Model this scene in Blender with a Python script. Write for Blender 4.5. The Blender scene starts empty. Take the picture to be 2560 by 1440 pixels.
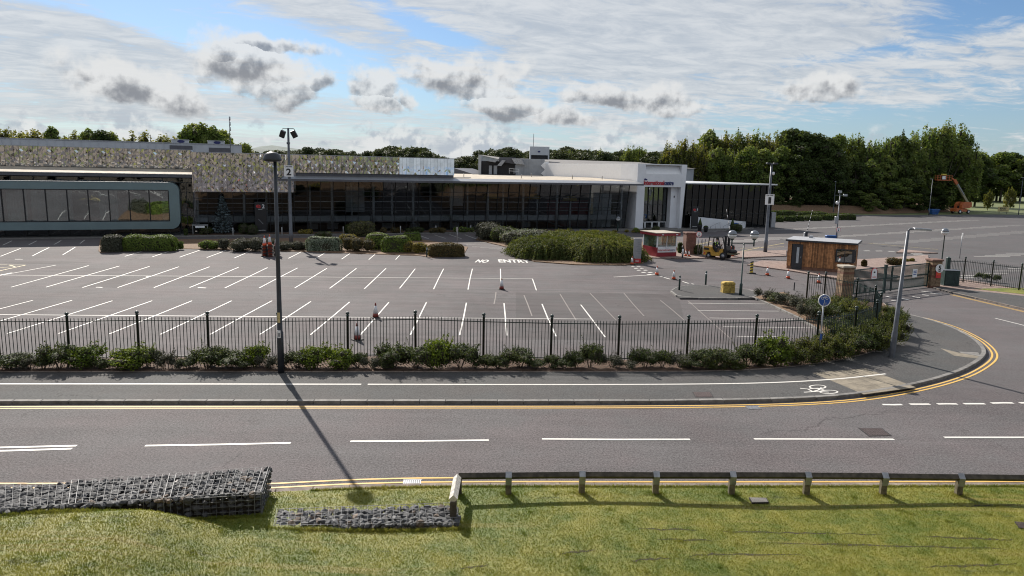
import bpy, bmesh, math, random
import numpy as np
from mathutils import Vector, Matrix

# ------------------------------------------------------------------ camera
F = 1850.0; HCAM = 8.2
TH = math.atan(295 / 1850.0); ROLL = math.radians(1.2)
_fw = Vector((0, math.cos(TH), -math.sin(TH))); _r0 = Vector((1, 0, 0)); _u0 = _r0.cross(_fw)
RT = _r0 * math.cos(ROLL) + _u0 * math.sin(ROLL); UP = _u0 * math.cos(ROLL) - _r0 * math.sin(ROLL); FW = _fw
EYE = Vector((0, 0, HCAM))
sc = bpy.context.scene
cam = bpy.data.objects.new('camera', bpy.data.cameras.new('camera'))
sc.collection.objects.link(cam)
cam.data.sensor_width = 36.0; cam.data.lens = 36.0 * F / 2560.0
cam.data.clip_start = 0.1; cam.data.clip_end = 8000
_m = Matrix.Identity(4)
for _i in range(3):
    _m[_i][0] = RT[_i]; _m[_i][1] = UP[_i]; _m[_i][2] = -FW[_i]; _m[_i][3] = EYE[_i]
cam.matrix_world = _m
sc.camera = cam

def ray(x, y):
    return FW + RT * ((x - 1280) / F) + UP * ((720 - y) / F)
def at(x, y, z=0.0):
    """survey helper: the point at height z seen along a line of sight (photo pixels)"""
    d = ray(x, y); return EYE + d * ((z - HCAM) / d.z)
def at_y(x, y, Y):
    d = ray(x, y); return EYE + d * (Y / d.y)
def ppm(p):                       # pixels per metre at a point
    return F / (Vector(p) - EYE).dot(FW)

# ------------------------------------------------------------------ sky, sun, exposure
SUN = Vector((-5.63, 11.24, 8.6)).normalized()
SUN_EL = math.asin(SUN.z); SUN_AZ = math.atan2(SUN.x, SUN.y)
w = bpy.data.worlds.new('World'); sc.world = w; w.use_nodes = True
NT = w.node_tree; NT.nodes.clear()
def _n(nt, t, **k):
    n = nt.nodes.new(t)
    for a, b in k.items(): setattr(n, a, b)
    return n
def M(nt, op, a, b=None, c=None, clamp=False):
    n = nt.nodes.new('ShaderNodeMath'); n.operation = op; n.use_clamp = clamp
    for i, v in enumerate((a, b, c)):
        if v is None: continue
        if isinstance(v, (int, float)): n.inputs[i].default_value = v
        else: nt.links.new(v, n.inputs[i])
    return n.outputs[0]
def SS(nt, v, lo, hi):
    n = nt.nodes.new('ShaderNodeMapRange'); n.interpolation_type = 'SMOOTHSTEP'
    nt.links.new(v, n.inputs[0]); n.inputs[1].default_value = lo; n.inputs[2].default_value = hi
    return n.outputs[0]
def NOISE(nt, vec, scale, detail=4, rough=.55, dist=0.0, dim='3D'):
    n = nt.nodes.new('ShaderNodeTexNoise'); n.noise_dimensions = dim
    if vec is not None: nt.links.new(vec, n.inputs['Vector'])
    n.inputs['Scale'].default_value = scale; n.inputs['Detail'].default_value = detail
    n.inputs['Roughness'].default_value = rough; n.inputs['Distortion'].default_value = dist
    return n.outputs[0]
def MIXC(nt, fac, a, b, mode='MIX'):
    n = nt.nodes.new('ShaderNodeMix'); n.data_type = 'RGBA'; n.blend_type = mode
    if isinstance(fac, (int, float)): n.inputs[0].default_value = fac
    else: nt.links.new(fac, n.inputs[0])
    for i, v in ((6, a), (7, b)):
        if isinstance(v, (tuple, list)): n.inputs[i].default_value = (*v[:3], 1)
        else: nt.links.new(v, n.inputs[i])
    return n.outputs[2]
def COMB(nt, x, y, z):
    n = nt.nodes.new('ShaderNodeCombineXYZ')
    for i, v in enumerate((x, y, z)):
        if isinstance(v, (int, float)): n.inputs[i].default_value = v
        else: nt.links.new(v, n.inputs[i])
    return n.outputs[0]

SKY_STRENGTH = 0.1
EXPOSURE = 0.55
def build_sky():
    nt = NT
    sky = _n(nt, 'ShaderNodeTexSky'); sky.sky_type = 'NISHITA'; sky.sun_disc = False
    sky.sun_elevation = SUN_EL; sky.sun_rotation = SUN_AZ
    sky.altitude = 0; sky.air_density = 1.0; sky.dust_density = 0.4; sky.ozone_density = 1.6
    tc = _n(nt, 'ShaderNodeTexCoord'); D = tc.outputs['Generated']
    sp = _n(nt, 'ShaderNodeSeparateXYZ'); nt.links.new(D, sp.inputs[0])
    x, y, z = sp.outputs
    az = M(nt, 'ARCTAN2', x, y); el = M(nt, 'ARCSINE', z)
    zz = M(nt, 'ADD', M(nt, 'MAXIMUM', z, 0.0), 0.085)
    px = M(nt, 'DIVIDE', x, zz); py = M(nt, 'DIVIDE', y, zz)
    # thin broken layer, seen in perspective, combed along one wind direction
    P = COMB(nt, M(nt, 'ADD', M(nt, 'MULTIPLY', px, .62), M(nt, 'MULTIPLY', py, .22)), M(nt, 'SUBTRACT', M(nt, 'MULTIPLY', py, .85), M(nt, 'MULTIPLY', px, .25)), 3.7)
    n1 = NOISE(nt, P, .55, 12, .62, .35)
    n2 = NOISE(nt, P, 4.2, 10, .68, .6)
    Q = COMB(nt, M(nt, 'ADD', M(nt, 'MULTIPLY', px, .75), M(nt, 'MULTIPLY', py, .25)), M(nt, 'SUBTRACT', M(nt, 'MULTIPLY', py, 1.1), M(nt, 'MULTIPLY', px, .45)), 9.1)
    n4 = NOISE(nt, Q, 4.6, 10, .66, .7)
    n3 = NOISE(nt, COMB(nt, az, M(nt, 'MULTIPLY', el, 2.2), 1.3), 2.3, 3, .5)
    # blue gaps and thick parts, by direction
    def blob(pxx, pyy, rx, ry, tilt=0.0, flat=False):
        d = ray(pxx, pyy).normalized(); a0 = math.atan2(d.x, d.y); e0 = math.asin(d.z)
        da = M(nt, 'SUBTRACT', az, a0); de = M(nt, 'SUBTRACT', el, e0)
        if tilt:
            c, s = math.cos(tilt), math.sin(tilt)
            da, de = (M(nt, 'ADD', M(nt, 'MULTIPLY', da, c), M(nt, 'MULTIPLY', de, s)),
                      M(nt, 'SUBTRACT', M(nt, 'MULTIPLY', de, c), M(nt, 'MULTIPLY', da, s)))
        sc_b = 1.22 if flat else 1.0; rx, ry = rx * sc_b, ry * sc_b
        da = M(nt, 'DIVIDE', da, rx / F); de = M(nt, 'DIVIDE', de, ry / F)
        dq = M(nt, 'MAXIMUM', de, M(nt, 'MULTIPLY', de, -1.55)) if flat else de
        r = M(nt, 'SQRT', M(nt, 'ADD', M(nt, 'MULTIPLY', da, da), M(nt, 'MULTIPLY', dq, dq)))
        return M(nt, 'SUBTRACT', 1.0, r), de
    cov = M(nt, 'ADD', n1, M(nt, 'ADD', M(nt, 'MULTIPLY', M(nt, 'SUBTRACT', n2, .5), .34), M(nt, 'MULTIPLY', M(nt, 'SUBTRACT', n4, .5), .62)))
    cov = M(nt, 'ADD', cov, M(nt, 'MULTIPLY', M(nt, 'SUBTRACT', n3, .5), .22))
    for (bx, by, rx, ry, tl, amt) in ((420, 60, 330, 60, -.30, -.24), (800, 150, 420, 80, -.32, -.27), (1010, 45, 170, 40, -.35, -.16), (1130, 95, 150, 30, -.25, -.14), (2250, 330, 650, 75, 0, -.26), (2480, 20, 260, 90, .25, -.22),
                                      (2030, 150, 300, 32, .1, -.14), (1500, 335, 500, 40, 0, -.12), (760, 350, 420, 45, 0, -.10),
                                      (1750, 110, 620, 170, 0, .20), (780, 30, 320, 70, -.2, .10), (200, 190, 330, 90, -.2, .16), (1350, 60, 330, 120, -.3, .14), (2320, 220, 420, 70, .1, .10)):
        v, _ = blob(bx, by, rx, ry, tl)
        cov = M(nt, 'ADD', cov, M(nt, 'MULTIPLY', SS(nt, v, 0.0, 0.9), amt))
    m1 = SS(nt, cov, .33, .58)
    tex = SS(nt, M(nt, 'ADD', M(nt, 'MULTIPLY', n2, .45), M(nt, 'MULTIPLY', n4, .55)), .36, .64)
    ccol = MIXC(nt, tex, (3.45, 3.75, 4.1), (4.9, 5.02, 5.1))
    # paler band of sky towards the horizon
    low = SS(nt, el, .16, .0)
    skyc = MIXC(nt, M(nt, 'MULTIPLY', low, .42), MIXC(nt, 1.0, sky.outputs[0], (.43, .53, .66), 'MULTIPLY'), (2.7, 3.5, 4.3))
    col = MIXC(nt, M(nt, 'MULTIPLY', m1, .90), skyc, ccol)
    # small cumulus banks near the horizon
    wn = _n(nt, 'ShaderNodeTexNoise'); nt.links.new(D, wn.inputs['Vector']); wn.inputs['Scale'].default_value = 13; wn.inputs['Detail'].default_value = 9; wn.inputs['Roughness'].default_value = .56
    wn.inputs['Scale'].default_value = 20; relief0 = wn.outputs[0]
    sh = _n(nt, 'ShaderNodeVectorMath', operation='ADD'); nt.links.new(D, sh.inputs[0]); sh.inputs[1].default_value = (-.005, 0, .010)
    relief1 = NOISE(nt, sh.outputs[0], 20, 9, .56)
    rel = M(nt, 'SUBTRACT', relief0, relief1)                      # >0 where the lump faces the sun
    fine = NOISE(nt, D, 38, 6, .6)
    band = M(nt, 'MULTIPLY', SS(nt, el, .004, .022), SS(nt, el, .085, .035))
    lumps = M(nt, 'ADD', M(nt, 'ADD', NOISE(nt, COMB(nt, az, M(nt, 'MULTIPLY', el, 1.5), 8.8), 12, 7, .58), M(nt, 'MULTIPLY', M(nt, 'SUBTRACT', NOISE(nt, COMB(nt, az, 5.1, 0), 3.0, 1, .5), .5), .35)), M(nt, 'MULTIPLY', el, -1.1))
    m2 = M(nt, 'MULTIPLY', SS(nt, lumps, .46, .55), band)
    bcol = MIXC(nt, SS(nt, rel, -.05, .07), (3.1, 3.45, 3.9), (5.3, 5.4, 5.4))
    col = MIXC(nt, M(nt, 'MULTIPLY', m2, .85), col, bcol)
    # individual darker cumulus, lit from behind on top, grey below
    wv = _n(nt, 'ShaderNodeTexNoise'); nt.links.new(D, wv.inputs['Vector']); wv.inputs['Scale'].default_value = 11; wv.inputs['Detail'].default_value = 7; wv.inputs['Roughness'].default_value = .6
    wsp = _n(nt, 'ShaderNodeSeparateColor'); nt.links.new(wv.outputs['Color'], wsp.inputs[0])
    az = M(nt, 'ADD', az, M(nt, 'MULTIPLY', M(nt, 'SUBTRACT', wsp.outputs[0], .5), .075)); el = M(nt, 'ADD', el, M(nt, 'MULTIPLY', M(nt, 'SUBTRACT', wsp.outputs[1], .5), .045))
    best = None; base = None
    for (bx, by, rx, ry, tl) in ((300, 222, 165, 58, -.16), (235, 195, 60, 42, 0), (640, 185, 130, 88, -.25), (578, 140, 52, 44, 0), (720, 225, 75, 52, -.1), (800, 215, 50, 36, 0), (925, 235, 62, 66, -.3), (935, 268, 70, 32, -.1),
                                 (1180, 210, 150, 62, -.1), (1260, 268, 120, 36, -.1), (1420, 300, 120, 30, -.08), (1575, 252, 170, 34, 0), (1660, 245, 50, 36, 0), (2040, 232, 120, 34, 0), (690, 115, 110, 24, -.1), (1000, 262, 30, 26, 0)):
        v, de = blob(bx, by, rx, ry, tl, True)
        if best is None: best, base = v, de
        else:
            gt = M(nt, 'GREATER_THAN', v, best)
            base = M(nt, 'ADD', M(nt, 'MULTIPLY', de, gt), M(nt, 'MULTIPLY', base, M(nt, 'SUBTRACT', 1.0, gt)))
            best = M(nt, 'MAXIMUM', v, best)
    bodyv = M(nt, 'ADD', best, M(nt, 'ADD', M(nt, 'MULTIPLY', M(nt, 'SUBTRACT', relief0, .5), 1.9), M(nt, 'MULTIPLY', M(nt, 'SUBTRACT', fine, .5), .6)))
    m3 = SS(nt, bodyv, .0, .46)
    shade = M(nt, 'ADD', M(nt, 'ADD', M(nt, 'MULTIPLY', base, .62), .60), M(nt, 'MULTIPLY', rel, 3.2))
    shade = M(nt, 'SUBTRACT', shade, M(nt, 'MULTIPLY', SS(nt, bodyv, .15, 1.1), .34))
    c3 = MIXC(nt, SS(nt, shade, -.05, .75), (1.6, 1.68, 1.88), (5.35, 5.4, 5.4))
    col = MIXC(nt, M(nt, 'MULTIPLY', m3, .88), col, c3)
    bg = _n(nt, 'ShaderNodeBackground'); nt.links.new(col, bg.inputs[0]); bg.inputs[1].default_value = SKY_STRENGTH
    out = _n(nt, 'ShaderNodeOutputWorld'); nt.links.new(bg.outputs[0], out.inputs[0])
build_sky()
w.cycles.sampling_method = 'MANUAL'; w.cycles.sample_map_resolution = 512

sun = bpy.data.objects.new('sun', bpy.data.lights.new('sun', 'SUN'))
sc.collection.objects.link(sun)
sun.data.energy = 5.0; sun.data.angle = math.radians(.55); sun.data.color = (1.0, .93, .84)
sun.rotation_euler = SUN.to_track_quat('Z', 'Y').to_euler(); sun.location = (-60, 120, 120)

sc.view_settings.view_transform = 'Standard'; sc.view_settings.look = 'None'
sc.view_settings.exposure = EXPOSURE; sc.view_settings.gamma = 1.0; sc.view_settings.use_curve_mapping = False
sc.cycles.max_bounces = 6; sc.cycles.diffuse_bounces = 2; sc.cycles.glossy_bounces = 4
sc.cycles.transmission_bounces = 4; sc.cycles.transparent_max_bounces = 12
sc.cycles.caustics_reflective = False; sc.cycles.caustics_refractive = False
sc.cycles.sample_clamp_indirect = 4.0; sc.cycles.use_denoising = True; sc.cycles.pixel_filter_type = 'BLACKMAN_HARRIS'; sc.cycles.filter_width = 1.1
COL = sc.collection

# ------------------------------------------------------------------ materials
MATS = {}
def newmat(name):
    m = bpy.data.materials.new(name); m.use_nodes = True; m.node_tree.nodes.clear(); MATS[name] = m
    return m, m.node_tree
def finish(nt, sh):
    o = nt.nodes.new('ShaderNodeOutputMaterial'); nt.links.new(sh, o.inputs[0])
def pos(nt): return nt.nodes.new('ShaderNodeNewGeometry').outputs['Position']
def setv(nt, inp, v):
    if isinstance(v, (int, float)): inp.default_value = v
    elif isinstance(v, (tuple, list)): inp.default_value = (*v[:3], 1)
    else: nt.links.new(v, inp)
def PRIN(nt, col, rough=.5, metal=0.0, spec=.5, normal=None, coat=0.0):
    p = nt.nodes.new('ShaderNodeBsdfPrincipled')
    setv(nt, p.inputs['Base Color'], col); setv(nt, p.inputs['Roughness'], rough); setv(nt, p.inputs['Metallic'], metal)
    setv(nt, p.inputs['Specular IOR Level'], spec)
    if coat: p.inputs['Coat Weight'].default_value = coat; p.inputs['Coat Roughness'].default_value = .1
    if normal is not None: nt.links.new(normal, p.inputs['Normal'])
    return p.outputs[0]
def BUMP(nt, h, strength=.3, dist=.01):
    b = nt.nodes.new('ShaderNodeBump'); b.inputs['Strength'].default_value = strength; b.inputs['Distance'].default_value = dist
    nt.links.new(h, b.inputs['Height']); return b.outputs[0]
def RAND(nt): return nt.nodes.new('ShaderNodeObjectInfo').outputs['Random']

def mat(name, c, rough=.5, metal=0.0, var=.18, scale=3.0, spec=.5, bump=0.0, bscale=40, rnd=0.0, coat=0.0, c2=None):
    """painted / plain surface with grime-scale colour variation and optional fine relief"""
    m, nt = newmat(name)
    P = pos(nt)
    n = NOISE(nt, P, scale, 6, .6)
    f = SS(nt, n, .3, .7)
    lo = tuple(x * (1 - var) for x in c); hi = tuple(min(1, x * (1 + var)) for x in (c2 or c))
    col = MIXC(nt, f, lo, hi)
    if rnd:
        r = M(nt, 'MULTIPLY_ADD', RAND(nt), 2 * rnd, 1 - rnd)
        col = MIXC(nt, 1.0, col, COMB(nt, r, r, r), 'MULTIPLY')
    nm = BUMP(nt, NOISE(nt, P, bscale, 5, .6), bump, .01) if bump else None
    rr = M(nt, 'MULTIPLY_ADD', NOISE(nt, P, scale * 2.3, 3, .5), .2, rough - .1, clamp=True)
    finish(nt, PRIN(nt, col, rr, metal, spec, nm, coat)); return m

def asphalt(name, c, var=.22, warm=(1.05, .985, .985), rough=.85, spec=.14, speck=.55, scale=1.0):
    m, nt = newmat(name); P = pos(nt)
    big = NOISE(nt, P, .13 * scale, 5, .6, .4); mid = NOISE(nt, P, 1.1, 7, .65)
    sp = NOISE(nt, P, 15, 3, .8); sp2 = NOISE(nt, P, 42, 2, .7)
    # long rolled streaks across
    st = nt.nodes.new('ShaderNodeMapping'); nt.links.new(P, st.inputs[0]); st.inputs['Scale'].default_value = (.05, 1.4, 1)
    stk = NOISE(nt, st.outputs[0], 1.0, 6, .6, .5)
    v = M(nt, 'ADD', M(nt, 'MULTIPLY', M(nt, 'SUBTRACT', big, .5), var * 2.2), M(nt, 'MULTIPLY', M(nt, 'SUBTRACT', mid, .5), var * 1.1))
    v = M(nt, 'ADD', v, M(nt, 'MULTIPLY', M(nt, 'SUBTRACT', stk, .5), var * 1.6))
    v = M(nt, 'ADD', v, M(nt, 'MULTIPLY', M(nt, 'SUBTRACT', sp, .5), speck * 1.5))
    v = M(nt, 'ADD', M(nt, 'ADD', v, M(nt, 'MULTIPLY', M(nt, 'SUBTRACT', sp2, .5), speck)), 1.0)
    # cracks
    vo = nt.nodes.new('ShaderNodeTexVoronoi'); vo.feature = 'DISTANCE_TO_EDGE'
    wp = nt.nodes.new('ShaderNodeVectorMath'); wp.operation = 'MULTIPLY_ADD'
    nn = nt.nodes.new('ShaderNodeTexNoise'); nt.links.new(P, nn.inputs['Vector']); nn.inputs['Scale'].default_value = .9; nn.inputs['Detail'].default_value = 6
    nt.links.new(nn.outputs['Color'], wp.inputs[0]); wp.inputs[1].default_value = (2.5, 2.5, 0); nt.links.new(P, wp.inputs[2])
    nt.links.new(wp.outputs[0], vo.inputs['Vector']); vo.inputs['Scale'].default_value = .10
    ck = M(nt, 'MULTIPLY', SS(nt, vo.outputs['Distance'], .0032, .0012), SS(nt, big, .46, .60))
    v = M(nt, 'MULTIPLY', v, M(nt, 'SUBTRACT', 1.0, M(nt, 'MULTIPLY', ck, .32)))
    stn = SS(nt, NOISE(nt, P, .75, 9, .7, 1.2), .60, .74); wht = SS(nt, NOISE(nt, P, 3.3, 3, .6, .3), .71, .76)
    v = M(nt, 'ADD', M(nt, 'MULTIPLY', v, M(nt, 'SUBTRACT', 1.0, M(nt, 'MULTIPLY', stn, .28))), M(nt, 'MULTIPLY', wht, .45))
    tint = MIXC(nt, SS(nt, NOISE(nt, P, .35, 4, .6), .35, .65), (1, 1, 1), warm)
    col = MIXC(nt, 1.0, MIXC(nt, 1.0, COMB(nt, v, v, v), c, 'MULTIPLY'), tint, 'MULTIPLY')
    nm = BUMP(nt, M(nt, 'ADD', sp, sp2), .55, .006)
    finish(nt, PRIN(nt, col, rough, 0, spec, nm)); return m

def leafmat(name, c1, c2, c3=None, scale=1.2, trans=.30, rnd=.18, rough=.65, spec=.12):
    m, nt = newmat(name); P = pos(nt)
    n = NOISE(nt, P, scale, 3, .6); n2 = NOISE(nt, P, scale * 6, 2, .6)
    col = MIXC(nt, SS(nt, M(nt, 'ADD', M(nt, 'MULTIPLY', n, .6), M(nt, 'MULTIPLY', n2, .4)), .36, .64), c1, c2)
    if c3: col = MIXC(nt, SS(nt, NOISE(nt, P, scale * 2.7, 3, .6), .56, .70), col, c3)
    r = M(nt, 'MULTIPLY_ADD', RAND(nt), 2 * rnd, 1 - rnd)
    col = MIXC(nt, 1.0, col, COMB(nt, r, M(nt, 'MULTIPLY_ADD', r, .8, .2), r), 'MULTIPLY')
    a = PRIN(nt, col, rough, 0, spec)
    t = nt.nodes.new('ShaderNodeBsdfTranslucent'); nt.links.new(MIXC(nt, 1.0, col, (1.25, 1.2, .55), 'MULTIPLY'), t.inputs[0])
    mx = nt.nodes.new('ShaderNodeMixShader'); mx.inputs[0].default_value = trans
    nt.links.new(a, mx.inputs[1]); nt.links.new(t.outputs[0], mx.inputs[2]); finish(nt, mx.outputs[0]); return m

def glassmat(name, tint, refl, rough=.02):
    """tinted pane: part mirror (Fresnel-raised), part see-through"""
    m, nt = newmat(name)
    lw = nt.nodes.new('ShaderNodeLayerWeight'); lw.inputs[0].default_value = .25
    f = M(nt, 'MULTIPLY_ADD', lw.outputs['Fresnel'], .8, refl, clamp=True)
    t = nt.nodes.new('ShaderNodeBsdfTransparent'); t.inputs[0].default_value = (*tint, 1)
    g = nt.nodes.new('ShaderNodeBsdfGlossy'); g.inputs[0].default_value = (.9, .95, .97, 1); g.inputs['Roughness'].default_value = rough
    b = BUMP(nt, NOISE(nt, pos(nt), .55, 2, .5), .05, .25); nt.links.new(b, g.inputs['Normal'])
    mx = nt.nodes.new('ShaderNodeMixShader'); nt.links.new(f, mx.inputs[0]); nt.links.new(t.outputs[0], mx.inputs[1]); nt.links.new(g.outputs[0], mx.inputs[2])
    finish(nt, mx.outputs[0]); return m

def grassmat(name, blade=False):
    m, nt = newmat(name); P = pos(nt)
    big = NOISE(nt, P, .33, 5, .65, .6); mid = NOISE(nt, P, 1.7, 5, .65); fi = NOISE(nt, P, 22, 4, .7)
    # mower rows run along the road
    mp = nt.nodes.new('ShaderNodeMapping'); nt.links.new(P, mp.inputs[0]); mp.inputs['Rotation'].default_value = (0, 0, -.07); mp.inputs['Scale'].default_value = (.10, 2.4, 1)
    rows = NOISE(nt, mp.outputs[0], 1.0, 5, .6, .3)
    f = M(nt, 'ADD', M(nt, 'MULTIPLY', big, .55), M(nt, 'MULTIPLY', mid, .45))
    col = MIXC(nt, SS(nt, f, .38, .60), (.088, .118, .017), (.185, .180, .034))
    col = MIXC(nt, SS(nt, rows, .54, .70), col, (.200, .178, .050))
    col = MIXC(nt, M(nt, 'MULTIPLY', SS(nt, M(nt, 'MULTIPLY', rows, M(nt, 'ADD', mid, .5)), .40, .30), .6), col, (.052, .055, .018))
    v = M(nt, 'MULTIPLY_ADD', fi, 1.3, .48)
    if blade:
        v = M(nt, 'MULTIPLY', v, 1.35)
    col = MIXC(nt, 1.0, col, COMB(nt, v, v, v), 'MULTIPLY')
    a = PRIN(nt, col, .6, 0, .25, None if blade else BUMP(nt, fi, .8, .03))
    if blade:
        t = nt.nodes.new('ShaderNodeBsdfTranslucent'); nt.links.new(col, t.inputs[0])
        mx = nt.nodes.new('ShaderNodeMixShader'); mx.inputs[0].default_value = .35
        nt.links.new(a, mx.inputs[1]); nt.links.new(t.outputs[0], mx.inputs[2]); a = mx.outputs[0]
    finish(nt, a); return m

def brickmat(name, c1, c2, mortar, sx=1.0, vertical=True):
    m, nt = newmat(name)
    tc = nt.nodes.new('ShaderNodeTexCoord'); sp = nt.nodes.new('ShaderNodeSeparateXYZ'); nt.links.new(tc.outputs['Object'], sp.inputs[0])
    v = COMB(nt, M(nt, 'ADD', sp.outputs[0], sp.outputs[1]) if vertical else sp.outputs[0], sp.outputs[2] if vertical else sp.outputs[1], 0)
    b = nt.nodes.new('ShaderNodeTexBrick'); nt.links.new(v, b.inputs['Vector'])
    b.inputs['Color1'].default_value = (*c1, 1); b.inputs['Color2'].default_value = (*c2, 1); b.inputs['Mortar'].default_value = (*mortar, 1)
    b.inputs['Scale'].default_value = 1; b.inputs['Mortar Size'].default_value = .008; b.inputs['Brick Width'].default_value = .22 * sx; b.inputs['Row Height'].default_value = .075 * sx
    col = MIXC(nt, SS(nt, NOISE(nt, pos(nt), 5, 4, .6), .3, .7), b.outputs[0], MIXC(nt, 1, b.outputs[0], (.65, .6, .6), 'MULTIPLY'))
    finish(nt, PRIN(nt, col, .85, 0, .3, BUMP(nt, b.outputs['Fac'], -.5, .01))); return m

asphalt('asphalt_lot', (.108, .101, .103), .42, speck=1.3); asphalt('asphalt_road', (.110, .104, .106), .26, speck=1.7); asphalt('asphalt_path', (.082, .083, .083), .24, warm=(1.06, 1.0, .98), speck=1.3)
asphalt('asphalt_lot_far', (.096, .094, .096))
asphalt('asphalt_patch', (.088, .083, .084), .35); grassmat('lawn'); grassmat('grass_blade', True)
mat('field_grass', (.115, .135, .045), .8, var=.3, scale=.15); mat('soil', (.10, .058, .036), .95, var=.45, scale=5, bump=.6, bscale=22)
mat('leaf_litter', (.15, .09, .05), .95, var=.5, scale=7, bump=.6, bscale=25)
def paintmat(name, c, wear=.35):
    m, nt = newmat(name); P = pos(nt)
    n = NOISE(nt, P, 14, 6, .75); b = NOISE(nt, P, .8, 3, .6)
    f = SS(nt, M(nt, 'ADD', M(nt, 'MULTIPLY', n, .7), M(nt, 'MULTIPLY', b, .3)), .62 - wear * .25, .72)
    col = MIXC(nt, M(nt, 'MULTIPLY', f, .75), c, tuple(x * .33 for x in c))
    finish(nt, PRIN(nt, col, .6, 0, .4)); return m
paintmat('white_paint', (.66, .64, .60), .5); paintmat('yellow_paint', (.64, .40, .10), .5); paintmat('faded_paint', (.19, .165, .15), .8); paintmat('pale_yellow_paint', (.60, .50, .24), .7)
mat('kerb_concrete', (.18, .172, .162), .85, var=.25, scale=4, bump=.3, bscale=60, rnd=.16)
mat('kerb_brown', (.20, .165, .14), .9, var=.3, scale=4, bump=.3, rnd=.15)
mat('tactile', (.215, .185, .14), .9, var=.22, scale=3, bump=.7, bscale=60, rnd=.1)
brickmat('block_paving', (.34, .255, .215), (.29, .22, .19), (.15, .12, .105), 1.4, False)
mat('rut_soil', (.045, .036, .022), .95, 0, var=.5, scale=12)
mat('added_brick', (.185, .158, .135), .9, 0, var=.15, scale=2)
mat('iron', (.10, .075, .07), .55, .6, var=.3, scale=20, bump=.5, bscale=60)
mat('iron_dark', (.035, .03, .03), .6, .4, var=.3, scale=20)
mat('lamp_black', (.022, .026, .034), .42, 0, var=.25, scale=4); mat('pole_grey', (.105, .115, .135), .5, .35, var=.22, scale=3)
mat('pole_green', (.018, .045, .042), .45, 0, var=.3, scale=4); mat('fence_green', (.020, .040, .038), .42, 0, var=.35, scale=5)
mat('galv', (.33, .34, .36), .45, .7, var=.2, scale=5); mat('steel_white', (.62, .63, .64), .4, .2, var=.08)
mat('sign_white', (.78, .79, .80), .45, 0, var=.05); mat('sign_black', (.012, .012, .014), .5, 0, var=.1); mat('sign_blue', (.012, .07, .30), .4, 0, var=.1)
mat('sign_red', (.52, .035, .04), .5, 0, var=.1); mat('logo_red', (.42, .02, .035), .5, 0, var=.05); mat('logo_blue', (.018, .025, .13), .5, 0, var=.05); mat('grey_text', (.20, .21, .23), .5, 0, var=.1)
mat('cone_orange', (.62, .085, .022), .5, 0, var=.22, scale=9, rnd=.18); mat('cone_white', (.66, .67, .69), .4, 0, var=.15, scale=9, rnd=.1); mat('cone_dark_red', (.20, .035, .025), .6, 0, var=.25, scale=9); mat('rubber', (.018, .017, .017), .75, 0, var=.3, scale=12)
mat('portal_white', (.74, .75, .78), .6, 0, var=.05, scale=.7); mat('panel_white', (.80, .80, .81), .5, 0, var=.03)
mat('hall_white', (.50, .52, .55), .5, 0, var=.06, scale=1.0); mat('clad_grey', (.34, .36, .39), .5, .1, var=.10, scale=1); mat('roof_tan', (.40, .345, .27), .85, 0, var=.22, scale=.8)
mat('roof_dark', (.10, .10, .115), .5, .1, var=.15, scale=1); mat('roof_grey', (.125, .12, .12), .8, 0, var=.2, scale=.5); mat('fascia', (.30, .31, .33), .4, .4, var=.1)
mat('frame_dark', (.016, .018, .022), .45, .1, var=.15); mat('frame_green', (.025, .045, .05), .4, .2, var=.15); mat('teal', (.165, .232, .250), .35, .2, var=.06, scale=.6); mat('column_grey', (.80, .82, .84), .5, 0, var=.08)
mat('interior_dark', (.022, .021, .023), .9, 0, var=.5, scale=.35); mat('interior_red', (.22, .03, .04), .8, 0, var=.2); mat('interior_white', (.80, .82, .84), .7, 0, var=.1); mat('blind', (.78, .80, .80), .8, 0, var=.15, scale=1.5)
mat('lamp_yellow', (.55, .38, .04), .6, 0, var=.1); mat('black_plant', (.02, .02, .022), .6, 0, var=.3)
mat('mirror', (.58, .60, .64), .05, 1.0, var=.10, scale=2.0, rnd=.10)
glassmat('glass_dark', (.66, .68, .69), .055); glassmat('glass_teal', (.62, .68, .68), .26); glassmat('glass_wing', (.05, .055, .06), .05); glassmat('glass_clear', (.78, .84, .83), .05); glassmat('glass_portal', (.22, .28, .31), .16)
mat('red_paint', (.26, .022, .036), .42, 0, var=.15, scale=3); mat('red_paint_dark', (.12, .014, .02), .5, 0, var=.2, scale=3)
mat('cedar', (.32, .15, .062), .75, 0, var=.35, scale=4, rnd=.5, bump=.2, bscale=50); mat('roof_felt', (.30, .31, .33), .7, 0, var=.1); mat('door_grey', (.025, .028, .035), .45, 0, var=.15); mat('obscure_glass', (.42, .46, .50), .15, 0, var=.1)
brickmat('sandstone', (.24, .145, .095), (.33, .22, .14), (.20, .15, .11), 1.3); mat('stone_band', (.17, .085, .055), .9, 0, var=.2, scale=6, rnd=.1); mat('stone_light', (.23, .155, .095), .9, 0, var=.3, scale=8, bump=.3, rnd=.32); mat('cap_stone', (.36, .32, .26), .85, 0, var=.15); mat('stone_red', (.155, .085, .065), .9, 0, var=.22, scale=5, bump=.2, rnd=.15)
mat('fork_yellow', (.50, .29, .045), .4, 0, var=.18, scale=5); mat('fork_black', (.014, .014, .016), .5, 0, var=.3); mat('lift_orange', (.44, .115, .035), .45, 0, var=.2, scale=2); mat('lift_boom', (.30, .28, .17), .5, 0, var=.2)
mat('skip_blue', (.018, .085, .27), .5, 0, var=.25, scale=3); mat('hivis', (.42, .75, .05), .7, 0, var=.1); mat('cloth_dark', (.03, .032, .05), .9, 0, var=.2); mat('skin', (.42, .25, .18), .55, 0, var=.08); mat('hair', (.03, .02, .015), .7, 0, var=.2)
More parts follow.
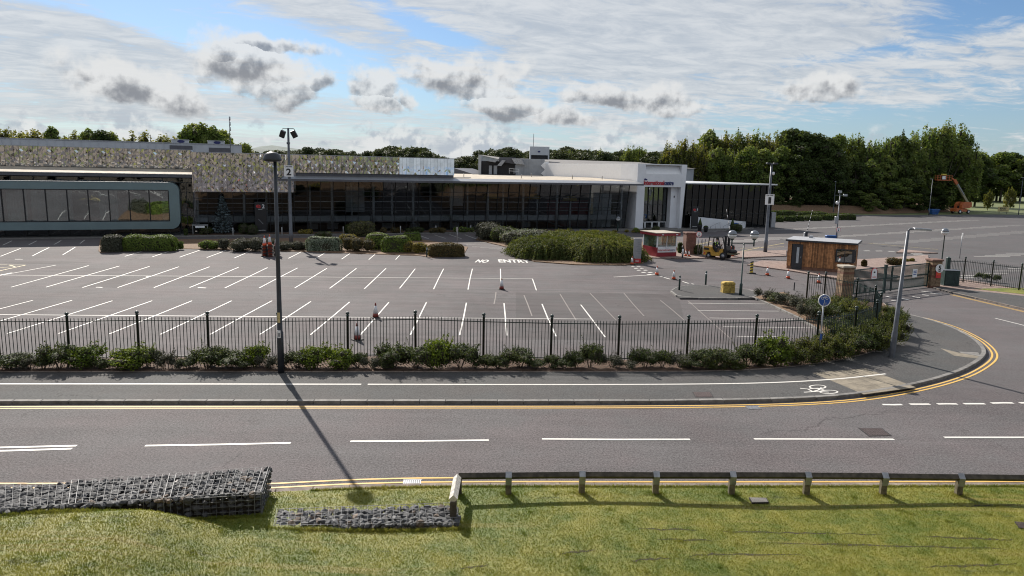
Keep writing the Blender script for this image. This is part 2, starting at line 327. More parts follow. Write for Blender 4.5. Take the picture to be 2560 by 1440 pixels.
mat('hazard_yellow', (.62, .47, .06), .5, 0, var=.15); mat('grit_yellow', (.40, .28, .07), .9, 0, var=.55, scale=5, bump=.5, bscale=30)
mat('timber', (.14, .12, .075), .85, 0, var=.4, scale=8, bump=.3, bscale=40, rnd=.15); mat('timber_dark', (.060, .052, .040), .85, 0, var=.45, scale=6, bump=.4, bscale=40, rnd=.2); mat('timber_lit_cap', (.52, .49, .44), .7, 0, var=.3, scale=9, bump=.2)
mat('rock', (.068, .070, .075), .75, 0, var=.45, scale=6, bump=.6, bscale=30, rnd=.40); mat('rock_brown', (.16, .125, .10), .85, 0, var=.4, scale=8, bump=.5, bscale=30, rnd=.3); mat('wire', (.17, .175, .18), .6, 0, var=.3, scale=9, spec=.3); mat('gravel', (.20, .175, .15), .95, 0, var=.5, scale=30, bump=.8, bscale=50)
mat('core_shade', (.030, .028, .014), .95, 0, var=.4, scale=4); mat('bark', (.075, .062, .048), .95, 0, var=.4, scale=4, bump=.5); mat('bark_pale', (.17, .15, .12), .9, 0, var=.35, scale=3)  # solid foliage cores coloured dark for the shade in leaf gaps
mat('globe', (.62, .63, .62), .15, 0, var=.05); mat('globe_cap', (.20, .215, .24), .3, .5, var=.08); mat('cabinet_green', (.012, .032, .030), .5, 0, var=.25)
mat('hill_wood_hazed', (.085, .115, .105), .95, 0, var=.25, scale=.02)  # blue-green colour stands in for distance haze
leafmat('leaf_poplar', (0.097, 0.118, 0.032), (0.188, 0.188, 0.055), (0.261, 0.221, 0.055), .22, 0.45); leafmat('leaf_dark', (0.040, 0.064, 0.020), (0.079, 0.106, 0.033), None, .22, 0.32); leafmat('leaf_mid', (0.089, 0.138, 0.036), (0.190, 0.224, 0.069), None, .25, 0.4); leafmat('leaf_far', (0.045, 0.062, 0.030), (0.075, 0.090, 0.040), None, .1, .2)
leafmat('leaf_shrub', (0.037, 0.060, 0.020), (0.094, 0.115, 0.048), (0.131, 0.156, 0.037), 2.0, .25); leafmat('leaf_shrub_bright', (0.074, 0.115, 0.020), (0.155, 0.203, 0.034), None, 2.2, .35); leafmat('leaf_grey', (0.056, 0.062, 0.044), (0.100, 0.104, 0.076), (0.128, 0.128, 0.104), 2.0, .15)
leafmat('leaf_box', (0.097, 0.150, 0.031), (0.185, 0.238, 0.053), None, 1.5, .2); leafmat('leaf_gold', (0.180, 0.156, 0.030), (0.276, 0.222, 0.054), (0.132, 0.132, 0.024), 1.5, .2); leafmat('leaf_brown', (.075, .058, .022), (.13, .10, .04), (.07, .075, .02), 1.4, .2)
leafmat('leaf_variegated', (0.108, 0.144, 0.090), (0.360, 0.396, 0.312), (0.060, 0.090, 0.036), 3.0, .15); leafmat('leaf_photinia', (.075, .095, .030), (.16, .16, .075), (.28, .16, .09), 2.6, .25); leafmat('leaf_cotoneaster', (.058, .082, .024), (.118, .130, .042), (.150, .135, .060), 1.1, 0.38); leafmat('leaf_spruce', (.085, .115, .125), (.15, .19, .20), None, 2.0, .1); leafmat('leaf_young', (.10, .125, .02), (.17, .18, .035), None, 1.0, .3)

# ------------------------------------------------------------------ geometry helpers
def V(*a): return Vector(a)
class MB:
    """collects boxes, bars, tubes and lathes; build() links them as one mesh object"""
    def __init__(s): s.v = []; s.f = []; s.mi = []; s.sm = []
    def add(s, vs, fs, mi=0, sm=False):
        o = len(s.v); s.v += [tuple(p) for p in vs]; s.f += [tuple(i + o for i in f) for f in fs]; s.mi += [mi] * len(fs); s.sm += [sm] * len(fs); return s
    def hexa(s, p, mi=0): return s.add(p, [(0, 3, 2, 1), (4, 5, 6, 7), (0, 1, 5, 4), (1, 2, 6, 5), (2, 3, 7, 6), (3, 0, 4, 7)], mi)
    def box(s, x0, x1, y0, y1, z0, z1, mi=0):
        return s.hexa([(x0, y0, z0), (x1, y0, z0), (x1, y1, z0), (x0, y1, z0), (x0, y0, z1), (x1, y0, z1), (x1, y1, z1), (x0, y1, z1)], mi)
    def bevbox(s, x0, x1, y0, y1, z0, z1, b, mi=0):
        """box with chamfered vertical and top edges"""
        prof = lambda e: [(x0 + e + b, y0 + e), (x1 - e - b, y0 + e), (x1 - e, y0 + e + b), (x1 - e, y1 - e - b), (x1 - e - b, y1 - e), (x0 + e + b, y1 - e), (x0 + e, y1 - e - b), (x0 + e, y0 + e + b)]
        rings = [(prof(0), z0), (prof(0), z1 - b), (prof(b), z1)]
        vs = [(x, y, z) for r, z in rings for x, y in r]; fs = []
        for k in range(2):
            for i in range(8): fs.append((k * 8 + i, k * 8 + (i + 1) % 8, k * 8 + 8 + (i + 1) % 8, k * 8 + 8 + i))
        fs += [tuple(range(16, 24)), tuple(reversed(range(8)))]
        return s.add(vs, fs, mi)
    def bar(s, a, b, wd, ht, mi=0, up=(0, 0, 1)):
        a, b = Vector(a), Vector(b); d = (b - a).normalized(); u = Vector(up)
        if abs(d.dot(u)) > .98: u = Vector((0, 1, 0))
        r = d.cross(u).normalized() * wd / 2; u = r.cross(d).normalized() * ht / 2
        return s.hexa([a - r - u, a + r - u, a + r + u, a - r + u, b - r - u, b + r - u, b + r + u, b - r + u], mi)
    def tube(s, pts, r, n=8, mi=0, cap=True):
        pts = [Vector(p) for p in pts]; rs = r if isinstance(r, (list, tuple)) else [r] * len(pts); vs = []; fs = []
        for i, p in enumerate(pts):
            d = (pts[min(i + 1, len(pts) - 1)] - pts[max(i - 1, 0)]).normalized()
            u = Vector((0, 0, 1)) if abs(d.z) < .95 else Vector((1, 0, 0))
            a = d.cross(u).normalized(); b = d.cross(a).normalized()
            for k in range(n):
                t = 2 * math.pi * k / n; vs.append(p + (a * math.cos(t) + b * math.sin(t)) * rs[i])
        for i in range(len(pts) - 1):
            for k in range(n): fs.append((i * n + k, (i + 1) * n + k, (i + 1) * n + (k + 1) % n, i * n + (k + 1) % n))
        s.add(vs, fs, mi, n > 5)
        if cap:
            o = len(s.v) - len(vs)
            s.f += [tuple(o + k for k in range(n)), tuple(o + len(vs) - 1 - k for k in range(n))]; s.mi += [mi] * 2; s.sm += [False] * 2
        return s
    def lathe(s, prof, n=16, c=(0, 0, 0), mi=0, sq=None, sm=True):
        """profile of (radius, z) turned about z; mi may be a list, one per band"""
        vs = []; fs = []
        for r, z in prof:
            for k in range(n):
                t = 2 * math.pi * (k + .5) / n; vs.append((c[0] + r * math.cos(t), c[1] + r * math.sin(t), c[2] + z))
        for i in range(len(prof) - 1):
            q = [(i * n + k, i * n + (k + 1) % n, (i + 1) * n + (k + 1) % n, (i + 1) * n + k) for k in range(n)]
            s.add([], [], 0); fs.append((q, mi[i] if isinstance(mi, list) else mi))
        o = len(s.v); s.v += vs
        for q, m in fs:
            s.f += [tuple(i + o for i in f) for f in q]; s.mi += [m] * len(q); s.sm += [sm] * len(q)
        m0 = mi[0] if isinstance(mi, list) else mi; m1 = mi[-1] if isinstance(mi, list) else mi
        s.f += [tuple(o + n - 1 - k for k in range(n)), tuple(o + len(vs) - n + k for k in range(n))]; s.mi += [m0, m1]; s.sm += [False] * 2
        return s
    def poly(s, pts, z0, z1, mi=0):
        n = len(pts); area = sum(pts[i][0] * pts[(i + 1) % n][1] - pts[(i + 1) % n][0] * pts[i][1] for i in range(n))
        if area < 0: pts = list(reversed(pts))
        vs = [(p[0], p[1], z0) for p in pts] + [(p[0], p[1], z1) for p in pts]
        fs = [tuple(reversed(range(n))), tuple(range(n, 2 * n))] + [(i, (i + 1) % n, n + (i + 1) % n, n + i) for i in range(n)]
        return s.add(vs, fs, mi)
    def xf(s, m, start=0):
        for i in range(start, len(s.v)): s.v[i] = tuple(m @ Vector(s.v[i]))
        return s
    def mesh(s, name, mats):
        me = bpy.data.meshes.new(name); me.from_pydata(s.v, [], s.f)
        for m in (mats if isinstance(mats, (list, tuple)) else [mats]): me.materials.append(MATS[m])
        me.polygons.foreach_set('material_index', s.mi); me.polygons.foreach_set('use_smooth', s.sm); me.update(); return me
    def build(s, name, mats, parent=None, loc=None, label=None):
        return link(name, s.mesh(name, mats), parent, loc, label)

def link(name, me, parent=None, loc=None, label=None, rot=None, scale=None):
    o = bpy.data.objects.new(name, me); COL.objects.link(o)
    if parent is not None: o.parent = parent
    if loc is not None: o.location = loc
    if rot is not None: o.rotation_euler = rot
    if scale is not None: o.scale = scale if isinstance(scale, (tuple, list)) else (scale,) * 3
    if label: o['label'] = label
    return o
def tag(o, label=None, cat=None, group=None, kind=None):
    for k, v in (('label', label), ('category', cat), ('group', group), ('kind', kind)):
        if v: o[k] = v
    return o
def thing(name, label, cat, loc=(0, 0, 0), rz=0.0, group=None):
    o = bpy.data.objects.new(name, None); COL.objects.link(o); o.empty_display_size = .3
    o.location = loc; o.rotation_euler = (0, 0, rz); return tag(o, label, cat, group)
def setting(name, loc=(0, 0, 0)):
    o = bpy.data.objects.new(name, None); COL.objects.link(o); o.location = loc; o['kind'] = 'structure'; return o
def dup(root, loc, rz=None, scale=None, label=None):
    def cp(o, par):
        c = o.copy(); COL.objects.link(c); c.parent = par
        for ch in list(o.children): cp(ch, c)
        return c
    c = cp(root, None); c.location = loc
    if rz is not None: c.rotation_euler = (0, 0, rz)
    if scale is not None: c.scale = scale if isinstance(scale, (tuple, list)) else (scale,) * 3
    if label: c['label'] = label
    return c
def npmesh(name, verts, faces, mats, mi=None, smooth=False):
    verts = np.asarray(verts, np.float32); faces = np.asarray(faces, np.int32); k = faces.shape[1]; n = len(faces)
    me = bpy.data.meshes.new(name); me.vertices.add(len(verts)); me.vertices.foreach_set('co', verts.ravel())
    me.loops.add(n * k); me.loops.foreach_set('vertex_index', faces.ravel()); me.polygons.add(n)
    me.polygons.foreach_set('loop_start', np.arange(0, n * k, k, dtype=np.int32))
    for m in (mats if isinstance(mats, (list, tuple)) else [mats]): me.materials.append(MATS[m])
    if mi is not None: me.polygons.foreach_set('material_index', np.asarray(mi, np.int32))
    if smooth: me.polygons.foreach_set('use_smooth', np.ones(n, bool))
    me.update(calc_edges=True); return me
def sheet(name, pts, z, m, z0=None, parent=None):
    """flat (or slab, with z0) ground surface from an outline"""
    bm = bmesh.new(); f = bm.faces.new([bm.verts.new((p[0], p[1], z)) for p in pts])
    if f.normal.z < 0: bmesh.ops.reverse_faces(bm, faces=[f])
    f.normal_update()
    if f.normal.z < 0: f.normal_flip()
    if z0 is not None:
        bm.edges.ensure_lookup_table(); r = bmesh.ops.extrude_edge_only(bm, edges=list(bm.edges))
        for g_ in r['geom']:
            if isinstance(g_, bmesh.types.BMVert): g_.co.z = z0
    bmesh.ops.triangulate(bm, faces=[x for x in bm.faces if len(x.verts) > 4])
    me = bpy.data.meshes.new(name); bm.to_mesh(me); bm.free(); me.materials.append(MATS[m]); o = link(name, me, parent)
    if parent is None: o['kind'] = 'structure'
    return o
def P2(*pp, z=0.0): return [tuple(at(x, y, z))[:2] for x, y in pp]
def resample(pts, step):
    pts = [Vector((p[0], p[1], 0)) for p in pts]; out = [pts[0]]; carry = 0.0
    for a, b in zip(pts, pts[1:]):
        L = (b - a).length; d = (b - a) / max(L, 1e-6); t = step - carry
        while t <= L: out.append(a + d * t); t += step
        carry = (carry + L) % step
    return out
def smooth_line(pts, it=2):
    pts = [Vector((p[0], p[1], 0)) for p in pts]
    for _ in range(it):
        q = [pts[0]]
        for a, b in zip(pts, pts[1:]): q += [a * .75 + b * .25, a * .25 + b * .75]
        pts = q + [pts[-1]]
    return pts
def offset(pts, d):
    out = []
    for i, p in enumerate(pts):
        t = (pts[min(i + 1, len(pts) - 1)] - pts[max(i - 1, 0)]).normalized(); out.append(p + Vector((-t.y, t.x, 0)) * d)
    return out
def strip(name, pts, wd, z, m, parent, label=None, jit=0.0):
    pts = [Vector((p[0], p[1], 0)) for p in pts]; rr = random.Random(len(pts)); a = offset(pts, wd / 2); b = offset(pts, -wd / 2)
    vs = []; fs = []
    for p, q in zip(a, b): vs += [(p.x, p.y, z), (q.x, q.y, z)]
    for i in range(len(pts) - 1): fs.append((2 * i, 2 * i + 1, 2 * i + 3, 2 * i + 2))
    mb = MB().add(vs, [tuple(reversed(f)) for f in fs])
    return mb.build(name, m, parent, label=label)
def line(name, p0, p1, wd, z, m, parent):
    a, b = Vector((*p0[:2], 0)), Vector((*p1[:2], 0)); mid = (a + b) / 2 + Vector((random.uniform(-.03, .03), random.uniform(-.03, .03), 0))
    return strip(name, [a, mid, b], wd, z, m, parent)
def text(name, s, size, m, parent=None, loc=(0, 0, 0), rot=(0, 0, 0), depth=.01, bold=0.0, width=None, height=None, align='CENTER', label=None):
    c = bpy.data.curves.new(name, 'FONT'); c.body = s; c.size = size; c.extrude = depth / 2; c.offset = bold; c.align_x = align; c.align_y = 'CENTER'; c.resolution_u = 3
    o = bpy.data.objects.new(name, c); COL.objects.link(o)
    me = bpy.data.meshes.new_from_object(o.evaluated_get(bpy.context.evaluated_depsgraph_get())); bpy.data.objects.remove(o); bpy.data.curves.remove(c)
    me.name = name; me.materials.clear(); me.materials.append(MATS[m])
    n = len(me.vertices); a = np.zeros(n * 3, np.float32); me.vertices.foreach_get('co', a); a = a.reshape(-1, 3)
    if width and n:
        a[:, 0] *= width / max(np.ptp(a[:, 0]), 1e-6)
    if height and n: a[:, 1] *= height / max(np.ptp(a[:, 1]), 1e-6)
    if align == 'CENTER': a[:, 0] -= (a[:, 0].max() + a[:, 0].min()) / 2; a[:, 1] -= (a[:, 1].max() + a[:, 1].min()) / 2
    me.vertices.foreach_set('co', a.ravel()); me.update()
    return link(name, me, parent, loc, label, rot)
UPR = (math.pi / 2, 0, 0)            # text standing up, read from -y
rng = np.random.default_rng(7); random.seed(7)

# ------------------------------------------------------------------ ground, roads, car parks
sheet('ground', [(-2500, -400), (2500, -400), (2500, 4000), (-2500, 4000)], -.09, 'field_grass')
lot = sheet('car_park', [(-95, 20), (34, 20), (38, 60), (30, 118), (-95, 100)], 0.0, 'asphalt_lot')
far_lot = sheet('far_car_park', [tuple(p) for p in ((33, 26), (95, 26), (190, 160), (150, 181), (116, 180), (84, 166), (62, 160), (20, 170), (10, 112), (29.9, 117), (37.9, 60.1))], -.006, 'asphalt_lot_far')

# far kerb of the main road: photo line of the kerb's foot
KL = smooth_line(P2((-260, 1014), (0, 1011), (500, 1011), (1000, 1011), (1500, 1011), (1800, 1009), (2000, 1004), (2150, 993), (2290, 968), (2390, 940), (2440, 915), (2468, 892), (2462, 872), (2435, 848), (2380, 820), (2310, 798), (2262, 788), (2214, 776)))
NK = smooth_line([tuple(at(680, 1226))[:2], tuple(at(900, 1214.5))[:2], tuple(at(1140, 1210))[:2], tuple(at(1700, 1211))[:2], tuple(at(2560, 1210))[:2]], 2)
NK = [Vector((-26, NK[0].y - .22 * (26 + NK[0].x) * .25, 0)), Vector((-16, NK[0].y - .05 * (16 + NK[0].x), 0))] + NK + [Vector((NK[-1].x + 14, NK[-1].y + .9, 0))]
# right side of the gate road
RK = smooth_line(P2((2332, 722), (2390, 737), (2480, 757), (2570, 778), (2700, 812)))
road_pts = [tuple(p[:2]) for p in NK] + [(60, 21), (60, 33)] + [tuple(p[:2]) for p in reversed(RK)] + P2((2320, 712), (2205, 735)) + [tuple(p[:2]) for p in reversed(KL)]
road = sheet('road', road_pts, .004, 'asphalt_road')

BED = smooth_line(P2((-260, 929), (0, 929), (900, 929), (1700, 929), (1900, 924), (2050, 908), (2170, 884), (2240, 850), (2262, 815), (2240, 785), (2205, 756), z=.12), 1)
KI = offset(KL, .13)
sheet('pavement', [tuple(p[:2]) for p in KI] + [tuple(p[:2]) for p in reversed(BED)], .12, 'asphalt_path', -.05)
FENCE_PX = [(-11, 777), (165, 777), (341, 774), (517, 775), (695, 777), (868, 776), (1039, 773), (1210, 779), (1380, 783), (1550, 785), (1723, 784), (1893, 782), (2049, 775), (2143, 762), (2195, 746), (2206, 727), (2191, 710), (2145, 692), (2066, 677), (2022, 676)]
def base_from_top(x, yt, h, z=0.0):
    """ground point of an upright of height h whose top is seen at (x, yt)"""
    p = at(x, yt, z + h); return Vector((p.x, p.y, z))
FP = [base_from_top(x, y, 2.1, .12) for x, y in FENCE_PX]
ins = [Vector((p.x, p.y, 0)) for p in FP]
sheet('planting_bed', [tuple(p[:2]) for p in BED] + [tuple((p + (Vector((0, .3, 0)) if i < 12 else Vector((0, 0, 0))))[:2]) for i, p in reversed(list(enumerate(ins)))], .135, 'soil', -.05)
inner = P2((1882, 742), (1930, 762), (2000, 795), (2060, 832), (2050, 868), z=.1)
sheet('inner_planting_bed', inner + [tuple(p[:2]) for p in ins[12:]] + P2((1960, 730), z=.1), .11, 'leaf_litter', -.05)

def kerb(name, pts, step, wd, z0, z1, m='kerb_concrete', side=0.0):
    k = setting(name); pts = resample(pts, step); cache = {}
    for a, b in zip(pts, pts[1:]):
        d = b - a; L = d.length
        if L < step * .4: continue
        key = round(L, 2)
        if key not in cache: cache[key] = MB().bevbox(-L / 2 + .006, L / 2 - .006, -wd / 2, wd / 2, z0, z1, .015).mesh('kerb_stone', m)
        c = (a + b) / 2; nrm = Vector((-d.y, d.x, 0)).normalized() * side
        link('kerb_stone', cache[key], k, (c.x + nrm.x, c.y + nrm.y, random.uniform(-.004, .004)), rot=(0, 0, math.atan2(d.y, d.x) + random.uniform(-.004, .004)))
    return k
kerb('pavement_kerb', KL, .915, .20, -.05, .126, side=.10)
kerb('verge_kerb', NK, .915, .24, -.05, .05, 'kerb_brown', side=-.12)
kerb('gate_road_kerb', RK, .915, .15, -.05, .11, 'kerb_brown', side=.075)
bk = offset(BED, -.05)
kerb('bed_edging', bk, 1.2, .07, 0, .15, 'kerb_brown')

# painted lines of the main road
ZP = .012
def dash(px, wd=.12, nm='centre_line', m='white_paint', par=road, z=ZP):
    return line(nm, at(*px[0]), at(*px[1]), wd, z, m, par)
for d_ in (((-120, 1122), (192, 1115)), ((-120, 1131), (180, 1122.5)), ((363, 1115), (727, 1108)), ((876, 1104), (1222, 1101)), ((1355, 1098), (1725, 1099)), ((1885, 1098), (2235, 1099)), ((2360, 1094), (2700, 1094))): dash(d_)
for d_ in (((2206, 1012), (2255, 1012)), ((2274, 1011), (2325, 1011)), ((2343, 1010.5), (2393, 1010.5)), ((2409, 1010), (2462, 1010)), ((2478, 1008.5), (2533, 1008)), ((2549, 1008), (2600, 1007.5))): dash(d_, .16, 'give_way_dash')
dash(((2488, 796), (2600, 824)), .1)
YL = [p for p in KL]
for off, nm in ((-.24, 'yellow_line'), (-.44, 'yellow_line')):
    strip(nm, offset(YL[:-3], off), .085, ZP, 'yellow_paint', road)
for off in (.14, .40): strip('yellow_line', offset(NK, off), .085, ZP, 'yellow_paint', road)
for off in (-.12, -.32): strip('yellow_line', offset(smooth_line(P2((2386, 737), (2480, 759), (2570, 780), (2700, 812))), off), .08, ZP, 'yellow_paint', road)
for q in (((2303, 728), (2330, 731)), ((2326, 733), (2354, 735)), ((2305, 737), (2322, 739)), ((2281, 742), (2300, 744)), ((2252, 746), (2272, 750)), ((2228, 751), (2242, 753)), ((2216, 741), (2228, 744))): dash(q, .22, 'worn_marking', 'white_paint')
# cycle path lines on the pavement
pav = setting('cycle_path_markings')
pl = smooth_line(P2((-260, 960), (0, 959), (900, 960), (1400, 961), (1750, 960), (1950, 956), (2100, 947), (2215, 934), z=.13), 2); pl = resample(pl, .12)
cut = next(i for i, p in enumerate(pl) if p.x > at(912, 960, .13).x)
strip('path_line', pl[:cut - 1], .11, .1245, 'white_paint', pav); strip('path_line', pl[cut:], .11, .1245, 'white_paint', pav)
# bicycle symbol: laid flat, wheels towards the junction
def ground_curve(mb, pxs, wd, z):
    pts = [Vector((*at(x, y, z)[:2], 0)) for x, y in pxs]; a = offset(pts, wd / 2); b = offset(pts, -wd / 2); vs = []; fs = []
    for p, q in zip(a, b): vs += [(p.x, p.y, z), (q.x, q.y, z)]
    for i in range(len(pts) - 1): fs.append((2 * i, 2 * i + 2, 2 * i + 3, 2 * i + 1))
    mb.add(vs, fs)
def ell(cx, cy, rx, ry, n=22): return [(cx + rx * math.cos(2 * math.pi * i / n), cy + ry * math.sin(2 * math.pi * i / n)) for i in range(n + 1)]
bm_ = MB(); zb = .1255
ground_curve(bm_, ell(2044, 967, 20, 4.6), .065, zb); ground_curve(bm_, ell(2072, 979.5, 22, 4.2), .065, zb + .0004)
for seg, dz in ((((2000, 970.5), (2020, 972.5), (2032, 979)), .0008), (((2032, 979), (2046, 975), (2054, 969)), .0012), (((2024, 971.5), (2046, 970.5), (2060, 975)), .0016), (((2010, 980.5), (2034, 979), (2048, 979.3)), .002), (((2048, 979), (2072, 980.2)), .0024)):
    ground_curve(bm_, seg, .075, zb + dz)
bm_.build('bicycle_symbol', 'white_paint', pav)
# tactile slabs at the crossing: individual flags
tac = setting('tactile_paving')
A0, B0, C0, D0 = [Vector(at(x, y, .12)) for x, y in ((2030, 932), (2165, 921), (2290, 968), (2160, 986))]
nu, nv = 4, 7
for i in range(nu):
    for j in range(nv):
        def q(u, v): return (A0 * (1 - u) + B0 * u) * (1 - v) + (D0 * (1 - u) + C0 * u) * v
        e = .012; c4 = [q((i + e) / nu, (j + e) / nv), q((i + 1 - e) / nu, (j + e) / nv), q((i + 1 - e) / nu, (j + 1 - e) / nv), q((i + e) / nu, (j + 1 - e) / nv)]
        zt = .1212 + random.uniform(0, .0015)
        MB().hexa([(p.x, p.y, .1) for p in c4] + [(p.x, p.y, zt) for p in c4]).build('paving_flag', 'tactile', tac)
t2 = [Vector(at(x, y, .12)) for x, y in ((2352, 871), (2398, 882), (2452, 892), (2450, 897), (2412, 893), (2385, 889))]
MB().poly([tuple(p[:2]) for p in t2], .1, .1245).build('paving_flag', 'tactile', tac)
MB().poly(P2((2398, 879), (2445, 881), (2452, 891), (2402, 882), z=.12), .1, .123).build('paving_flag', 'kerb_concrete', tac)

# ------------------------------------------------------------------ car park markings
ZL = .006
def bay(p0, p1, wd=.076, m='white_paint'): return line('bay_line', at(*p0), at(*p1), wd, ZL, m, lot)
R1 = [((-60, 700), (140, 663)), ((28, 718), (222, 664)), ((115, 718), (299, 665)), ((206, 719), (374, 666)), ((294, 719), (447, 667)), ((385, 719), (524, 667)), ((474, 719), (597, 668)), ((562, 720), (669, 669)), ((648, 720), (744, 670)), ((737, 720), (817, 671)), ((824, 721), (891, 671)), ((911, 722), (965, 671)), ((999, 721), (1038, 672)), ((1084, 723), (1109, 672)), ((1170, 724), (1181, 672)), ((1254, 720), (1251, 672)), ((1341, 726), (1331, 697))]
R2 = [((-240, 834), (82, 751)), ((-110, 834), (180, 751)), ((18, 834), (281, 752)), ((146, 834), (380, 752)), ((273, 835), (480, 752)), ((401, 836), (579, 752)), ((526, 836), (680, 752)), ((650, 836), (777, 754)), ((776, 837), (874, 755)), ((901, 837), (972, 756)), ((1026, 837), (1066, 756)), ((1149, 838), (1166, 757)), ((1267, 839), (1260, 758)), ((1390, 841), (1355, 760)), ((1513, 843), (1452, 762))]
R3 = [((1, 641), (52, 621)), ((81, 640), (123, 619)), ((157, 637), (188, 618)), ((312, 641), (374, 623)), ((381, 642), (439, 623)), ((449, 643), (501, 625)), ((517, 644), (565, 626)), ((586, 645), (629, 626)), ((654, 645), (690, 632)), ((721, 646), (756, 628)), ((788, 647), (818, 629)), ((854, 648), (881, 630)), ((922, 649), (944, 631)), ((989, 649), (1006, 632)),
      ((7, 613), (30, 602)), ((72, 612), (92, 602)), ((136, 611), (153, 601)), ((200, 609), (212, 600)),
      ((1052, 590), (1072, 597)), ((1085, 587), (1114, 596)), ((1123, 586), (1154, 597)), ((1162, 587), (1193, 598)), ((1160, 608), (1250, 606)), ((1165, 611), (1250, 610)), ((1180, 616), (1262, 614)), ((1200, 618.5), (1275, 617.5)), ((1222, 622), (1287, 621.5)), ((1243, 625), (1297, 625)), ((1266, 628), (1300, 628))]
R5 = [((1720, 758), (1912, 760)), ((1744, 776), (1947, 778)), ((1774, 795), (1986, 799)), ((1808, 817), (2031, 820)), ((1842, 841), (1944, 842))]
for a_, b_ in R1 + R2 + R3 + R5: bay(a_, b_)
strip('row_line', P2((-200, 687), (0, 688), (700, 692), (1331, 697)), .09, ZL + .004, 'white_paint', lot)
strip('row_line', P2((-200, 786), (0, 787), (700, 792), (1480, 798)), .09, ZL + .004, 'white_paint', lot)
for q in (((-40, 662), (65, 663)), ((65, 663), (-30, 684)), ((20, 662.5), (38, 667)), ((-30, 672), (38, 667))): line('hatch_line', at(*q[0]), at(*q[1]), .1, ZL + .008, 'pale_yellow_paint', lot)
for q in (((1578, 666), (1587, 665.7)), ((1585, 671), (1594, 670.7)), ((1592, 676), (1601, 675.7)), ((1604, 681.5), (1614, 681)), ((1618, 687), (1629, 686.5)), ((1592, 666), (1600, 665.7)), ((1600, 671), (1608, 670.7)), ((1609, 676), (1618, 675.7)), ((1620, 681.5), (1630, 681)), ((1632, 686), (1642, 685.5))): line('give_way_dash', at(*q[0]), at(*q[1]), .30, ZL + .004, 'white_paint', lot)
for q in (((1534, 693), (1632, 687.5)), ((1648, 690), (1656, 692)), ((1660, 694), (1678, 699)), ((1706, 704), (1722, 709)), ((1728, 709.5), (1734, 711))): line('lane_line', at(*q[0]), at(*q[1]), .14, ZL + .008, 'white_paint', lot)
for q in (((1650, 671), (1735, 673)), ((1755, 676), (1830, 681)), ((1830, 681), (1940, 672)), ((1795, 663), (1815, 670))): line('worn_line', at(*q[0]), at(*q[1]), .10, ZL + .004, 'faded_paint', lot)
# seams and ghosts of removed bay lines
for q in (((1341, 728), (1640, 733)), ((1310, 738), (1330, 790)), ((1400, 735), (1440, 800)), ((1475, 733), (1540, 800)), ((1560, 733), (1610, 790)), ((1650, 750), (1710, 800)), ((1720, 752), (1830, 850)), ((1240, 730), (1235, 760))): line('worn_line', at(*q[0]), at(*q[1]), .07, .0035, 'faded_paint', lot)
for q in ((( -10, 690), (30, 682)), ((365, 691), (378, 691)), ((240, 718), (256, 718.5)), ((37, 648), (57, 648)), ((495, 719), (515, 720))): line('worn_marking', at(*q[0]), at(*q[1]), .14, .0035, 'white_paint', lot)
# asphalt repairs
for q in (((196, 716), (272, 690), (262, 683), (330, 683), (300, 719)), ((0, 655), (150, 652), (230, 656), (60, 661)), ((1290, 731), (1650, 736), (1700, 752), (1720, 850), (1290, 850)), ((820, 662), (1330, 665), (1340, 668), (815, 665))):
    pp = P2(*q); o = sheet('asphalt_repair', pp, .0025, 'asphalt_patch', None, lot)
# NO ENTRY, laid on the ground and read from the road
for word, x0, x1 in (('NO', 1191, 1221.5), ('ENTRY', 1246, 1325)):
    a, b = at(x0, 652.5), at(x1, 653.5); c = (a + b) / 2; hgt = (at(x0, 648.5) - at(x0, 656)).length
    text('no_entry_marking', word, 1, 'white_paint', lot, (c.x, c.y, ZL + .006), (0, 0, math.atan2((b - a).y, (b - a).x)), .002, .035, (b - a).length, hgt)
# far car park rows
def row(p0, p1, n, L, m='white_paint', wd=.17, slope=0.0):
    for i in range(n):
        t = i / (n - 1); x = p0[0] + (p1[0] - p0[0]) * t; y = p0[1] + (p1[1] - p0[1]) * t
        line('bay_line', at(x - L / 2, y + slope), at(x + L / 2, y - slope), wd, ZL, m, far_lot)
row((1965, 574), (2420, 551), 20, 58); row((1990, 598), (2545, 563), 20, 66); row((2225, 608), (2570, 578), 13, 84); row((1740, 580), (1900, 568), 8, 60); row((1850, 604), (1960, 594), 5, 90)
row((2480, 641), (2560, 633), 4, 90, 'white_paint'); row((2360, 700), (2560, 672), 6, 80)
for q in (((2170, 608), (2345, 624)), ((1720, 617), (1780, 603)), ((1842, 630), (1960, 608)), ((1850, 621), (1960, 617)), ((1850, 628), (1960, 626)), ((1690, 604), (1800, 612)), ((1700, 619), (1780, 626))): line('yellow_bay_line', at(*q[0]), at(*q[1]), .12, ZL + .004, 'pale_yellow_paint', far_lot)
for q in (((2160, 627.5), (2175, 627.5)), ((2189, 627.7), (2206, 627.7)), ((2220, 628.5), (2237, 628.5)), ((2276, 634), (2306, 634.5)), ((2284, 637.5), (2315, 638)), ((2290, 641), (2323, 641))): line('lane_dash', at(*q[0]), at(*q[1]), .35, ZL + .008, 'white_paint', far_lot)
for k in range(5): line('zebra_bar', at(1828 + k * 28, 645 + k * 1.2), at(1900 + k * 24, 648 + k * 1.2), .5, ZL + .012, 'white_paint', lot)
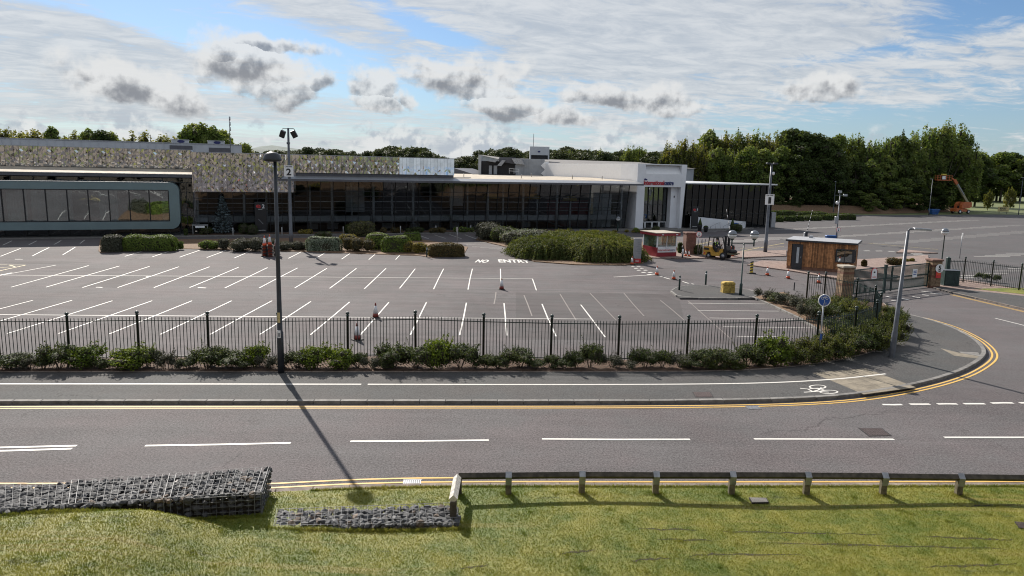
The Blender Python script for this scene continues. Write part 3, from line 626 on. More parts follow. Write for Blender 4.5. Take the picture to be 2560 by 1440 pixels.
# traffic islands and paved strips
ISL = P2((1678, 727), (1700, 744), (1885, 745), (1896, 728), (1841, 719), (1775, 714), (1727, 712), (1692, 717), z=.12)
isl = sheet('traffic_island', ISL, .115, 'asphalt_path', -.02)
kerb('island_kerb', smooth_line(ISL + [ISL[0]], 1), .6, .13, -.02, .128, 'kerb_concrete')
kerb('bed_kerb', [Vector((*p, 0)) for p in inner], .9, .13, -.02, .13, 'kerb_concrete')
sheet('kiosk_paving', P2((1575, 642), (1690, 645), (1835, 644), (1966, 639), (1966, 625), (1860, 628), (1700, 626), (1600, 628), z=.1), .10, 'block_paving', -.02)
sheet('hut_paving', P2((1868, 661), (1905, 651), (1965, 653), (2170, 647), (2320, 637), (2330, 690), (2240, 700), (2110, 698), (1975, 676), z=.1), .10, 'block_paving', -.02)
sheet('gate_side_paving', P2((2345, 716), (2400, 730), (2470, 741), (2560, 750), (2560, 722), (2420, 700), (2360, 690), (2330, 690), z=.1), .10, 'block_paving', -.02)
vg = sheet('gate_verge', P2((2432, 722), (2580, 738), (2720, 760), (2720, 735), (2560, 720), z=.1), .112, 'lawn')
sheet('gate_pavement', [tuple(p[:2]) for p in RK] + P2((2720, 768), (2570, 741), (2440, 727), (2350, 716), z=.1), .106, 'asphalt_path', -.02)
sheet('far_island', P2((2240, 631), (2255, 623), (2345, 632), z=.1), .12, 'block_paving', -.02)
# building forecourt: raised path and beds along the glass front
A2 = at(450, 592); B2 = at(1600, 577); A2.z = 0; B2.z = 0
UU = (B2 - A2).normalized(); NN = Vector((-UU.y, UU.x, 0)); BRZ = math.atan2(UU.y, UU.x)
def bp(s, d, z=0.0): return A2 + UU * s + NN * d + Vector((0, 0, z))
sheet('forecourt', [tuple(bp(s, d)[:2]) for s, d in ((-40, -.6), (60, -.3), (78, -.6), (82, 2), (60, 6), (-40, 6))], .10, 'kerb_concrete', -.02)
sheet('forecourt_bed', [tuple(bp(s, d)[:2]) for s, d in ((.8, .6), (50, .6), (50, 2.9), (.8, 2.9))], .118, 'soil')
# mid-park planting islands (soil under the hedges)
sheet('hedge_island', P2((246, 627), (250, 632), (440, 622), (600, 626), (760, 630), (1050, 640), (1078, 645), (1160, 636), (1170, 618), (1060, 600), (900, 594), (600, 598), (250, 600)), .05, 'leaf_litter', -.02)
sheet('hedge_roundabout', P2((1300, 640), (1335, 655), (1440, 663), (1560, 664), (1605, 660), (1640, 640), (1600, 600), (1400, 585), (1200, 590), (1190, 600), (1280, 622)), .08, 'leaf_litter', -.02)

# ------------------------------------------------------------------ lawn in front
def lawn_z(x, y, np_=np):
    e = np.interp(x, [p.x for p in NK], [p.y for p in NK]) - .24            # kerb line
    dd = e - y
    z = .06 + .04 * np.clip(dd / .5, 0, 1) + .02 * np.sin(x * .7) * np.clip(dd, 0, 2) + .03 * np.sin(x * .45 + y * .8) * np.clip(dd / 3, 0, 1)
    sx = np.clip((-5.9 - x) / 2.4, 0, 1); sx = sx * sx * (3 - 2 * sx)
    sy = np.clip((dd - 1.6) / .5, 0, 1); sy = sy * sy * (3 - 2 * sy)
    z = z + .47 * sx * sy - .03 * np.clip(dd - 1.5, 0, 1.5) * (1 - sx) * np.clip((-1.2 - x) / 1.2, 0, 1)
    return z
gx = np.arange(-27, 27.01, .25); ty = np.linspace(0, 1, 46) ** 1.3
X = np.repeat(gx[None], len(ty), 0); E_ = np.interp(gx, [p.x for p in NK], [p.y for p in NK]) - .24
Y = E_[None] - ty[:, None] * (E_[None] - 5.0); Z = lawn_z(X, Y)
nr, nc = X.shape; idx = np.arange(nr * nc).reshape(nr, nc)
fc = np.stack([idx[:-1, :-1], idx[1:, :-1], idx[1:, 1:], idx[:-1, 1:]], -1).reshape(-1, 4)
lw = link('lawn', npmesh('lawn', np.stack([X, Y, Z], -1).reshape(-1, 3), fc, 'lawn', smooth=True)); lw['kind'] = 'structure'

# ------------------------------------------------------------------ buildings (local frame: s along the front, d into the building, z up)
def building(name, label, cat='building'): return thing(name, label, cat, A2, BRZ)
def gridframe(mb, ss, zz, d0, d1, t, dep):
    """mullions and transoms on a plane leaning from depth d0 at the foot to d1 at the head"""
    z0, z1 = zz[0], zz[-1]; dd = lambda z: d0 + (d1 - d0) * (z - z0) / (z1 - z0)
    for s in ss: mb.bar((s, dd(z0), z0), (s, dd(z1), z1), t, dep, up=(1, 0, 0)) if False else mb.hexa([(s - t / 2, dd(z0) - dep, z0), (s + t / 2, dd(z0) - dep, z0), (s + t / 2, dd(z0), z0), (s - t / 2, dd(z0), z0), (s - t / 2, dd(z1) - dep, z1), (s + t / 2, dd(z1) - dep, z1), (s + t / 2, dd(z1), z1), (s - t / 2, dd(z1), z1)])
    return mb

def curtain(root, ss, zz, d0, d1, t, glass, frame, tilt=.006, seed=1):
    """glass wall: one object per pane, per mullion and per transom"""
    r = random.Random(seed); z0, z1 = zz[0], zz[-1]; dd = lambda z: d0 + (d1 - d0) * (z - z0) / (z1 - z0)
    for a, b in zip(ss, ss[1:]):
        for p, q in zip(zz, zz[1:]):
            j = [r.uniform(-tilt, tilt) for _ in range(4)]
            MB().hexa([(a + .01, dd(p) + j[0], p + .01), (b - .01, dd(p) + j[1], p + .01), (b - .01, dd(p) + j[1] + .012, p + .01), (a + .01, dd(p) + j[0] + .012, p + .01),
                       (a + .01, dd(q) + j[2], q - .01), (b - .01, dd(q) + j[3], q - .01), (b - .01, dd(q) + j[3] + .012, q - .01), (a + .01, dd(q) + j[2] + .012, q - .01)]).build('glass_pane', glass, root)
    for s in ss: gridframe(MB(), [s], zz, d0 - .02, d1 - .02, t, .12).build('mullion', frame, root)
    for z in zz: MB().box(ss[0], ss[-1], dd(z) - .105, dd(z) - .03, z - t / 2, z + t / 2).build('transom', frame, root)

# --- mirror panels: hammered polished sheets, each a folded column
def panel_mesh(wd, z0, z1, seed, lean=.055):
    r = np.random.default_rng(seed); ny = max(3, int((z1 - z0) / .30)); nx = 3
    xs = np.linspace(0, wd, nx); zs = np.linspace(z0, z1, ny + 1); vs = []; fs = []
    for j, z in enumerate(zs):
        for i, x in enumerate(xs):
            e = 0 if i in (0, nx - 1) else 1
            vs.append((x, r.uniform(-.0185, .0185) * (.35 + .65 * e) - lean * (z - z0), z + (r.uniform(-.1, .1) if 0 < j < ny else 0)))
    for j in range(ny):
        for i in range(nx - 1):
            a = j * nx + i; fs += [(a, a + 1, a + nx + 1), (a, a + nx + 1, a + nx)] if r.random() < .5 else [(a, a + 1, a + nx), (a + 1, a + nx + 1, a + nx)]
    mb = MB().add(vs, fs, 0, False); o = len(mb.v)
    mb.add([(0, .05, z0), (wd, .05, z0), (wd, .05, z1), (0, .05, z1)], [(0, 3, 2, 1)])
    return mb.mesh('mirror_panel', 'mirror')

mh = building('mirror_clad_hall', 'low hall clad in crumpled mirror panels above the glass front', 'building')
PW = .455
PA = [panel_mesh(PW - .02, 7.52, 9.75, k) for k in range(6)]; PB = [panel_mesh(PW - .02, 4.98, 9.45, 20 + k) for k in range(6)]; PC = [panel_mesh(PW - .02, 7.36, 9.45, 40 + k) for k in range(6)]; PD = [panel_mesh(PW - .02, 7.36, 9.45, 60 + k, -.05) for k in range(6)]
k = 0; s = -31.0
while s < 1.5:
    link('mirror_panel', PA[k * 5 % 6], mh, (s, 8.40, 0), rot=(.006 * math.sin(k * 1.7), 0, 0)); s += PW; k += 1
s = 1.62
while s < 33.0:
    link('mirror_panel', (PB if s < 12.9 else (PC if s < 25.5 else PD))[k * 5 % 6], mh, (s, 2.6 if s < 12.9 else 2.45, 0), rot=(0, 0, 0)); s += PW; k += 1
for s0, s1, d, z in ((-31, 1.55, 8.2, 9.74), (1.6, 33.05, 2.28, 9.45)):
    MB().box(s0, s1, d - .12, d + .25, z, z + .07).build('coping', 'galv', mh)
MB().box(-31, 1.55, 8.6, 14, 6.0, 9.70).box(1.62, 33.0, 2.72, 14, 6.9, 9.41).box(1.62, 12.9, 2.72, 14, 4.95, 6.9).build('wall', 'roof_dark', mh)
MB().box(1.5, 1.61, 2.2, 8.5, 4.95, 9.5).build('corner_panel', 'mirror', mh)

# --- left foyer: teal window box, clerestory and flat roof
ev = building('events_building', 'low building with rounded teal window box standing under a flat tan roof', 'building')
MB().hexa([(-31, 1.6, 6.85), (1.5, 1.6, 6.85), (1.5, 8.15, 6.98), (-31, 8.15, 6.98), (-31, 1.6, 6.93), (1.5, 1.6, 6.93), (1.5, 8.15, 7.48), (-31, 8.15, 7.48)]).build('roof', 'roof_tan', ev)
MB().box(-31, 1.52, 1.5, 1.59, 6.58, 6.90).build('fascia', 'roof_dark', ev); MB().box(-31, 1.52, 1.44, 1.56, 6.902, 6.96).build('gutter', 'fascia', ev)
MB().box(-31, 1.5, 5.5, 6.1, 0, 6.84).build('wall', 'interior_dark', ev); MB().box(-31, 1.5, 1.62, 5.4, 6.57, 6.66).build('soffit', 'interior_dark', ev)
cs = [-31 + 2.1 * i for i in range(16)]; cs[-1] = 1.45
curtain(ev, cs, [5.98, 6.5], 2.6, 2.6, .07, 'glass_dark', 'frame_dark', seed=3)
curtain(ev, [-31 + 2.0 * i for i in range(16)] + [.0], [.1, .92], 1.6, 1.6, .07, 'glass_dark', 'frame_dark', seed=4)
curtain(ev, [.1, .8, 1.5], [.1, 2.2, 4.9, 6.5], 3.0, 3.0, .07, 'glass_dark', 'frame_dark', seed=9)
# the box: outline with rounded right end, opening cut through
def rr(s0, s1, z0, z1, r, n=7):
    pts = [(s0, z0)]
    for cx, cz, a0 in ((s1 - r, z0 + r, -math.pi / 2), (s1 - r, z1 - r, 0)):
        for i in range(n + 1):
            a = a0 + math.pi / 2 * i / n; pts.append((cx + r * math.cos(a), cz + r * math.sin(a)))
    return pts + [(s0, z1)]
OUT = rr(-31, .12, .90, 6.02, .95); INN = rr(-30.6, -.92, 1.72, 5.22, .12)
mb = MB(); n_ = len(OUT)
vs = [(x, 0, z) for x, z in OUT] + [(x, 0, z) for x, z in INN] + [(x, 2.6, z) for x, z in OUT] + [(x, .5, z) for x, z in INN]
fs = []
for i in range(n_ - 1):
    fs += [(i, i + 1, n_ + i + 1, n_ + i), (i, 2 * n_ + i, 2 * n_ + i + 1, i + 1), (n_ + i, n_ + i + 1, 3 * n_ + i + 1, 3 * n_ + i)]
fs += [(n_ - 1, 0, n_, 2 * n_ - 1), (n_ - 1, 3 * n_ - 1, 2 * n_, 0), tuple(range(2 * n_, 3 * n_))]
mb.add(vs, fs); mb.build('teal_surround', 'teal', ev)
MB().box(-31, -.95, -.06, .2, 6.022, 6.07).build('coping', 'steel_white', ev)
curtain(ev, [-30.5 + 1.97 * i for i in range(15)] + [-.98], [1.76, 5.18], .42, .20, .09, 'glass_teal', 'frame_dark', .016, 5)
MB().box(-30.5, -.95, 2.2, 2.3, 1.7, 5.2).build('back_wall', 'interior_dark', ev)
MB().box(-30.5, -.95, .5, 2.2, 1.62, 1.70).build('floor', 'interior_white', ev)
for s0, s1 in ((-24, -21.5), (-18.5, -16.8), (-16.4, -14.6), (-14.2, -10.4), (-7.9, -6.1), (-1.7, -1.0)):
    mb = MB(); n = 14
    for i in range(n):
        a, b = s0 + (s1 - s0) * i / n, s0 + (s1 - s0) * (i + 1) / n
        mb.add([(a, .75 + .05 * (i % 2), 1.72), (b, .75 + .05 * ((i + 1) % 2), 1.72), (b, .75 + .05 * ((i + 1) % 2), 5.2), (a, .75 + .05 * (i % 2), 5.2)], [(0, 1, 2, 3)], 0, True)
    mb.build('curtain', 'blind', ev)
MB().box(-31, 1.5, 3.2, 3.25, .1, 6.4).build('inner_wall', 'interior_dark', ev)
# entrance porch between the two fronts
po = thing('entrance_porch', 'small flat framed porch at the foot of the glass beside the teal box', 'porch', bp(1.3, 1.2, .1), BRZ)
for s_ in (0, 1.55):
    for d_ in (0, 1.2): MB().box(s_, s_ + .06, d_, d_ + .06, 0, 1.05).build('post', 'galv', po)
MB().box(-.05, 1.66, -.05, 1.3, 1.05, 1.12).build('roof', 'fascia', po); MB().box(.3, 1.3, -.08, -.051, .80, 1.02).build('sign_panel', 'interior_white', po)

# --- the glass foyer with canopy
gf = building('glass_foyer', 'long two storey dark glass front under a flat oversailing canopy', 'building')
gs = [12.75 + 1.553 * i for i in range(31)]
curtain(gf, gs, [.12, 1.35, 2.75, 4.55, 5.15, 6.45], 3.3, 2.25, .055, 'glass_dark', 'frame_dark', .010, 11)
curtain(gf, [1.62 + 1.39 * i for i in range(9)], [.12, 1.35, 2.75, 4.2, 4.94], 3.3, 2.62, .055, 'glass_dark', 'frame_dark', .010, 12)
# canopy: sloped leading edge, fascia, flat roof behind
mb = MB(); cs0, cs1 = 10.6, 60.55
mb.hexa([(cs0 + .4, .55, 6.42), (cs1, .55, 6.42), (cs1, 3.0, 6.46), (cs0 + 1.5, 3.0, 6.46), (cs0 + .4, .55, 6.60), (cs1, .55, 6.60), (cs1, 2.3, 6.95), (cs0 + 1.5, 2.3, 6.95)])
mb.build('canopy', 'fascia', gf)
mb = MB(); mb.poly([(cs0, .48), (cs1 + .02, .42), (cs1 + .02, .545), (cs0 + .4, .545)], 6.38, 6.63); mb.build('fascia', 'roof_dark', gf)
MB().hexa([(12.9, 2.32, 6.5), (60.5, 2.32, 6.5), (60.5, 16, 6.5), (12.9, 16, 6.5), (12.9, 2.32, 6.953), (60.5, 2.32, 6.953), (60.5, 16, 7.25), (12.9, 16, 7.25)]).build('roof', 'roof_tan', gf)
for a, b in (((40, 15.5), (56, 15.5)), ((56, 15.5), (60.2, 3.2))):
    MB().bar((*a, 7.42), (*b, 7.2), .05, .05).build('roof_rail', 'steel_white', gf)
for k, (s_, d_) in enumerate(((35.5, 6), (44, 6), (52, 6), (49, 14), (55, 12), (58, 8))): MB().lathe([(.05, 0), (.05, .45), (.09, .47), (.02, .52)], 8, (s_, d_, 6.95 + d_ * .018)).build('vent_pipe', 'galv', gf)
for s_ in (26, 29.5, 33.2): MB().box(s_, s_ + 2.4, 3.3, 4.5, 7.06, 7.13).box(s_ + .2, s_ + .25, 3.4, 3.5, 6.9, 7.06).build('rooflight', 'galv', gf)
# inside: floors, columns, balustrade, walls
MB().box(1.7, 59.3, 4.9, 14, 1.38, 1.62).box(1.7, 59.3, 3.95, 4.9, 1.36, 2.02).build('upper_floor', 'interior_white', gf)
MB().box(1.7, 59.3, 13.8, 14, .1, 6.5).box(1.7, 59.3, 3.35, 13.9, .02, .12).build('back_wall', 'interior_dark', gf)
MB().box(13, 59.3, 3.4, 13.8, 6.30, 6.44).build('ceiling', 'interior_dark', gf)
for i in range(12):
    s_ = 1.9 + 5.18 * i; MB().lathe([(.17, .1), (.17, 4.9 if s_ < 12.6 else 6.4)], 10, (s_, 3.62, 0)).build('column', 'column_grey', gf)
    MB().lathe([(.13, .1), (.13, 4.9 if s_ < 10 else 6.4)], 10, (s_ + 2.6, 4.6, 0)).build('column', 'column_grey', gf)
MB().box(1.7, 59.2, 4.82, 4.86, 3.02, 3.07).box(1.7, 59.2, 4.82, 4.86, 2.55, 2.58).build('balustrade', 'galv', gf)
MB().box(12.9, 59.0, 3.5, 3.58, 3.80, 3.90).box(1.7, 12.6, 3.5, 3.58, 3.55, 3.63).build('light_track', 'column_grey', gf)
MB().box(48.8, 55.5, 7.5, 7.6, .12, 4.0).build('partition', 'interior_red', gf); MB().box(55.6, 58.6, 6.0, 6.1, .12, 5.2).box(20, 22.5, 9, 9.1, 2.2, 5.6).box(33.5, 35.4, 6, 6.1, 3.2, 6.1).build('partition', 'interior_white', gf)
mb = MB()
for i in range(9): mb.box(46.6 + i * .42, 47.05 + i * .42, 5.4, 6.6, 1.5 - i * .16, 1.58 - i * .16)
mb.bar((46.5, 5.35, 2.5), (50.6, 5.35, 1.0), .05, .06); mb.build('staircase', 'galv', gf)
for s_, wd, z_ in ((39.2, 1.9, 4.25), (45.6, 1.7, 4.25), (51.3, 1.9, 4.0)):
    MB().lathe([(wd * .62, 0), (wd * .55, .25), (wd * .45, .62), (wd * .2, .66)], 14, (s_, 5.2, z_)).build('lamp_shade', 'lamp_yellow', gf)
for s_ in (14.8, 17.3, 21, 24.5, 28.3, 31.1, 33.9, 36.7, 40.2, 44.7): MB().box(s_, s_ + 1.3, 7.0, 7.6, .12, .9).build('counter', 'interior_white', gf)

# --- white entrance portal with lettering
pw = building('entrance_portal', 'tall white square portal with name lettering over a glazed doorway', 'building')
S0, S1, O0, O1, ZO, ZT, DF, DB = 60.7, 69.15, 62.0, 68.25, 6.18, 9.5, 2.4, 7.2
def col_(s0b, s0t, s1b, s1t, z0, z1): return MB().hexa([(s0b, DF, z0), (s1b, DF, z0), (s1b, DB, z0), (s0b, DB, z0), (s0t, DF, z1), (s1t, DF, z1), (s1t, DB, z1), (s0t, DB, z1)])
col_(S0 - .05, S0, O0, O0, .02, ZT).build('jamb', 'portal_white', pw); col_(O1, O1, S1 - .45, S1, .02, ZT).build('jamb', 'portal_white', pw)
mb = MB().box(O0 + .001, O1 - .001, DF, DB, ZO, 8.05).box(O0 + .001, O1 - .001, DF, DB, 9.36, ZT)
mb.build('lintel', 'portal_white', pw)
MB().hexa([(O0 + .01, DF + .12, 8.06), (O1 - .01, DF + .12, 8.06), (O1 - .01, DF + 1.6, 8.06), (O0 + .01, DF + 1.6, 8.06), (O0 + .01, DF + .95, 9.35), (O1 - .01, DF + .95, 9.35), (O1 - .01, DF + 1.6, 9.35), (O0 + .01, DF + 1.6, 9.35)]).build('panel', 'panel_white', pw)
MB().box(S0 + .01, S0 + .3, DB + .01, 36, 4, 9.49).build('side_wall', 'panel_white', pw); MB().box(S0 + .3, S1, DB + .01, 36, 8.4, 8.6).box(S1 - .3, S1 - .01, DB + .01, 36, .02, 9.0).build('roof', 'roof_grey', pw)
curtain(pw, [O0 + .03 + .88 * i for i in range(7)] + [67.05], [.08, 1.05, 2.0, 3.5, 6.15], 4.2, 4.2, .06, 'glass_portal', 'frame_dark', .006, 15)
MB().box(67.1, O1 - .01, 3.2, 4.3, .08, 6.16).build('inner_wall', 'portal_white', pw); MB().box(67.6, 67.75, 3.14, 3.2, 4.6, 4.9).build('wall_lamp', 'frame_dark', pw)
MB().box(O0, 67.05, 6.8, 6.9, .05, 6.1).build('back_wall', 'interior_dark', pw)
for i in range(4):
    a = O0 + .15 + i * 1.22
    d_ = MB().box(a, a + .12, 4.0, 4.07, .09, 1.0).box(a + 1.06, a + 1.18, 4.0, 4.07, .09, 1.0).box(a + .121, a + 1.059, 4.0, 4.07, .88, 1.0).build('door', 'steel_white', pw)
    MB().box(a + .14, a + 1.04, 4.02, 4.04, .1, .87).build('door_glass', 'glass_dark', d_)
t1 = text('lettering', 'international', .9, 'logo_red', pw, (0, 0, 0), UPR, .08, .022, 3.45, None, 'LEFT'); t2_ = text('lettering', 'centre', .9, 'logo_blue', pw, (0, 0, 0), UPR, .08, .022, 1.62, None, 'LEFT'); t3 = text('lettering', 'the', .36, 'logo_blue', pw, (0, 0, 0), UPR, .08, .012, None, None, 'LEFT')
def zmin(o): return min(v.co.x for v in o.data.vertices)
for o, s_, z_ in ((t1, 61.78, 6.76), (t2_, 65.26, 6.76), (t3, 61.82, 7.26)):
    for v in o.data.vertices: v.co.y *= 1.0
    o.location = (s_ - zmin(o), DF - .045, z_)
# --- right wing of dark glass, long white ramp wall
wg = building('dark_glass_wing', 'single storey black glass wing with thin white roof edge right of the portal', 'building')
curtain(wg, [69.6 + 1.16 * i for i in range(15)], [.1, 2.2, 4.4, 6.6], 3.1, 2.9, .05, 'glass_wing', 'frame_dark', .015, 17)
MB().box(69.3, 86.2, 2.3, 30, 6.68, 6.86).build('roof', 'steel_white', wg); MB().box(69.5, 86, 3.6, 28, .02, 6.66).build('wall', 'interior_dark', wg); MB().box(85.9, 86.7, 2.7, 4.0, .02, 2.4).build('end_pier', 'fascia', wg)
rw = building('ramp_wall', 'long white wall sloping down beside the portal steps', 'wall')
MB().hexa([(69.6, 1.2, .02), (79.6, 1.2, .02), (79.6, 1.5, .02), (69.6, 1.5, .02), (69.6, 1.2, 1.95), (79.6, 1.2, 1.08), (79.6, 1.5, 1.08), (69.6, 1.5, 1.95)]).build('wall', 'portal_white', rw)
for i in range(3):
    s_ = 72.4 + 2.3 * i
    hr = thing('handrail', ('left', 'middle', 'right')[i] + ' of the three slanting steel handrails before the white ramp wall', 'handrail', bp(s_, .9), BRZ, 'handrails before the ramp wall')
    MB().tube([(0, -.6, .25), (.1, -.5, .45), (1.9, 0, .98), (2.3, 0, .98)], .025, 6).build('rail', 'galv', hr); 
    for a, z_ in ((.3, .5), (1.2, .77), (2.1, .96)): MB().tube([(a, -.3, .02), (a, -.3 + .14 * a, z_)], .02, 6).build('post', 'galv', hr)
def totem(nm, s, d, W_, H_, n_, label):
    t = thing('totem_sign', label, 'sign', bp(s, d, .1), BRZ)
    MB().bevbox(-W_ / 2, W_ / 2, -.12, .12, 0, H_, .02).build('panel', 'sign_black', t)
    a = text('lettering', 'e', H_ * .21, 'sign_red', t, (-W_ * .18, -.128, H_ * .86), UPR, .012, .012, W_ * .40); text('lettering', n_, H_ * .17, 'sign_white', t, (W_ * .24, -.128, H_ * .862), UPR, .012, .010)
    MB().box(-W_ * .20, W_ * .16, -.13, -.122, H_ * .765, H_ * .775).box(-W_ * .36, W_ * .36, -.13, -.122, H_ * .1, H_ * .112).build('rule', 'sign_white', t)
    MB().bar((-W_ * .2, -.126, H_ * .46), (W_ * .2, -.126, H_ * .30), .01, .06).build('stripe', 'grey_text', t) if n_ == '2' else None
totem('e2', 8.8, 1.9, 1.32, 3.75, '2', 'tall black totem sign reading e2 before the dark glass'); totem('e1', 70.0, 1.0, 1.15, 3.3, '1', 'tall black totem sign reading e1 at the right edge of the white portal')
pass
# --- buildings behind
wh = building('white_hall', 'long pale ribbed hall rising behind the mirror panels', 'building')
ld = 24
def zat(x, y, d):
    r = ray(x, y); o = A2 + NN * d; t = (o - EYE).dot(NN) / r.dot(NN); p = EYE + r * t; return (p - A2).dot(UU), p.z
sa, za = zat(0, 341, ld); sb, zb_ = zat(604, 364, ld)
MB().box(sa - 14, sb, ld, ld + 30, .02, (za + zb_) / 2 - .12).build('wall', 'hall_white', wh)
mb = MB(); s_ = sa - 13.9
MB().box(sa - 14, sb + .05, ld - .08, ld + 30, (za + zb_) / 2 - .118, (za + zb_) / 2).build('coping', 'galv', wh)
while s_ < sb: MB().box(s_, s_ + .06, ld - .05, ld - .002, .02, (za + zb_) / 2 - .15).build('rib', 'hall_white', wh); s_ += 1.0
for (x0, x1, y0, y1, dx0, dx1, dy0) in ((428, 472, 349, 358, 424, 481, 363), (519, 562, 352, 362, 522, 576, 369)):
    u0, zz0 = zat(x0, y0, ld + 1); u1, zz1 = zat(x1, y1 + 4, ld + 1)
    ru = thing('rooftop_unit', ('left' if x0 < 500 else 'right') + ' white air handling unit on the roof of the long pale hall', 'rooftop unit', tuple(bp(u0, ld + 1, (za + zb_) / 2)), BRZ, 'rooftop air handling units')
    hh = zz0 - (za + zb_) / 2
    MB().bevbox(0, u1 - u0, 0, 2.2, .001, hh, .06).build('casing', 'hall_white', ru); MB().box(-.06, u1 - u0 + .06, -.06, 2.26, hh + .001, hh + .06).build('lid', 'hall_white', ru)
    vs = [(u1 - u0 - 1.0 + .48 * math.cos(a), -.012, hh * .5 + .2 * math.sin(a)) for a in [2 * math.pi * i / 18 for i in range(18)]]
    MB().add(vs + [(x, 0, z) for x, y, z in vs], [tuple(range(18))] + [(i, (i + 1) % 18, 18 + (i + 1) % 18, 18 + i) for i in range(18)]).build('emblem', 'logo_blue', ru)
    v0, q0 = zat(dx0, dy0, ld); v1, q1 = zat(dx1, dy0, ld)
    MB().box(v0, v1, ld - .09, ld - .052, 6, q0).build('louvre_door', 'roof_dark', wh)
ms = thing('radio_mast', 'thin grey radio mast standing against the sky on the left', 'mast', tuple(bp(*[zat(575, 345, 20)[0], 20], 0))); zt = zat(573, 291, 20)[1]
MB().tube([(0, 0, .02), (0, 0, zt)], [.10, .04], 6).build('pole', 'pole_grey', ms)
for z_ in (zt - .3, zt - 1.0, zt - 1.7): MB().tube([(.06, 0, z_ - .25), (.06, 0, z_ + .25)], .10, 6).build('aerial', 'galv', ms)
# grey gabled hall far behind, with its plant enclosure and white roof cabin
gh = thing('grey_hall', 'large grey hall with shallow dark roof behind the glass foyer', 'building')
def atd(x, y, Y): return Vector(at_y(x, y, Y))
Yg = 165
p1, p2, p3 = atd(1196, 386, Yg), atd(1300, 400, Yg - 6), atd(1500, 403, Yg + 6)
zr = p1.z
MB().add([(p1.x, Yg, .02), (p1.x + 10, Yg - 14, .02), (p1.x + 10, Yg - 14, p1.z - 2.2), (p1.x, Yg, zr), (p1.x + 46, Yg - 6, .02), (p1.x + 46, Yg - 6, p1.z - 2.2), ],
         [(0, 1, 2, 3), (1, 4, 5, 2)]).build('wall', 'clad_grey', gh)
MB().add([(p1.x - .3, Yg - .2, zr), (p1.x + 10, Yg - 14.4, p1.z - 2.15), (p1.x + 46.4, Yg - 6.4, p1.z - 2.15), (p1.x + 38, Yg + 18, zr - .7), (p1.x + 6, Yg + 30, zr - .2)], [(0, 1, 2, 3, 4)]).build('roof', 'roof_grey', gh)
c0, c1 = atd(1325, 366, Yg + 6), atd(1373, 394, Yg + 6)
rc = thing('roof_cabin', 'square white plant cabin standing on the grey hall roof', 'cabin', (c0.x, Yg + 6, c1.z - .4))
W_ = c1.x - c0.x; H_ = c0.z - c1.z + .4
MB().box(0, W_, 0, 4, H_ * .32, H_).box(0, .3, 0, 4, 0, H_ * .32).box(W_ - .3, W_, 0, 4, 0, H_ * .32).build('casing', 'hall_white', rc); MB().box(.3, W_ - .3, .5, 3.8, 0, H_ * .318).build('louvre', 'black_plant', rc)
mb = MB(); mb.lathe([(.30, 0), (.30, .03)], 14); mb.xf(Matrix.Translation((W_ * .47, -.035, H_ * .6)) @ Matrix.Rotation(math.pi / 2, 4, 'X') @ Matrix.Scale(.6, 4, (0, 1, 0))); mb.build('emblem', 'logo_blue', rc)
mb = MB().tube([(W_ * .18, 1, H_), (W_ * .18, 1, H_ + 2.9)], .06, 6); mb.build('aerial', 'pole_grey', rc)
pe = thing('plant_enclosure', 'grey roof plant enclosure with dark openings and angled ducts', 'plant enclosure')
Yp = 138
def pbox(x0, y0, x1, y1, dep, nm, m, dy=0):
    a, b = atd(x0, y1, Yp + dy), atd(x1, y0, Yp + dy); return MB().box(a.x, b.x, Yp + dy, Yp + dy + dep, a.z, b.z).build(nm, m, pe)
pbox(1202, 404, 1290, 440, 5, 'back_screen', 'black_plant', 1.5); pbox(1196, 388, 1203, 440, 6, 'end_wall', 'clad_grey'); pbox(1222, 414, 1230, 436, .3, 'pier', 'clad_grey', 1); pbox(1234, 414, 1243, 436, .3, 'pier', 'clad_grey', 1)
pbox(1287, 412, 1294, 433, .6, 'pier', 'clad_grey', .6); pbox(1289, 398, 1362, 440, 5, 'louvre_wall', 'clad_grey', .2)
for i in range(14):
    a = 1304 + i * 4.1; pbox(a, 399, a + 1.0, 438, .06, 'louvre_rib', 'roof_dark', .1)
def duct(q, dy, nm, m):
    p = [atd(x, y, Yp + dy) for x, y in q]; MB().add([tuple(v) for v in p] + [(v.x, v.y + 2.5, v.z) for v in p], [(0, 1, 2, 3), (7, 6, 5, 4), (0, 4, 5, 1), (1, 5, 6, 2), (2, 6, 7, 3), (3, 7, 4, 0)]).build(nm, m, pe)
duct(((1243, 414), (1253, 415), (1264, 401), (1255, 400)), -1, 'duct', 'fascia'); duct(((1216, 402), (1238, 406), (1247, 397), (1232, 401)), -.4, 'duct', 'fascia'); duct(((1287, 409), (1312, 412), (1302, 396), (1279, 396)), -.8, 'duct', 'galv'); duct(((1247, 404), (1286, 410), (1290, 394), (1248, 393)), .6, 'hood', 'roof_dark')
mb = MB()
for a, b in (((1273, 421), (1297, 423)), ((1273, 427), (1297, 429)), ((1273, 421), (1273, 434)), ((1285, 422), (1285, 435)), ((1297, 423), (1297, 436))): mb.bar(atd(*a, Yp - 2), atd(*b, Yp - 2), .07, .07)
mb.build('guard_rail', 'steel_white', pe)
zg = [atd(1362, 404, Yp), atd(1352, 414, Yp), atd(1362, 424, Yp), atd(1352, 434, Yp), atd(1362, 442, Yp), atd(1372, 442, Yp), atd(1372, 404, Yp)]
MB().add([tuple(p) for p in zg] + [(p.x, p.y + .3, p.z) for p in zg], [(0, 1, 2, 3, 4, 5, 6)] + [(i, (i + 1) % 7, 7 + (i + 1) % 7, 7 + i) for i in range(7)]).build('zigzag_edge', 'panel_white', pe)
ch = thing('dark_gable_roof', 'low dark sloping roof end behind the last mirror panels', 'building')
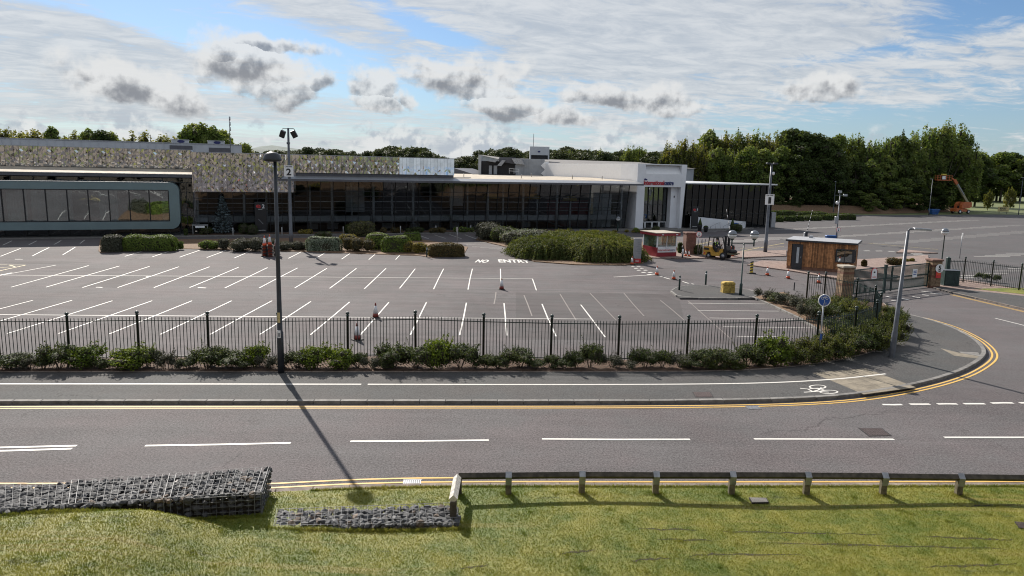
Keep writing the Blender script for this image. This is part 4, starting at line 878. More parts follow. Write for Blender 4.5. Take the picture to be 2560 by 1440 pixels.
q = [atd(x, y, 150) for x, y in ((1120, 445), (1120, 420), (1134, 420), (1180, 434), (1190, 445))]
MB().add([tuple(p) for p in q] + [(p.x + 3, p.y + 14, p.z) for p in q], [(0, 1, 2, 3, 4)] + [(i, i + 1, 6 + i, 5 + i) for i in range(4)]).build('roof', 'roof_dark', ch)
MB().box(34, 60.2, 16.02, 62, 5.0, 7.24).build('rear_roof', 'roof_tan', gf)
# unseen brick building added behind the viewpoint, for reflections and less sky fill
ht = thing('added_brick_building', 'unseen tan brick building added behind the viewpoint for the mirror panels to reflect', 'building', (-8, -1.4, 0))
MB().box(-62, 48, -12, 0, -.1, 13).build('wall', 'added_brick', ht)
hw = MB().box(-.9, .9, .0, .04, 0, 1.5).mesh('window', 'glass_wing')
for i in range(26):
    for z_ in (2.0, 5.2, 8.4): 
        if not (z_ > 8 and abs(-60 + 4.1 * i - 8) < 1): link('window', hw, ht, (-60 + 4.1 * i, 0, z_))

# ------------------------------------------------------------------ fences, gate, pillars
HF = 2.0
def post_mesh(h, r, m):
    mb = MB(); mb.lathe([(r, -.1), (r, h - .13), (r * 1.35, h - .13), (r * 1.35, h - .10), (r * .7, h - .09)], 10)
    pr = [(.0105 + .068 * math.sin(math.pi * t), h - .02 - .068 * math.cos(math.pi * t)) for t in [i / 8 for i in range(9)]]; mb.lathe(pr, 12); return mb.mesh('fence_post', m)
PM = post_mesh(HF, .052, 'fence_green')
bm1 = MB(); bm1.lathe([(.0155, 0), (.0155, 1.66), (.004, 1.70)], 5, sm=False); BAR = bm1.mesh('fence_bar', 'fence_green')
def fence(label, pts, z=.12, pitch=.138, h=1.78, cat='fence', ball=True, group=None, pm=None):
    t = thing('railing_fence', label, cat, (pts[0].x, pts[0].y, z), 0, group); o = Vector((pts[0].x, pts[0].y, 0)); rails = {}
    for p in pts: link('fence_post', pm or PM, t, (p.x - o.x, p.y - o.y, 0), rot=(random.uniform(-.01, .01), random.uniform(-.008, .008), 0))
    for a, b in zip(pts, pts[1:]):
        a = Vector((a.x - o.x, a.y - o.y, 0)); b = Vector((b.x - o.x, b.y - o.y, 0)); d = b - a; L = d.length; u = d / L
        for zz in (.14, h - .12): MB().bar(a + u * .05 + V(0, 0, zz), b - u * .05 + V(0, 0, zz), .035, .012, up=(0, 0, 1)).build('rail', 'fence_green', t) if False else MB().bar(a + u * .05 + V(0, 0, zz), b - u * .05 + V(0, 0, zz), .012, .04).build('rail', 'fence_green', t)
        n = max(2, int(round(L / pitch)))
        for i in range(1, n):
            q = a + d * (i / n); link('fence_bar', BAR, t, (q.x, q.y, .06 + random.uniform(-.008, .008)), rot=(random.uniform(-.006, .006), random.uniform(-.006, .006), 0), scale=(1, 1, h / 1.70 - .02))
    return t
E0 = FP[0] + (FP[0] - FP[1]) * 1.0
fence('long straight green railing with ball topped posts along the roadside shrubs', [Vector((E0.x, E0.y, .12))] + FP[:13])
fence('curved green railing bending round the corner towards the gate', FP[12:])
RFP = [base_from_top(x, y, 2.1, .1) for x, y in ((2372, 640), (2415, 640), (2485, 648), (2556, 656), (2640, 668))]
fence('dark railing fence right of the gate running out of the picture', RFP, .1)

def pillar(px, py, w_, h_, label, m, nm='gate_pillar', zb=.0, light=False):
    p = at(px, py, zb); t = thing(nm, label, 'pillar', p, .1); r = random.Random(px); z = 0.0; k = 0; M_ = {}
    while z < h_ - .1:
        hh = .16 if light else .075 * 3; off = (k % 2) * .5
        big = (not light) or k % 4 == 0
        n = 2 if light else 1
        for side in range(4):
            for i in range(n):
                mm = 'stone_band' if (light and k % 5 == 0) else ('stone_light' if light else 'stone_red')
                L = w_ / n; x0 = -w_ / 2 + i * L
                mb = MB().bevbox(x0 + .004, x0 + L - .004, -w_ / 2 - r.uniform(.0, .012), -w_ / 2 + .12, z + .004, min(z + hh, h_) - .004, .006); mb.xf(Matrix.Rotation(side * math.pi / 2, 4, 'Z')); mb.build('stone_block', mm, t)
        z += hh; k += 1
    MB().box(-w_ / 2 + .03, w_ / 2 - .03, -w_ / 2 + .03, w_ / 2 - .03, 0, h_ - .01).build('core', 'stone_band', t)
    MB().bevbox(-w_ / 2 - .07, w_ / 2 + .07, -w_ / 2 - .07, w_ / 2 + .07, h_ + .001, h_ + .13, .03).build('cap_stone', 'cap_stone' if light and px < 2200 else 'stone_red', t)
    return t
gl = pillar(2109, 741, .78, 2.05, 'left stone gate pillar with pale flat cap beside the curved railing', 'stone_light', light=True)
gr = pillar(2329, 718, .78, 2.05, 'right stone gate pillar carrying a round 5 mph sign', 'stone_light', light=True)
pillar(1722, 637, 1.02, 2.2, 'broad dark red stone pillar behind the red kiosk', 'stone_red')
def disc(mb, r, y, n=24, x=0, z=0, dep=.02):
    c = [(x + r * math.cos(2 * math.pi * i / n), z + r * math.sin(2 * math.pi * i / n)) for i in range(n)]
    mb.add([(a, y, b) for a, b in c] + [(a, y + dep, b) for a, b in c], [tuple(range(n)), tuple(reversed(range(n, 2 * n)))] + [(i, n + i, n + (i + 1) % n, (i + 1) % n) for i in range(n)]); return mb
def plate_on(root, x, y, z, yaw=0): return root
s5 = thing('speed_sign', 'round white 5 mph sign fixed to the right gate pillar', 'sign', gr.location + V(.18, -.50, 1.52), .1)
disc(MB(), .33, 0).build('plate', 'sign_white', s5); text('lettering', '5', .44, 'sign_black', s5, (0, -.008, .05), UPR, .008, .018); text('lettering', 'mph', .14, 'sign_black', s5, (0, -.008, -.20), UPR, .008, .006)
sr = thing('notice', 'square red notice under the 5 mph sign on the gate pillar', 'notice', gr.location + V(.13, -.49, .80), .1); MB().box(-.2, .2, 0, .02, -.02, .55).build('plate', 'sign_red', sr); disc(MB(), .13, -.006, 16, 0, .3, .005).build('emblem', 'cone_orange', sr)
# sliding gate between the pillars
g0 = Vector(gl.location) + V(.45, .0, 0); g1 = Vector(gr.location) + V(-.42, -.1, 0); g0.z = g1.z = 0
dv = g1 - g0; GL = dv.length; gz = math.atan2(dv.y, dv.x)
gt = thing('metal_gate', 'wide green barred sliding gate closed between two stone pillars', 'gate', g0, gz)
for z_, h_ in ((.12, .09), (.98, .11), (1.80, .08)): MB().box(0, GL, -.035, .035, z_, z_ + h_).build('gate_rail', 'fence_green', gt)
for x_ in (.04, GL * .5, GL - .04): MB().box(x_ - .05, x_ + .05, -.04, .04, .06, 1.9).build('gate_stile', 'fence_green', gt)
mb = MB(); mb.lathe([(.025, 0), (.025, 1.6)], 5, sm=False); GB = mb.mesh('gate_bar', 'fence_green')
n_ = int(GL / .13)
for i in range(1, n_): link('gate_bar', GB, gt, (GL * i / n_, 0, .18))
gp = thing('gate_post', 'thick dark green guide post standing at the middle of the gate', 'post', base_from_top(2213, 662, 2.0) + V(0, -.15, 0)); MB().box(-.09, .09, -.09, .09, 0, 1.98).box(-.11, .11, -.11, .11, 1.981, 2.02).build('post', 'fence_green', gp)
nb = thing('notice', 'round topped white notice with red border hung on the gate', 'notice', g0 + dv.normalized() * 2.5 + V(.03, -.09, 1.10), gz)
def arch(r, h_, n=16): return [(-r, 0), (r, 0)] + [(r * math.cos(a), h_ + r * math.sin(a)) for a in [math.pi * i / n for i in range(n + 1)]]
for r_, h_, y_, m_, nm in ((.36, .45, 0, 'sign_red', 'border'), (.31, .44, -.012, 'sign_white', 'plate')):
    a = arch(r_, h_); N_ = len(a); MB().add([(x, y_, z) for x, z in a] + [(x, y_ + .01, z) for x, z in a], [tuple(range(N_)), tuple(reversed(range(N_, 2 * N_)))] + [(i, N_ + i, N_ + (i + 1) % N_, (i + 1) % N_) for i in range(N_)]).build(nm, m_, nb)
MB().lathe([(.0, -.02), (.1, -.02), (.11, .05), (.03, .10)], 10, (0, 0, 0)).xf(Matrix.Translation((0, -.014, .45)) @ Matrix.Scale(.02, 4, (0, 1, 0))).build('emblem', 'sign_black', nb); MB().box(-.2, .2, -.02, -.0125, .08, .11).box(-.2, .2, -.02, -.0125, .16, .18).build('text_line', 'sign_red', nb)
nw = thing('notice', 'small white rectangular notice hung near the right end of the gate', 'notice', g0 + dv.normalized() * (GL - 2.0) + V(.03, -.09, .9), gz); MB().box(-.3, .3, 0, .015, 0, .62).build('plate', 'sign_white', nw)
for z_ in (.44, .32, .2): MB().box(-.2, .2, -.006, -.001, z_, z_ + .06).build('text_line', 'sign_blue', nw)
# green cabinet and thick post by the right fence
cb = thing('gate_cabinet', 'dark green metal gate motor cabinet behind its thick post', 'cabinet', at(2377, 714, .1), -.1); MB().bevbox(-.55, .55, -.1, .7, 0, 1.15, .03).box(-.6, .6, -.15, .75, -.02, .06).build('casing', 'cabinet_green', cb); MB().box(-.5, .0, -.12, -.101, .1, 1.05).build('door', 'cabinet_green', cb)
for x_ in (.08, .18, .28, .38): MB().box(x_, x_ + .04, -.115, -.101, .2, 1.0).build('slat', 'frame_green', cb)
MB().box(-.58, .58, -.13, .73, 1.151, 1.19).build('lid', 'pole_grey', cb)
cp_ = thing('gate_post', 'thick dark green square post before the gate motor cabinet', 'post', base_from_top(2372, 644, 2.05, .1)); MB().bevbox(-.13, .13, -.13, .13, 0, 2.05, .02).build('post', 'cabinet_green', cp_)

# ------------------------------------------------------------------ lamps, masts and signs
def lamp_globes():
    b = at(1851, 738, .115); t = thing('street_lamp', 'dark green lamp post with twin globes on the traffic island', 'street lamp', b)
    H_ = 3.55; MB().lathe([(.10, 0), (.10, .75), (.085, .80), (.05, .85), (.045, H_)], 12).build('post', 'pole_green', t); MB().bar((-.82, 0, H_ - .02), (.70, .1, H_ - .02), .05, .05).build('crossarm', 'pole_green', t)
    for x_, y_ in ((-.82, 0), (.70, .1)):
        h = MB().tube([(x_, y_, H_ - .22), (x_, y_, H_ + .30)], .05, 8).lathe([(.05, H_ + .18), (.13, H_ + .24), (.13, H_ + .30)], 12, (x_, y_, 0)).build('lamp_holder', 'pole_green', t)
        globe(t, x_, y_, H_ + .56, .30)
def globe(t, x, y, z, r):
    n = 10; lo = [(max(.02, r * math.sin(math.pi * i / n)), z - r * math.cos(math.pi * i / n)) for i in range(n + 1)]
    MB().lathe(lo[:n // 2 + 1], 18, (x, y, 0)).build('globe', 'globe', t); MB().lathe(lo[n // 2:], 18, (x, y, .001)).build('globe_cap', 'globe_cap', t)
lamp_globes()
def globe_post(px, py, top, label, r=.33, z0=.1):
    b = at(px, py, z0); t = thing('street_lamp', label, 'street lamp', b); k = ppm(b); H_ = (py - top) / k / math.cos(.1) - r
    MB().lathe([(.09, 0), (.09, .7), (.05, .8), (.04, H_ - r * .8), (.11, H_ - r * .75), (.11, H_ - r * .6)], 10).build('post', 'pole_green', t); globe(t, 0, 0, H_, r)
globe_post(2350, 692, 571, 'single globe lamp post behind the right gate pillar', .30); globe_post(1544, 577, 541, 'small globe lamp by the glass end left of the white portal', .32)

b = at(703, 931, .13); lp = thing('street_lamp', 'tall black lamp post with mushroom head standing in the roadside shrubs', 'street lamp', b)
MB().lathe([(.125, -.2), (.125, 1.62), (.10, 1.66), (.078, 4.5), (.062, 8.28)], 16).build('column', 'lamp_black', lp)
MB().lathe([(.10, 8.18), (.33, 8.22), (.345, 8.27), (.33, 8.33), (.29, 8.44), (.18, 8.53), (.06, 8.56)], 24, (0, 0, 0)).xf(Matrix.Translation((-.10, 0, 0))).build('lamp_head', 'lamp_black', lp)
MB().box(-.062, .062, -.140, -.128, 1.42, 1.72).build('notice', 'sign_white', lp, label='white notice tied round the black column'); MB().box(-.03, .035, -.1465, -.141, 1.47, 1.62).build('notice_print', 'grey_text', lp) if True else None
MB().box(-.05, .05, -.112, -.098, 2.02, 2.42).build('number_plate', 'pale_yellow_paint', lp)

def flood_mast(px, py, top, label, num, plate_y, cat='light mast'):
    b = at(px, py, .05); t = thing('floodlight_mast', label, cat, b); k = ppm(b)
    Ht = None
    for h in np.arange(4, 16, .05):
        d = Vector((b.x, b.y, h)) - EYE; yy = 720 - F * d.dot(UP) / d.dot(FW)
        if yy <= top: Ht = h; break
    MB().lathe([(.20, 0), (.20, 1.3), (.17, 1.34), (.14, Ht * .6), (.10, Ht)], 12).build('column', 'pole_grey', t)
    def zpx(y):
        for h in np.arange(.5, 16, .02):
            d = Vector((b.x, b.y, h)) - EYE
            if 720 - F * d.dot(UP) / d.dot(FW) <= y: return h
    z1, z0 = zpx(plate_y[0]), zpx(plate_y[1]); W_ = (z1 - z0) * .84
    pl = MB().box(-W_ / 2, W_ / 2, -.19, -.165, z0, z1).build('sign_plate', 'sign_white', t)
    text('lettering', num, (z1 - z0) * .9, 'sign_black', pl, (0, -.196, z0 + (z1 - z0) * .42), UPR, .01, .03 if num == '2' else .012, None if num == '2' else W_ * .32, (z1 - z0) * .62); text('lettering', 'CAR PARK', (z1 - z0) * .16, 'sign_black', pl, (0, -.196, z0 + (z1 - z0) * .89), UPR, .01, .004, W_ * .82)
    return t, Ht, zpx
t, Ht, zp = flood_mast(728, 611, 322, 'floodlight mast with two drooping black lamps and plate 2, before the mirror panels', '2', (415, 443))
MB().tube([(-.62, 0, Ht - .18), (-.62, 0, Ht - .1), (-.5, 0, Ht - .04), (.5, 0, Ht - .04), (.62, 0, Ht - .1), (.62, 0, Ht - .18)], .035, 6).build('crossarm', 'lamp_black', t)
for sgn in (-1, 1):
    mb = MB().bevbox(-.26, .26, -.16, .16, -.42, .30, .04); mb.xf(Matrix.Translation((sgn * .56, -.02, Ht - .55)) @ Matrix.Rotation(sgn * -.42, 4, 'Y') @ Matrix.Rotation(.3, 4, 'X')); fl = mb.build('floodlight', 'lamp_black', t)
    mb = MB().box(-.20, .20, -.175, -.161, -.34, .22); mb.xf(Matrix.Translation((sgn * .56, -.02, Ht - .55)) @ Matrix.Rotation(sgn * -.42, 4, 'Y') @ Matrix.Rotation(.3, 4, 'X')); mb.build('lens', 'iron_dark', fl)
MB().box(-.16, .12, -.13, .13, zp(362), zp(357)).build('junction_box', 'pole_grey', t)
t, Ht, zp = flood_mast(1913, 631, 410, 'floodlight mast with white dome camera and plate 1, left of the timber hut', '1', (487, 513))
MB().tube([(-.45, 0, Ht - .1), (.55, 0, Ht - .1)], .035, 6).build('crossarm', 'lamp_black', t)
for sgn in (-1, 1): MB().bevbox(sgn * .36 - .22, sgn * .36 + .22, -.3, .2, Ht - .08, Ht + .06, .04).build('floodlight', 'lamp_black', t)
MB().lathe([(.02, -.18), (.13, -.12), (.15, 0), (.13, .13), (.03, .17)], 12, (.20, -.1, Ht - 1.05)).build('dome_camera', 'steel_white', t)

# leaning grey street lamp by the junction
b = at(2229, 893, .12); t = thing('street_lamp', 'tall grey street lamp with flat head leaning at the junction corner', 'street lamp', b); Ht = 5.75
top = Vector((.18, .05, Ht))
MB().tube([(0, 0, -.1), (0, 0, .0), top * .2, top * .21, top], [.135, .135, .125, .105, .062], 14).build('column', 'pole_grey', t)
MB().tube([top, top + V(.06, -.0, .10), top + V(.25, -.03, .12)], .04, 8).build('bracket', 'pole_grey', t)
mb = MB().bevbox(0, .78, -.13, .13, -.045, .05, .03); mb.xf(Matrix.Translation(top + V(.2, -.03, .12)) @ Matrix.Rotation(.05, 4, 'Y')); mb.build('lamp_head', 'galv', t)

def plain_lamp(px, py, top, label, arm=-.5, grp='lamp posts along the wood edge'):
    b = at(px, py); t = thing('street_lamp', label, 'street lamp', b, 0, grp); H_ = (py - top) / ppm(b)
    MB().lathe([(.10, 0), (.10, 1.2), (.07, 1.25), (.045, H_)], 8).build('column', 'pole_grey', t); MB().box(arm, .05, -.08, .08, H_, H_ + .09).build('lamp_head', 'galv', t)
plain_lamp(2083, 532, 455, 'thin lamp post before the dark wood behind the camera mast', -.3); plain_lamp(2322, 538, 449, 'thin lamp post at the wood edge beside the blue skip'); plain_lamp(2546, 537, 445, 'thin lamp post at the right picture edge before the field')

b = at(2090, 602); t = thing('camera_mast', 'grey mast with two small floodlights and a dome camera behind the timber hut', 'camera mast', b); k = ppm(b); H_ = (602 - 488) / k
MB().lathe([(.10, 0), (.10, 1.1), (.075, 1.15), (.055, H_)], 10).build('column', 'pole_grey', t); MB().bar((-.55, 0, H_ - .06), (.5, 0, H_ - .06), .05, .05).build('crossarm', 'pole_grey', t)
MB().bevbox(-.24, .16, -.12, .12, H_ + .25, H_ + .55, .03).box(-.07, -.03, -.02, .02, H_ - .1, H_ + .26).build('floodlight', 'galv', t); MB().bevbox(.42, .92, -.12, .12, H_ - .16, H_ + .1, .03).build('floodlight', 'galv', t)
MB().lathe([(.02, -.30), (.17, -.2), (.19, 0), (.12, .12), (.05, .16)], 12, (-.33, -.1, H_ - .95)).build('dome_camera', 'steel_white', t); MB().bar((-.33, -.1, H_ - .75), (0, 0, H_ - .7), .05, .05).build('bracket', 'pole_grey', t)
MB().bevbox(-.42, .0, -.25, .12, H_ - 3.7, H_ - 2.75, .03).build('control_box', 'galv', t)

def small_round_sign(px, py, top, r, label, face, ring=None, z=.0, pole='galv', nm='road_sign'):
    b = at(px, py, z); t = thing(nm, label, 'sign', b); H_ = (py - top) / ppm(b) / math.cos(.16)
    MB().tube([(0, 0, -.05), (0, 0, H_)], .035, 8).build('post', pole, t); c = H_ - r
    if ring: disc(MB(), r, -.06, 24, 0, c).build('border', ring, t); disc(MB(), r * .86, -.066, 24, 0, c, .005).build('face', face, t)
    else: disc(MB(), r, -.06, 24, 0, c).build('face', face, t)
    return t, c
t, c = small_round_sign(2046, 907, 735, .27, 'blue round cycle and pedestrian sign on a grey post in the corner shrubs', 'sign_blue', 'sign_white', .13)
mb = MB()
for x_ in (-.09, .09):
    ring = [(x_ + .055 * math.cos(a), c + .10 + .055 * math.sin(a)) for a in [2 * math.pi * i / 14 for i in range(15)]]
    for p, q in zip(ring, ring[1:]): mb.bar((p[0], -.07, p[1]), (q[0], -.07, q[1]), .006, .012)
for p, q in (((-.09, .10), (-.03, .17)), ((-.03, .17), (.05, .17)), ((.05, .17), (.0, .10)), ((.0, .10), (-.03, .17)), ((.05, .17), (.09, .10)), ((.04, .2), (.07, .2))): mb.bar((p[0], -.072, c + p[1]), (q[0], -.072, c + q[1]), .006, .012)
mb.build('bicycle_emblem', 'sign_white', t)
MB().bar((0, -.07, c - .02), (-.01, -.07, c - .12), .006, .07).bar((-.03, -.07, c - .12), (-.04, -.07, c - .23), .006, .03).bar((.02, -.07, c - .12), (.03, -.07, c - .23), .006, .03).bar((.06, -.07, c - .08), (.07, -.07, c - .22), .006, .035).lathe([(.001, -.02), (.02, 0), (.001, .02)], 8, (0, -.07, c + .01)).build('pedestrian_emblem', 'sign_white', t)
MB().box(-.05, .05, -.045, -.036, 1.05, 1.3).build('sticker', 'sign_blue', t)
def no_walk(px, py, top, label):
    t, c = small_round_sign(px, py, top, .30, label, 'sign_white', 'sign_red', .0)
    MB().bar((0, -.075, c + .10), (-.01, -.075, c - .05), .008, .10).bar((-.02, -.075, c - .05), (-.06, -.075, c - .2), .008, .04).bar((.01, -.075, c - .05), (.06, -.075, c - .2), .008, .04).lathe([(.002, -.04), (.04, 0), (.002, .04)], 8, (0, -.075, c + .15)).build('pedestrian_emblem', 'sign_black', t)
no_walk(1744, 641, 579, 'round no pedestrians sign on a post left of the forklift'); no_walk(2093, 606, 569, 'small round no pedestrians sign behind the timber hut')
t, c = small_round_sign(2399, 646, 583, .26, 'thin post with narrow round white sign beyond the right gate pillar', 'sign_white'); t.rotation_euler = (0, 0, 1.1)
b = at(1143, 607, .05); t = thing('sign_post', 'grey post with small plate at the hedge end near the glass front', 'sign', b); MB().tube([(0, 0, 0), (0, 0, 1.75)], .05, 8).build('post', 'galv', t); MB().box(-.12, .10, -.08, -.055, 1.25, 1.72).build('plate', 'galv', t)

# stepladder by the pillar
b = at(1757, 641, .0); t = thing('stepladder', 'grey metal stepladder open beside the round no pedestrians sign', 'ladder', b, .25)
for x_ in (-.17, .17):
    MB().bar((x_ * 1.5, -.45, 0), (x_, 0, 1.75), .03, .06).build('front_rail', 'galv', t); MB().bar((x_ * 1.5, .45, 0), (x_, .03, 1.75), .03, .05).build('rear_rail', 'galv', t)
for i in range(6):
    f = (i + 1) / 7; w_ = .17 * (1.5 - .5 * f); MB().box(-w_ + .016, w_ - .016, -.45 + .45 * f - .05, -.45 + .45 * f + .05, 1.75 * f, 1.75 * f + .025).build('rung', 'galv', t)

# raised barriers
def barrier(px, py, tx, ty, label, col='lift_orange'):
    b = at(px, py, .05); t = thing('barrier', label, 'barrier', b); tip = at_y(tx, ty, b.y) - b
    MB().bevbox(-.22, .22, -.2, .2, 0, 1.0, .05).build('housing', col, t); st = V(.0, -.25, .85); d = (tip - st); n = 14
    for i in range(n): MB().tube([st + d * (i / n), st + d * ((i + 1) / n - .004)], .04 - .001 * i, 6).build('pole_band', 'sign_white' if i % 2 else 'lamp_black', t)
    MB().bevbox(-.14, .14, -.34, -.2, .5, 1.15, .03).build('counterweight', 'lamp_black', t)
barrier(1829, 641, 1816, 523, 'raised striped barrier pole with red housing right of the forklift', 'cone_orange'); barrier(2013, 600, 2031, 525, 'raised striped barrier pole rising behind the timber hut', 'clad_grey')

# grey and red information totem
b = at(1592, 658, .05); t = thing('information_totem', 'grey information board with red foot standing before the big hedge', 'sign', b, .12); W_ = 19.5 / ppm(b); H_ = 62 / ppm(b) / math.cos(.05)
mb = MB().bevbox(-W_ / 2, W_ / 2, -.07, .07, .43, H_, .01).build('panel', 'fascia', t); MB().box(-W_ / 2, W_ / 2, -.07, .07, 0, .425).build('foot_panel', 'sign_red', t)
for i, z_ in enumerate((.9, 1.05, 1.22, 1.38, 1.54, 1.70, 1.86)): MB().box(-.02 - .1 * (i % 3 == 1), W_ * .42, -.076, -.0705, z_, z_ + .035).build('text_line', 'grey_text', t)
for z_ in (.14, .26): MB().box(-W_ * .3, W_ * .2, -.076, -.0705, z_, z_ + .035).build('text_line', 'sign_white', t)

# ------------------------------------------------------------------ timber hut
h0, h1 = at(1966, 671, .1), at(2130, 684, .1); dv = h1 - h0; HW = dv.length; HZ = math.atan2(dv.y, dv.x); HD = 3.3
hut = thing('timber_hut', 'small flat roofed hut clad in upright cedar boards beside the gate', 'hut', (h0.x, h0.y, .1), HZ)
HH = 2.45
MB().box(.03, HW - .03, .03, HD - .03, .25, HH).build('wall', 'iron_dark', hut); MB().box(0, HW, 0, HD, 0, .25).build('plinth', 'stone_band', hut)
WX0, WX1, WZ0, WZ1 = HW * .74, HW - .001, .95, 1.95; DX0, DX1 = HW * .075, HW * .235
x = 0.0; BWd = .105; cach = {}
while x < HW - .05:
    segs = [(.26, HH)]
    if DX0 - .05 < x + BWd / 2 < DX1 + .05: segs = [(2.22, HH)]
    elif x + BWd / 2 > WX0: segs = [(.26, WZ0), (WZ1, HH)]
    for z0, z1 in segs:
        kk = (round(z0, 2), round(z1, 2))
        if kk not in cach: cach[kk] = MB().box(.006, BWd - .006, 0, .05, z0, z1).mesh('cladding_board', 'cedar')
        link('cladding_board', cach[kk], hut, (x, -.022 - random.choice((0, .012, .022)), 0))
    x += BWd
y = 0.03
while y < HD - .05:
    segs = [(.26, WZ0), (WZ1, HH)] if y < 1.3 else [(.26, HH)]
    for z0, z1 in segs:
        link('cladding_board', MB().box(0, .05, .006, BWd - .006, z0, z1).mesh('cladding_board', 'cedar'), hut, (HW - .03 + random.choice((0, .012, .022)), y, 0))
    y += BWd
y = .03
while y < HD - .05: link('cladding_board', MB().box(-.05, 0, .006, BWd - .006, .26, HH).mesh('cladding_board', 'cedar'), hut, (.03 - random.choice((0, .012)), y, 0)); y += BWd
d_ = MB().box(DX0, DX1, -.06, .02, .02, 2.2).build('door', 'door_grey', hut); MB().box(DX0 + (DX1 - DX0) * .42, DX0 + (DX1 - DX0) * .66, -.068, -.0605, .55, 1.95).build('door_glass', 'obscure_glass', d_); MB().box(DX1 - .14, DX1 - .1, -.10, -.0605, 1.0, 1.15).build('handle', 'galv', d_)
fr = MB()
for a, b in ((WX0, WX0 + .09), ((WX0 + WX1) / 2 - .03, (WX0 + WX1) / 2 + .03), (WX1 - .12, WX1 + .07)): fr.box(a, b, -.07, .02, WZ0, WZ1)
fr.box(WX0, WX1 + .07, -.075, .02, WZ0 - .08, WZ0).box(WX0, WX1 + .07, -.075, .02, WZ1, WZ1 + .08)
fr = fr.build('window', 'door_grey', hut)
for a, b in ((WX0 + .09, (WX0 + WX1) / 2 - .03), ((WX0 + WX1) / 2 + .03, WX1 - .12)): MB().box(a, b, -.05, -.04, WZ0, WZ1).build('glass_pane', 'glass_teal', fr)
f2 = MB()
for a, b in ((.03, .1), (.62, .70), (1.22, 1.32)): f2.box(HW - .02, HW + .075, a, b, WZ0, WZ1)
f2.box(HW - .02, HW + .08, .0301, 1.32, WZ0 - .08, WZ0).box(HW - .02, HW + .08, .0301, 1.32, WZ1, WZ1 + .08); f2 = f2.build('window', 'door_grey', hut)
for a, b in ((.1, .62), (.70, 1.22)): MB().box(HW + .02, HW + .03, a, b, WZ0, WZ1).build('glass_pane', 'glass_teal', f2)
MB().hexa([(-.2, -.28, HH + .001), (HW + .28, -.28, HH + .001), (HW + .28, HD + .2, HH + .001), (-.2, HD + .2, HH + .001), (-.2, -.28, HH + .14), (HW + .28, -.28, HH + .14), (HW + .28, HD + .2, HH + .17), (-.2, HD + .2, HH + .17)]).build('roof_edge', 'door_grey', hut)
MB().hexa([(-.16, -.24, HH + .142), (HW + .24, -.24, HH + .142), (HW + .24, HD + .16, HH + .172), (-.16, HD + .16, HH + .172), (-.16, -.24, HH + .155), (HW + .24, -.24, HH + .155), (HW + .24, HD + .16, HH + .185), (-.16, HD + .16, HH + .185)]).build('roof', 'roof_felt', hut)
MB().box(HW * .25, HW * .25 + .3, HD - .9, HD - .5, HH + .17, HH + .36).build('roof_vent', 'clad_grey', hut)

# ------------------------------------------------------------------ red kiosk
k0, k1 = at(1641, 642, .1), at(1692, 641, .1); dv = k1 - k0; KW = dv.length; KZ = math.atan2(dv.y, dv.x) + .05; KD = 2.6; KH = 2.30
ki = thing('ticket_kiosk', 'red and white glazed ticket kiosk with lettered front beside the big hedge', 'kiosk', (k0.x, k0.y, .1), KZ)
MB().box(0, KW, 0, KD, .0, .90).build('base', 'red_paint', ki)
for x_ in (0, KW - .11):
    for y_ in (0, KD - .11): MB().box(x_, x_ + .11, y_, y_ + .11, .901, KH - .24).build('corner_post', 'column_grey', ki)
MB().box(KW * .5 - .03, KW * .5 + .03, .02, .08, .901, KH - .24).build('mullion', 'column_grey', ki)
MB().box(.03, KW - .03, .0, .06, .901, .97).build('sill', 'column_grey', ki)
MB().box(-.22, KW + .22, -.22, KD + .22, KH - .24, KH).build('fascia', 'red_paint', ki); MB().box(-.25, KW + .25, -.25, KD + .25, KH + .001, KH + .06).build('roof', 'cap_stone', ki)
for a, b, c, e in ((.11, KW / 2 - .03, .04, .05), (KW / 2 + .03, KW - .11, .04, .05)): MB().box(a, b, c, e, .97, KH - .24).build('glass_pane', 'glass_clear', ki)
MB().box(.04, .05, .11, KD - .11, .90, KH - .24).build('glass_pane', 'glass_clear', ki); MB().box(KW - .05, KW - .04, .11, KD - .11, .90, KH - .24).build('glass_pane', 'glass_clear', ki); MB().box(.11, KW - .11, KD - .05, KD - .04, .90, KH - .24).build('glass_pane', 'glass_clear', ki)
MB().box(.12, KW - .12, .5, 1.0, .9, 1.05).box(.2, .9, 1.9, 2.4, .9, 1.9).build('counter', 'interior_white', ki)
sg = MB().box(.10, KW - .10, -.035, -.001, .42, .93).build('sign_board', 'sign_white', ki)
a = text('lettering', 'international', .3, 'logo_red', sg, (.2, -.042, .62), UPR, .006, .006, KW * .56, .20, 'LEFT'); b_ = text('lettering', 'centre', .3, 'logo_blue', sg, (.2, -.042, .62), UPR, .006, .006, KW * .25, .16, 'LEFT')
for o, x_ in ((a, .16), (b_, .17 + KW * .57)): o.location.x = x_ - zmin(o); o.location.z = .56 - min(v.co.y for v in o.data.vertices)
text('lettering', 'Welcome to', .1, 'logo_blue', sg, (KW * .5, -.042, .86), UPR, .006, .002)
MB().box(.2, KW * .36, -.04, -.0355, .855, .868).box(KW * .64, KW - .2, -.04, -.0355, .855, .868).box(.2, KW - .2, -.04, -.0355, .50, .512).build('rule', 'grey_text', sg)
for x_ in (.35, KW - .3): MB().box(x_, x_ + .22, -.25, -.221, KH - .17, KH - .08).build('badge', 'cone_white', ki)

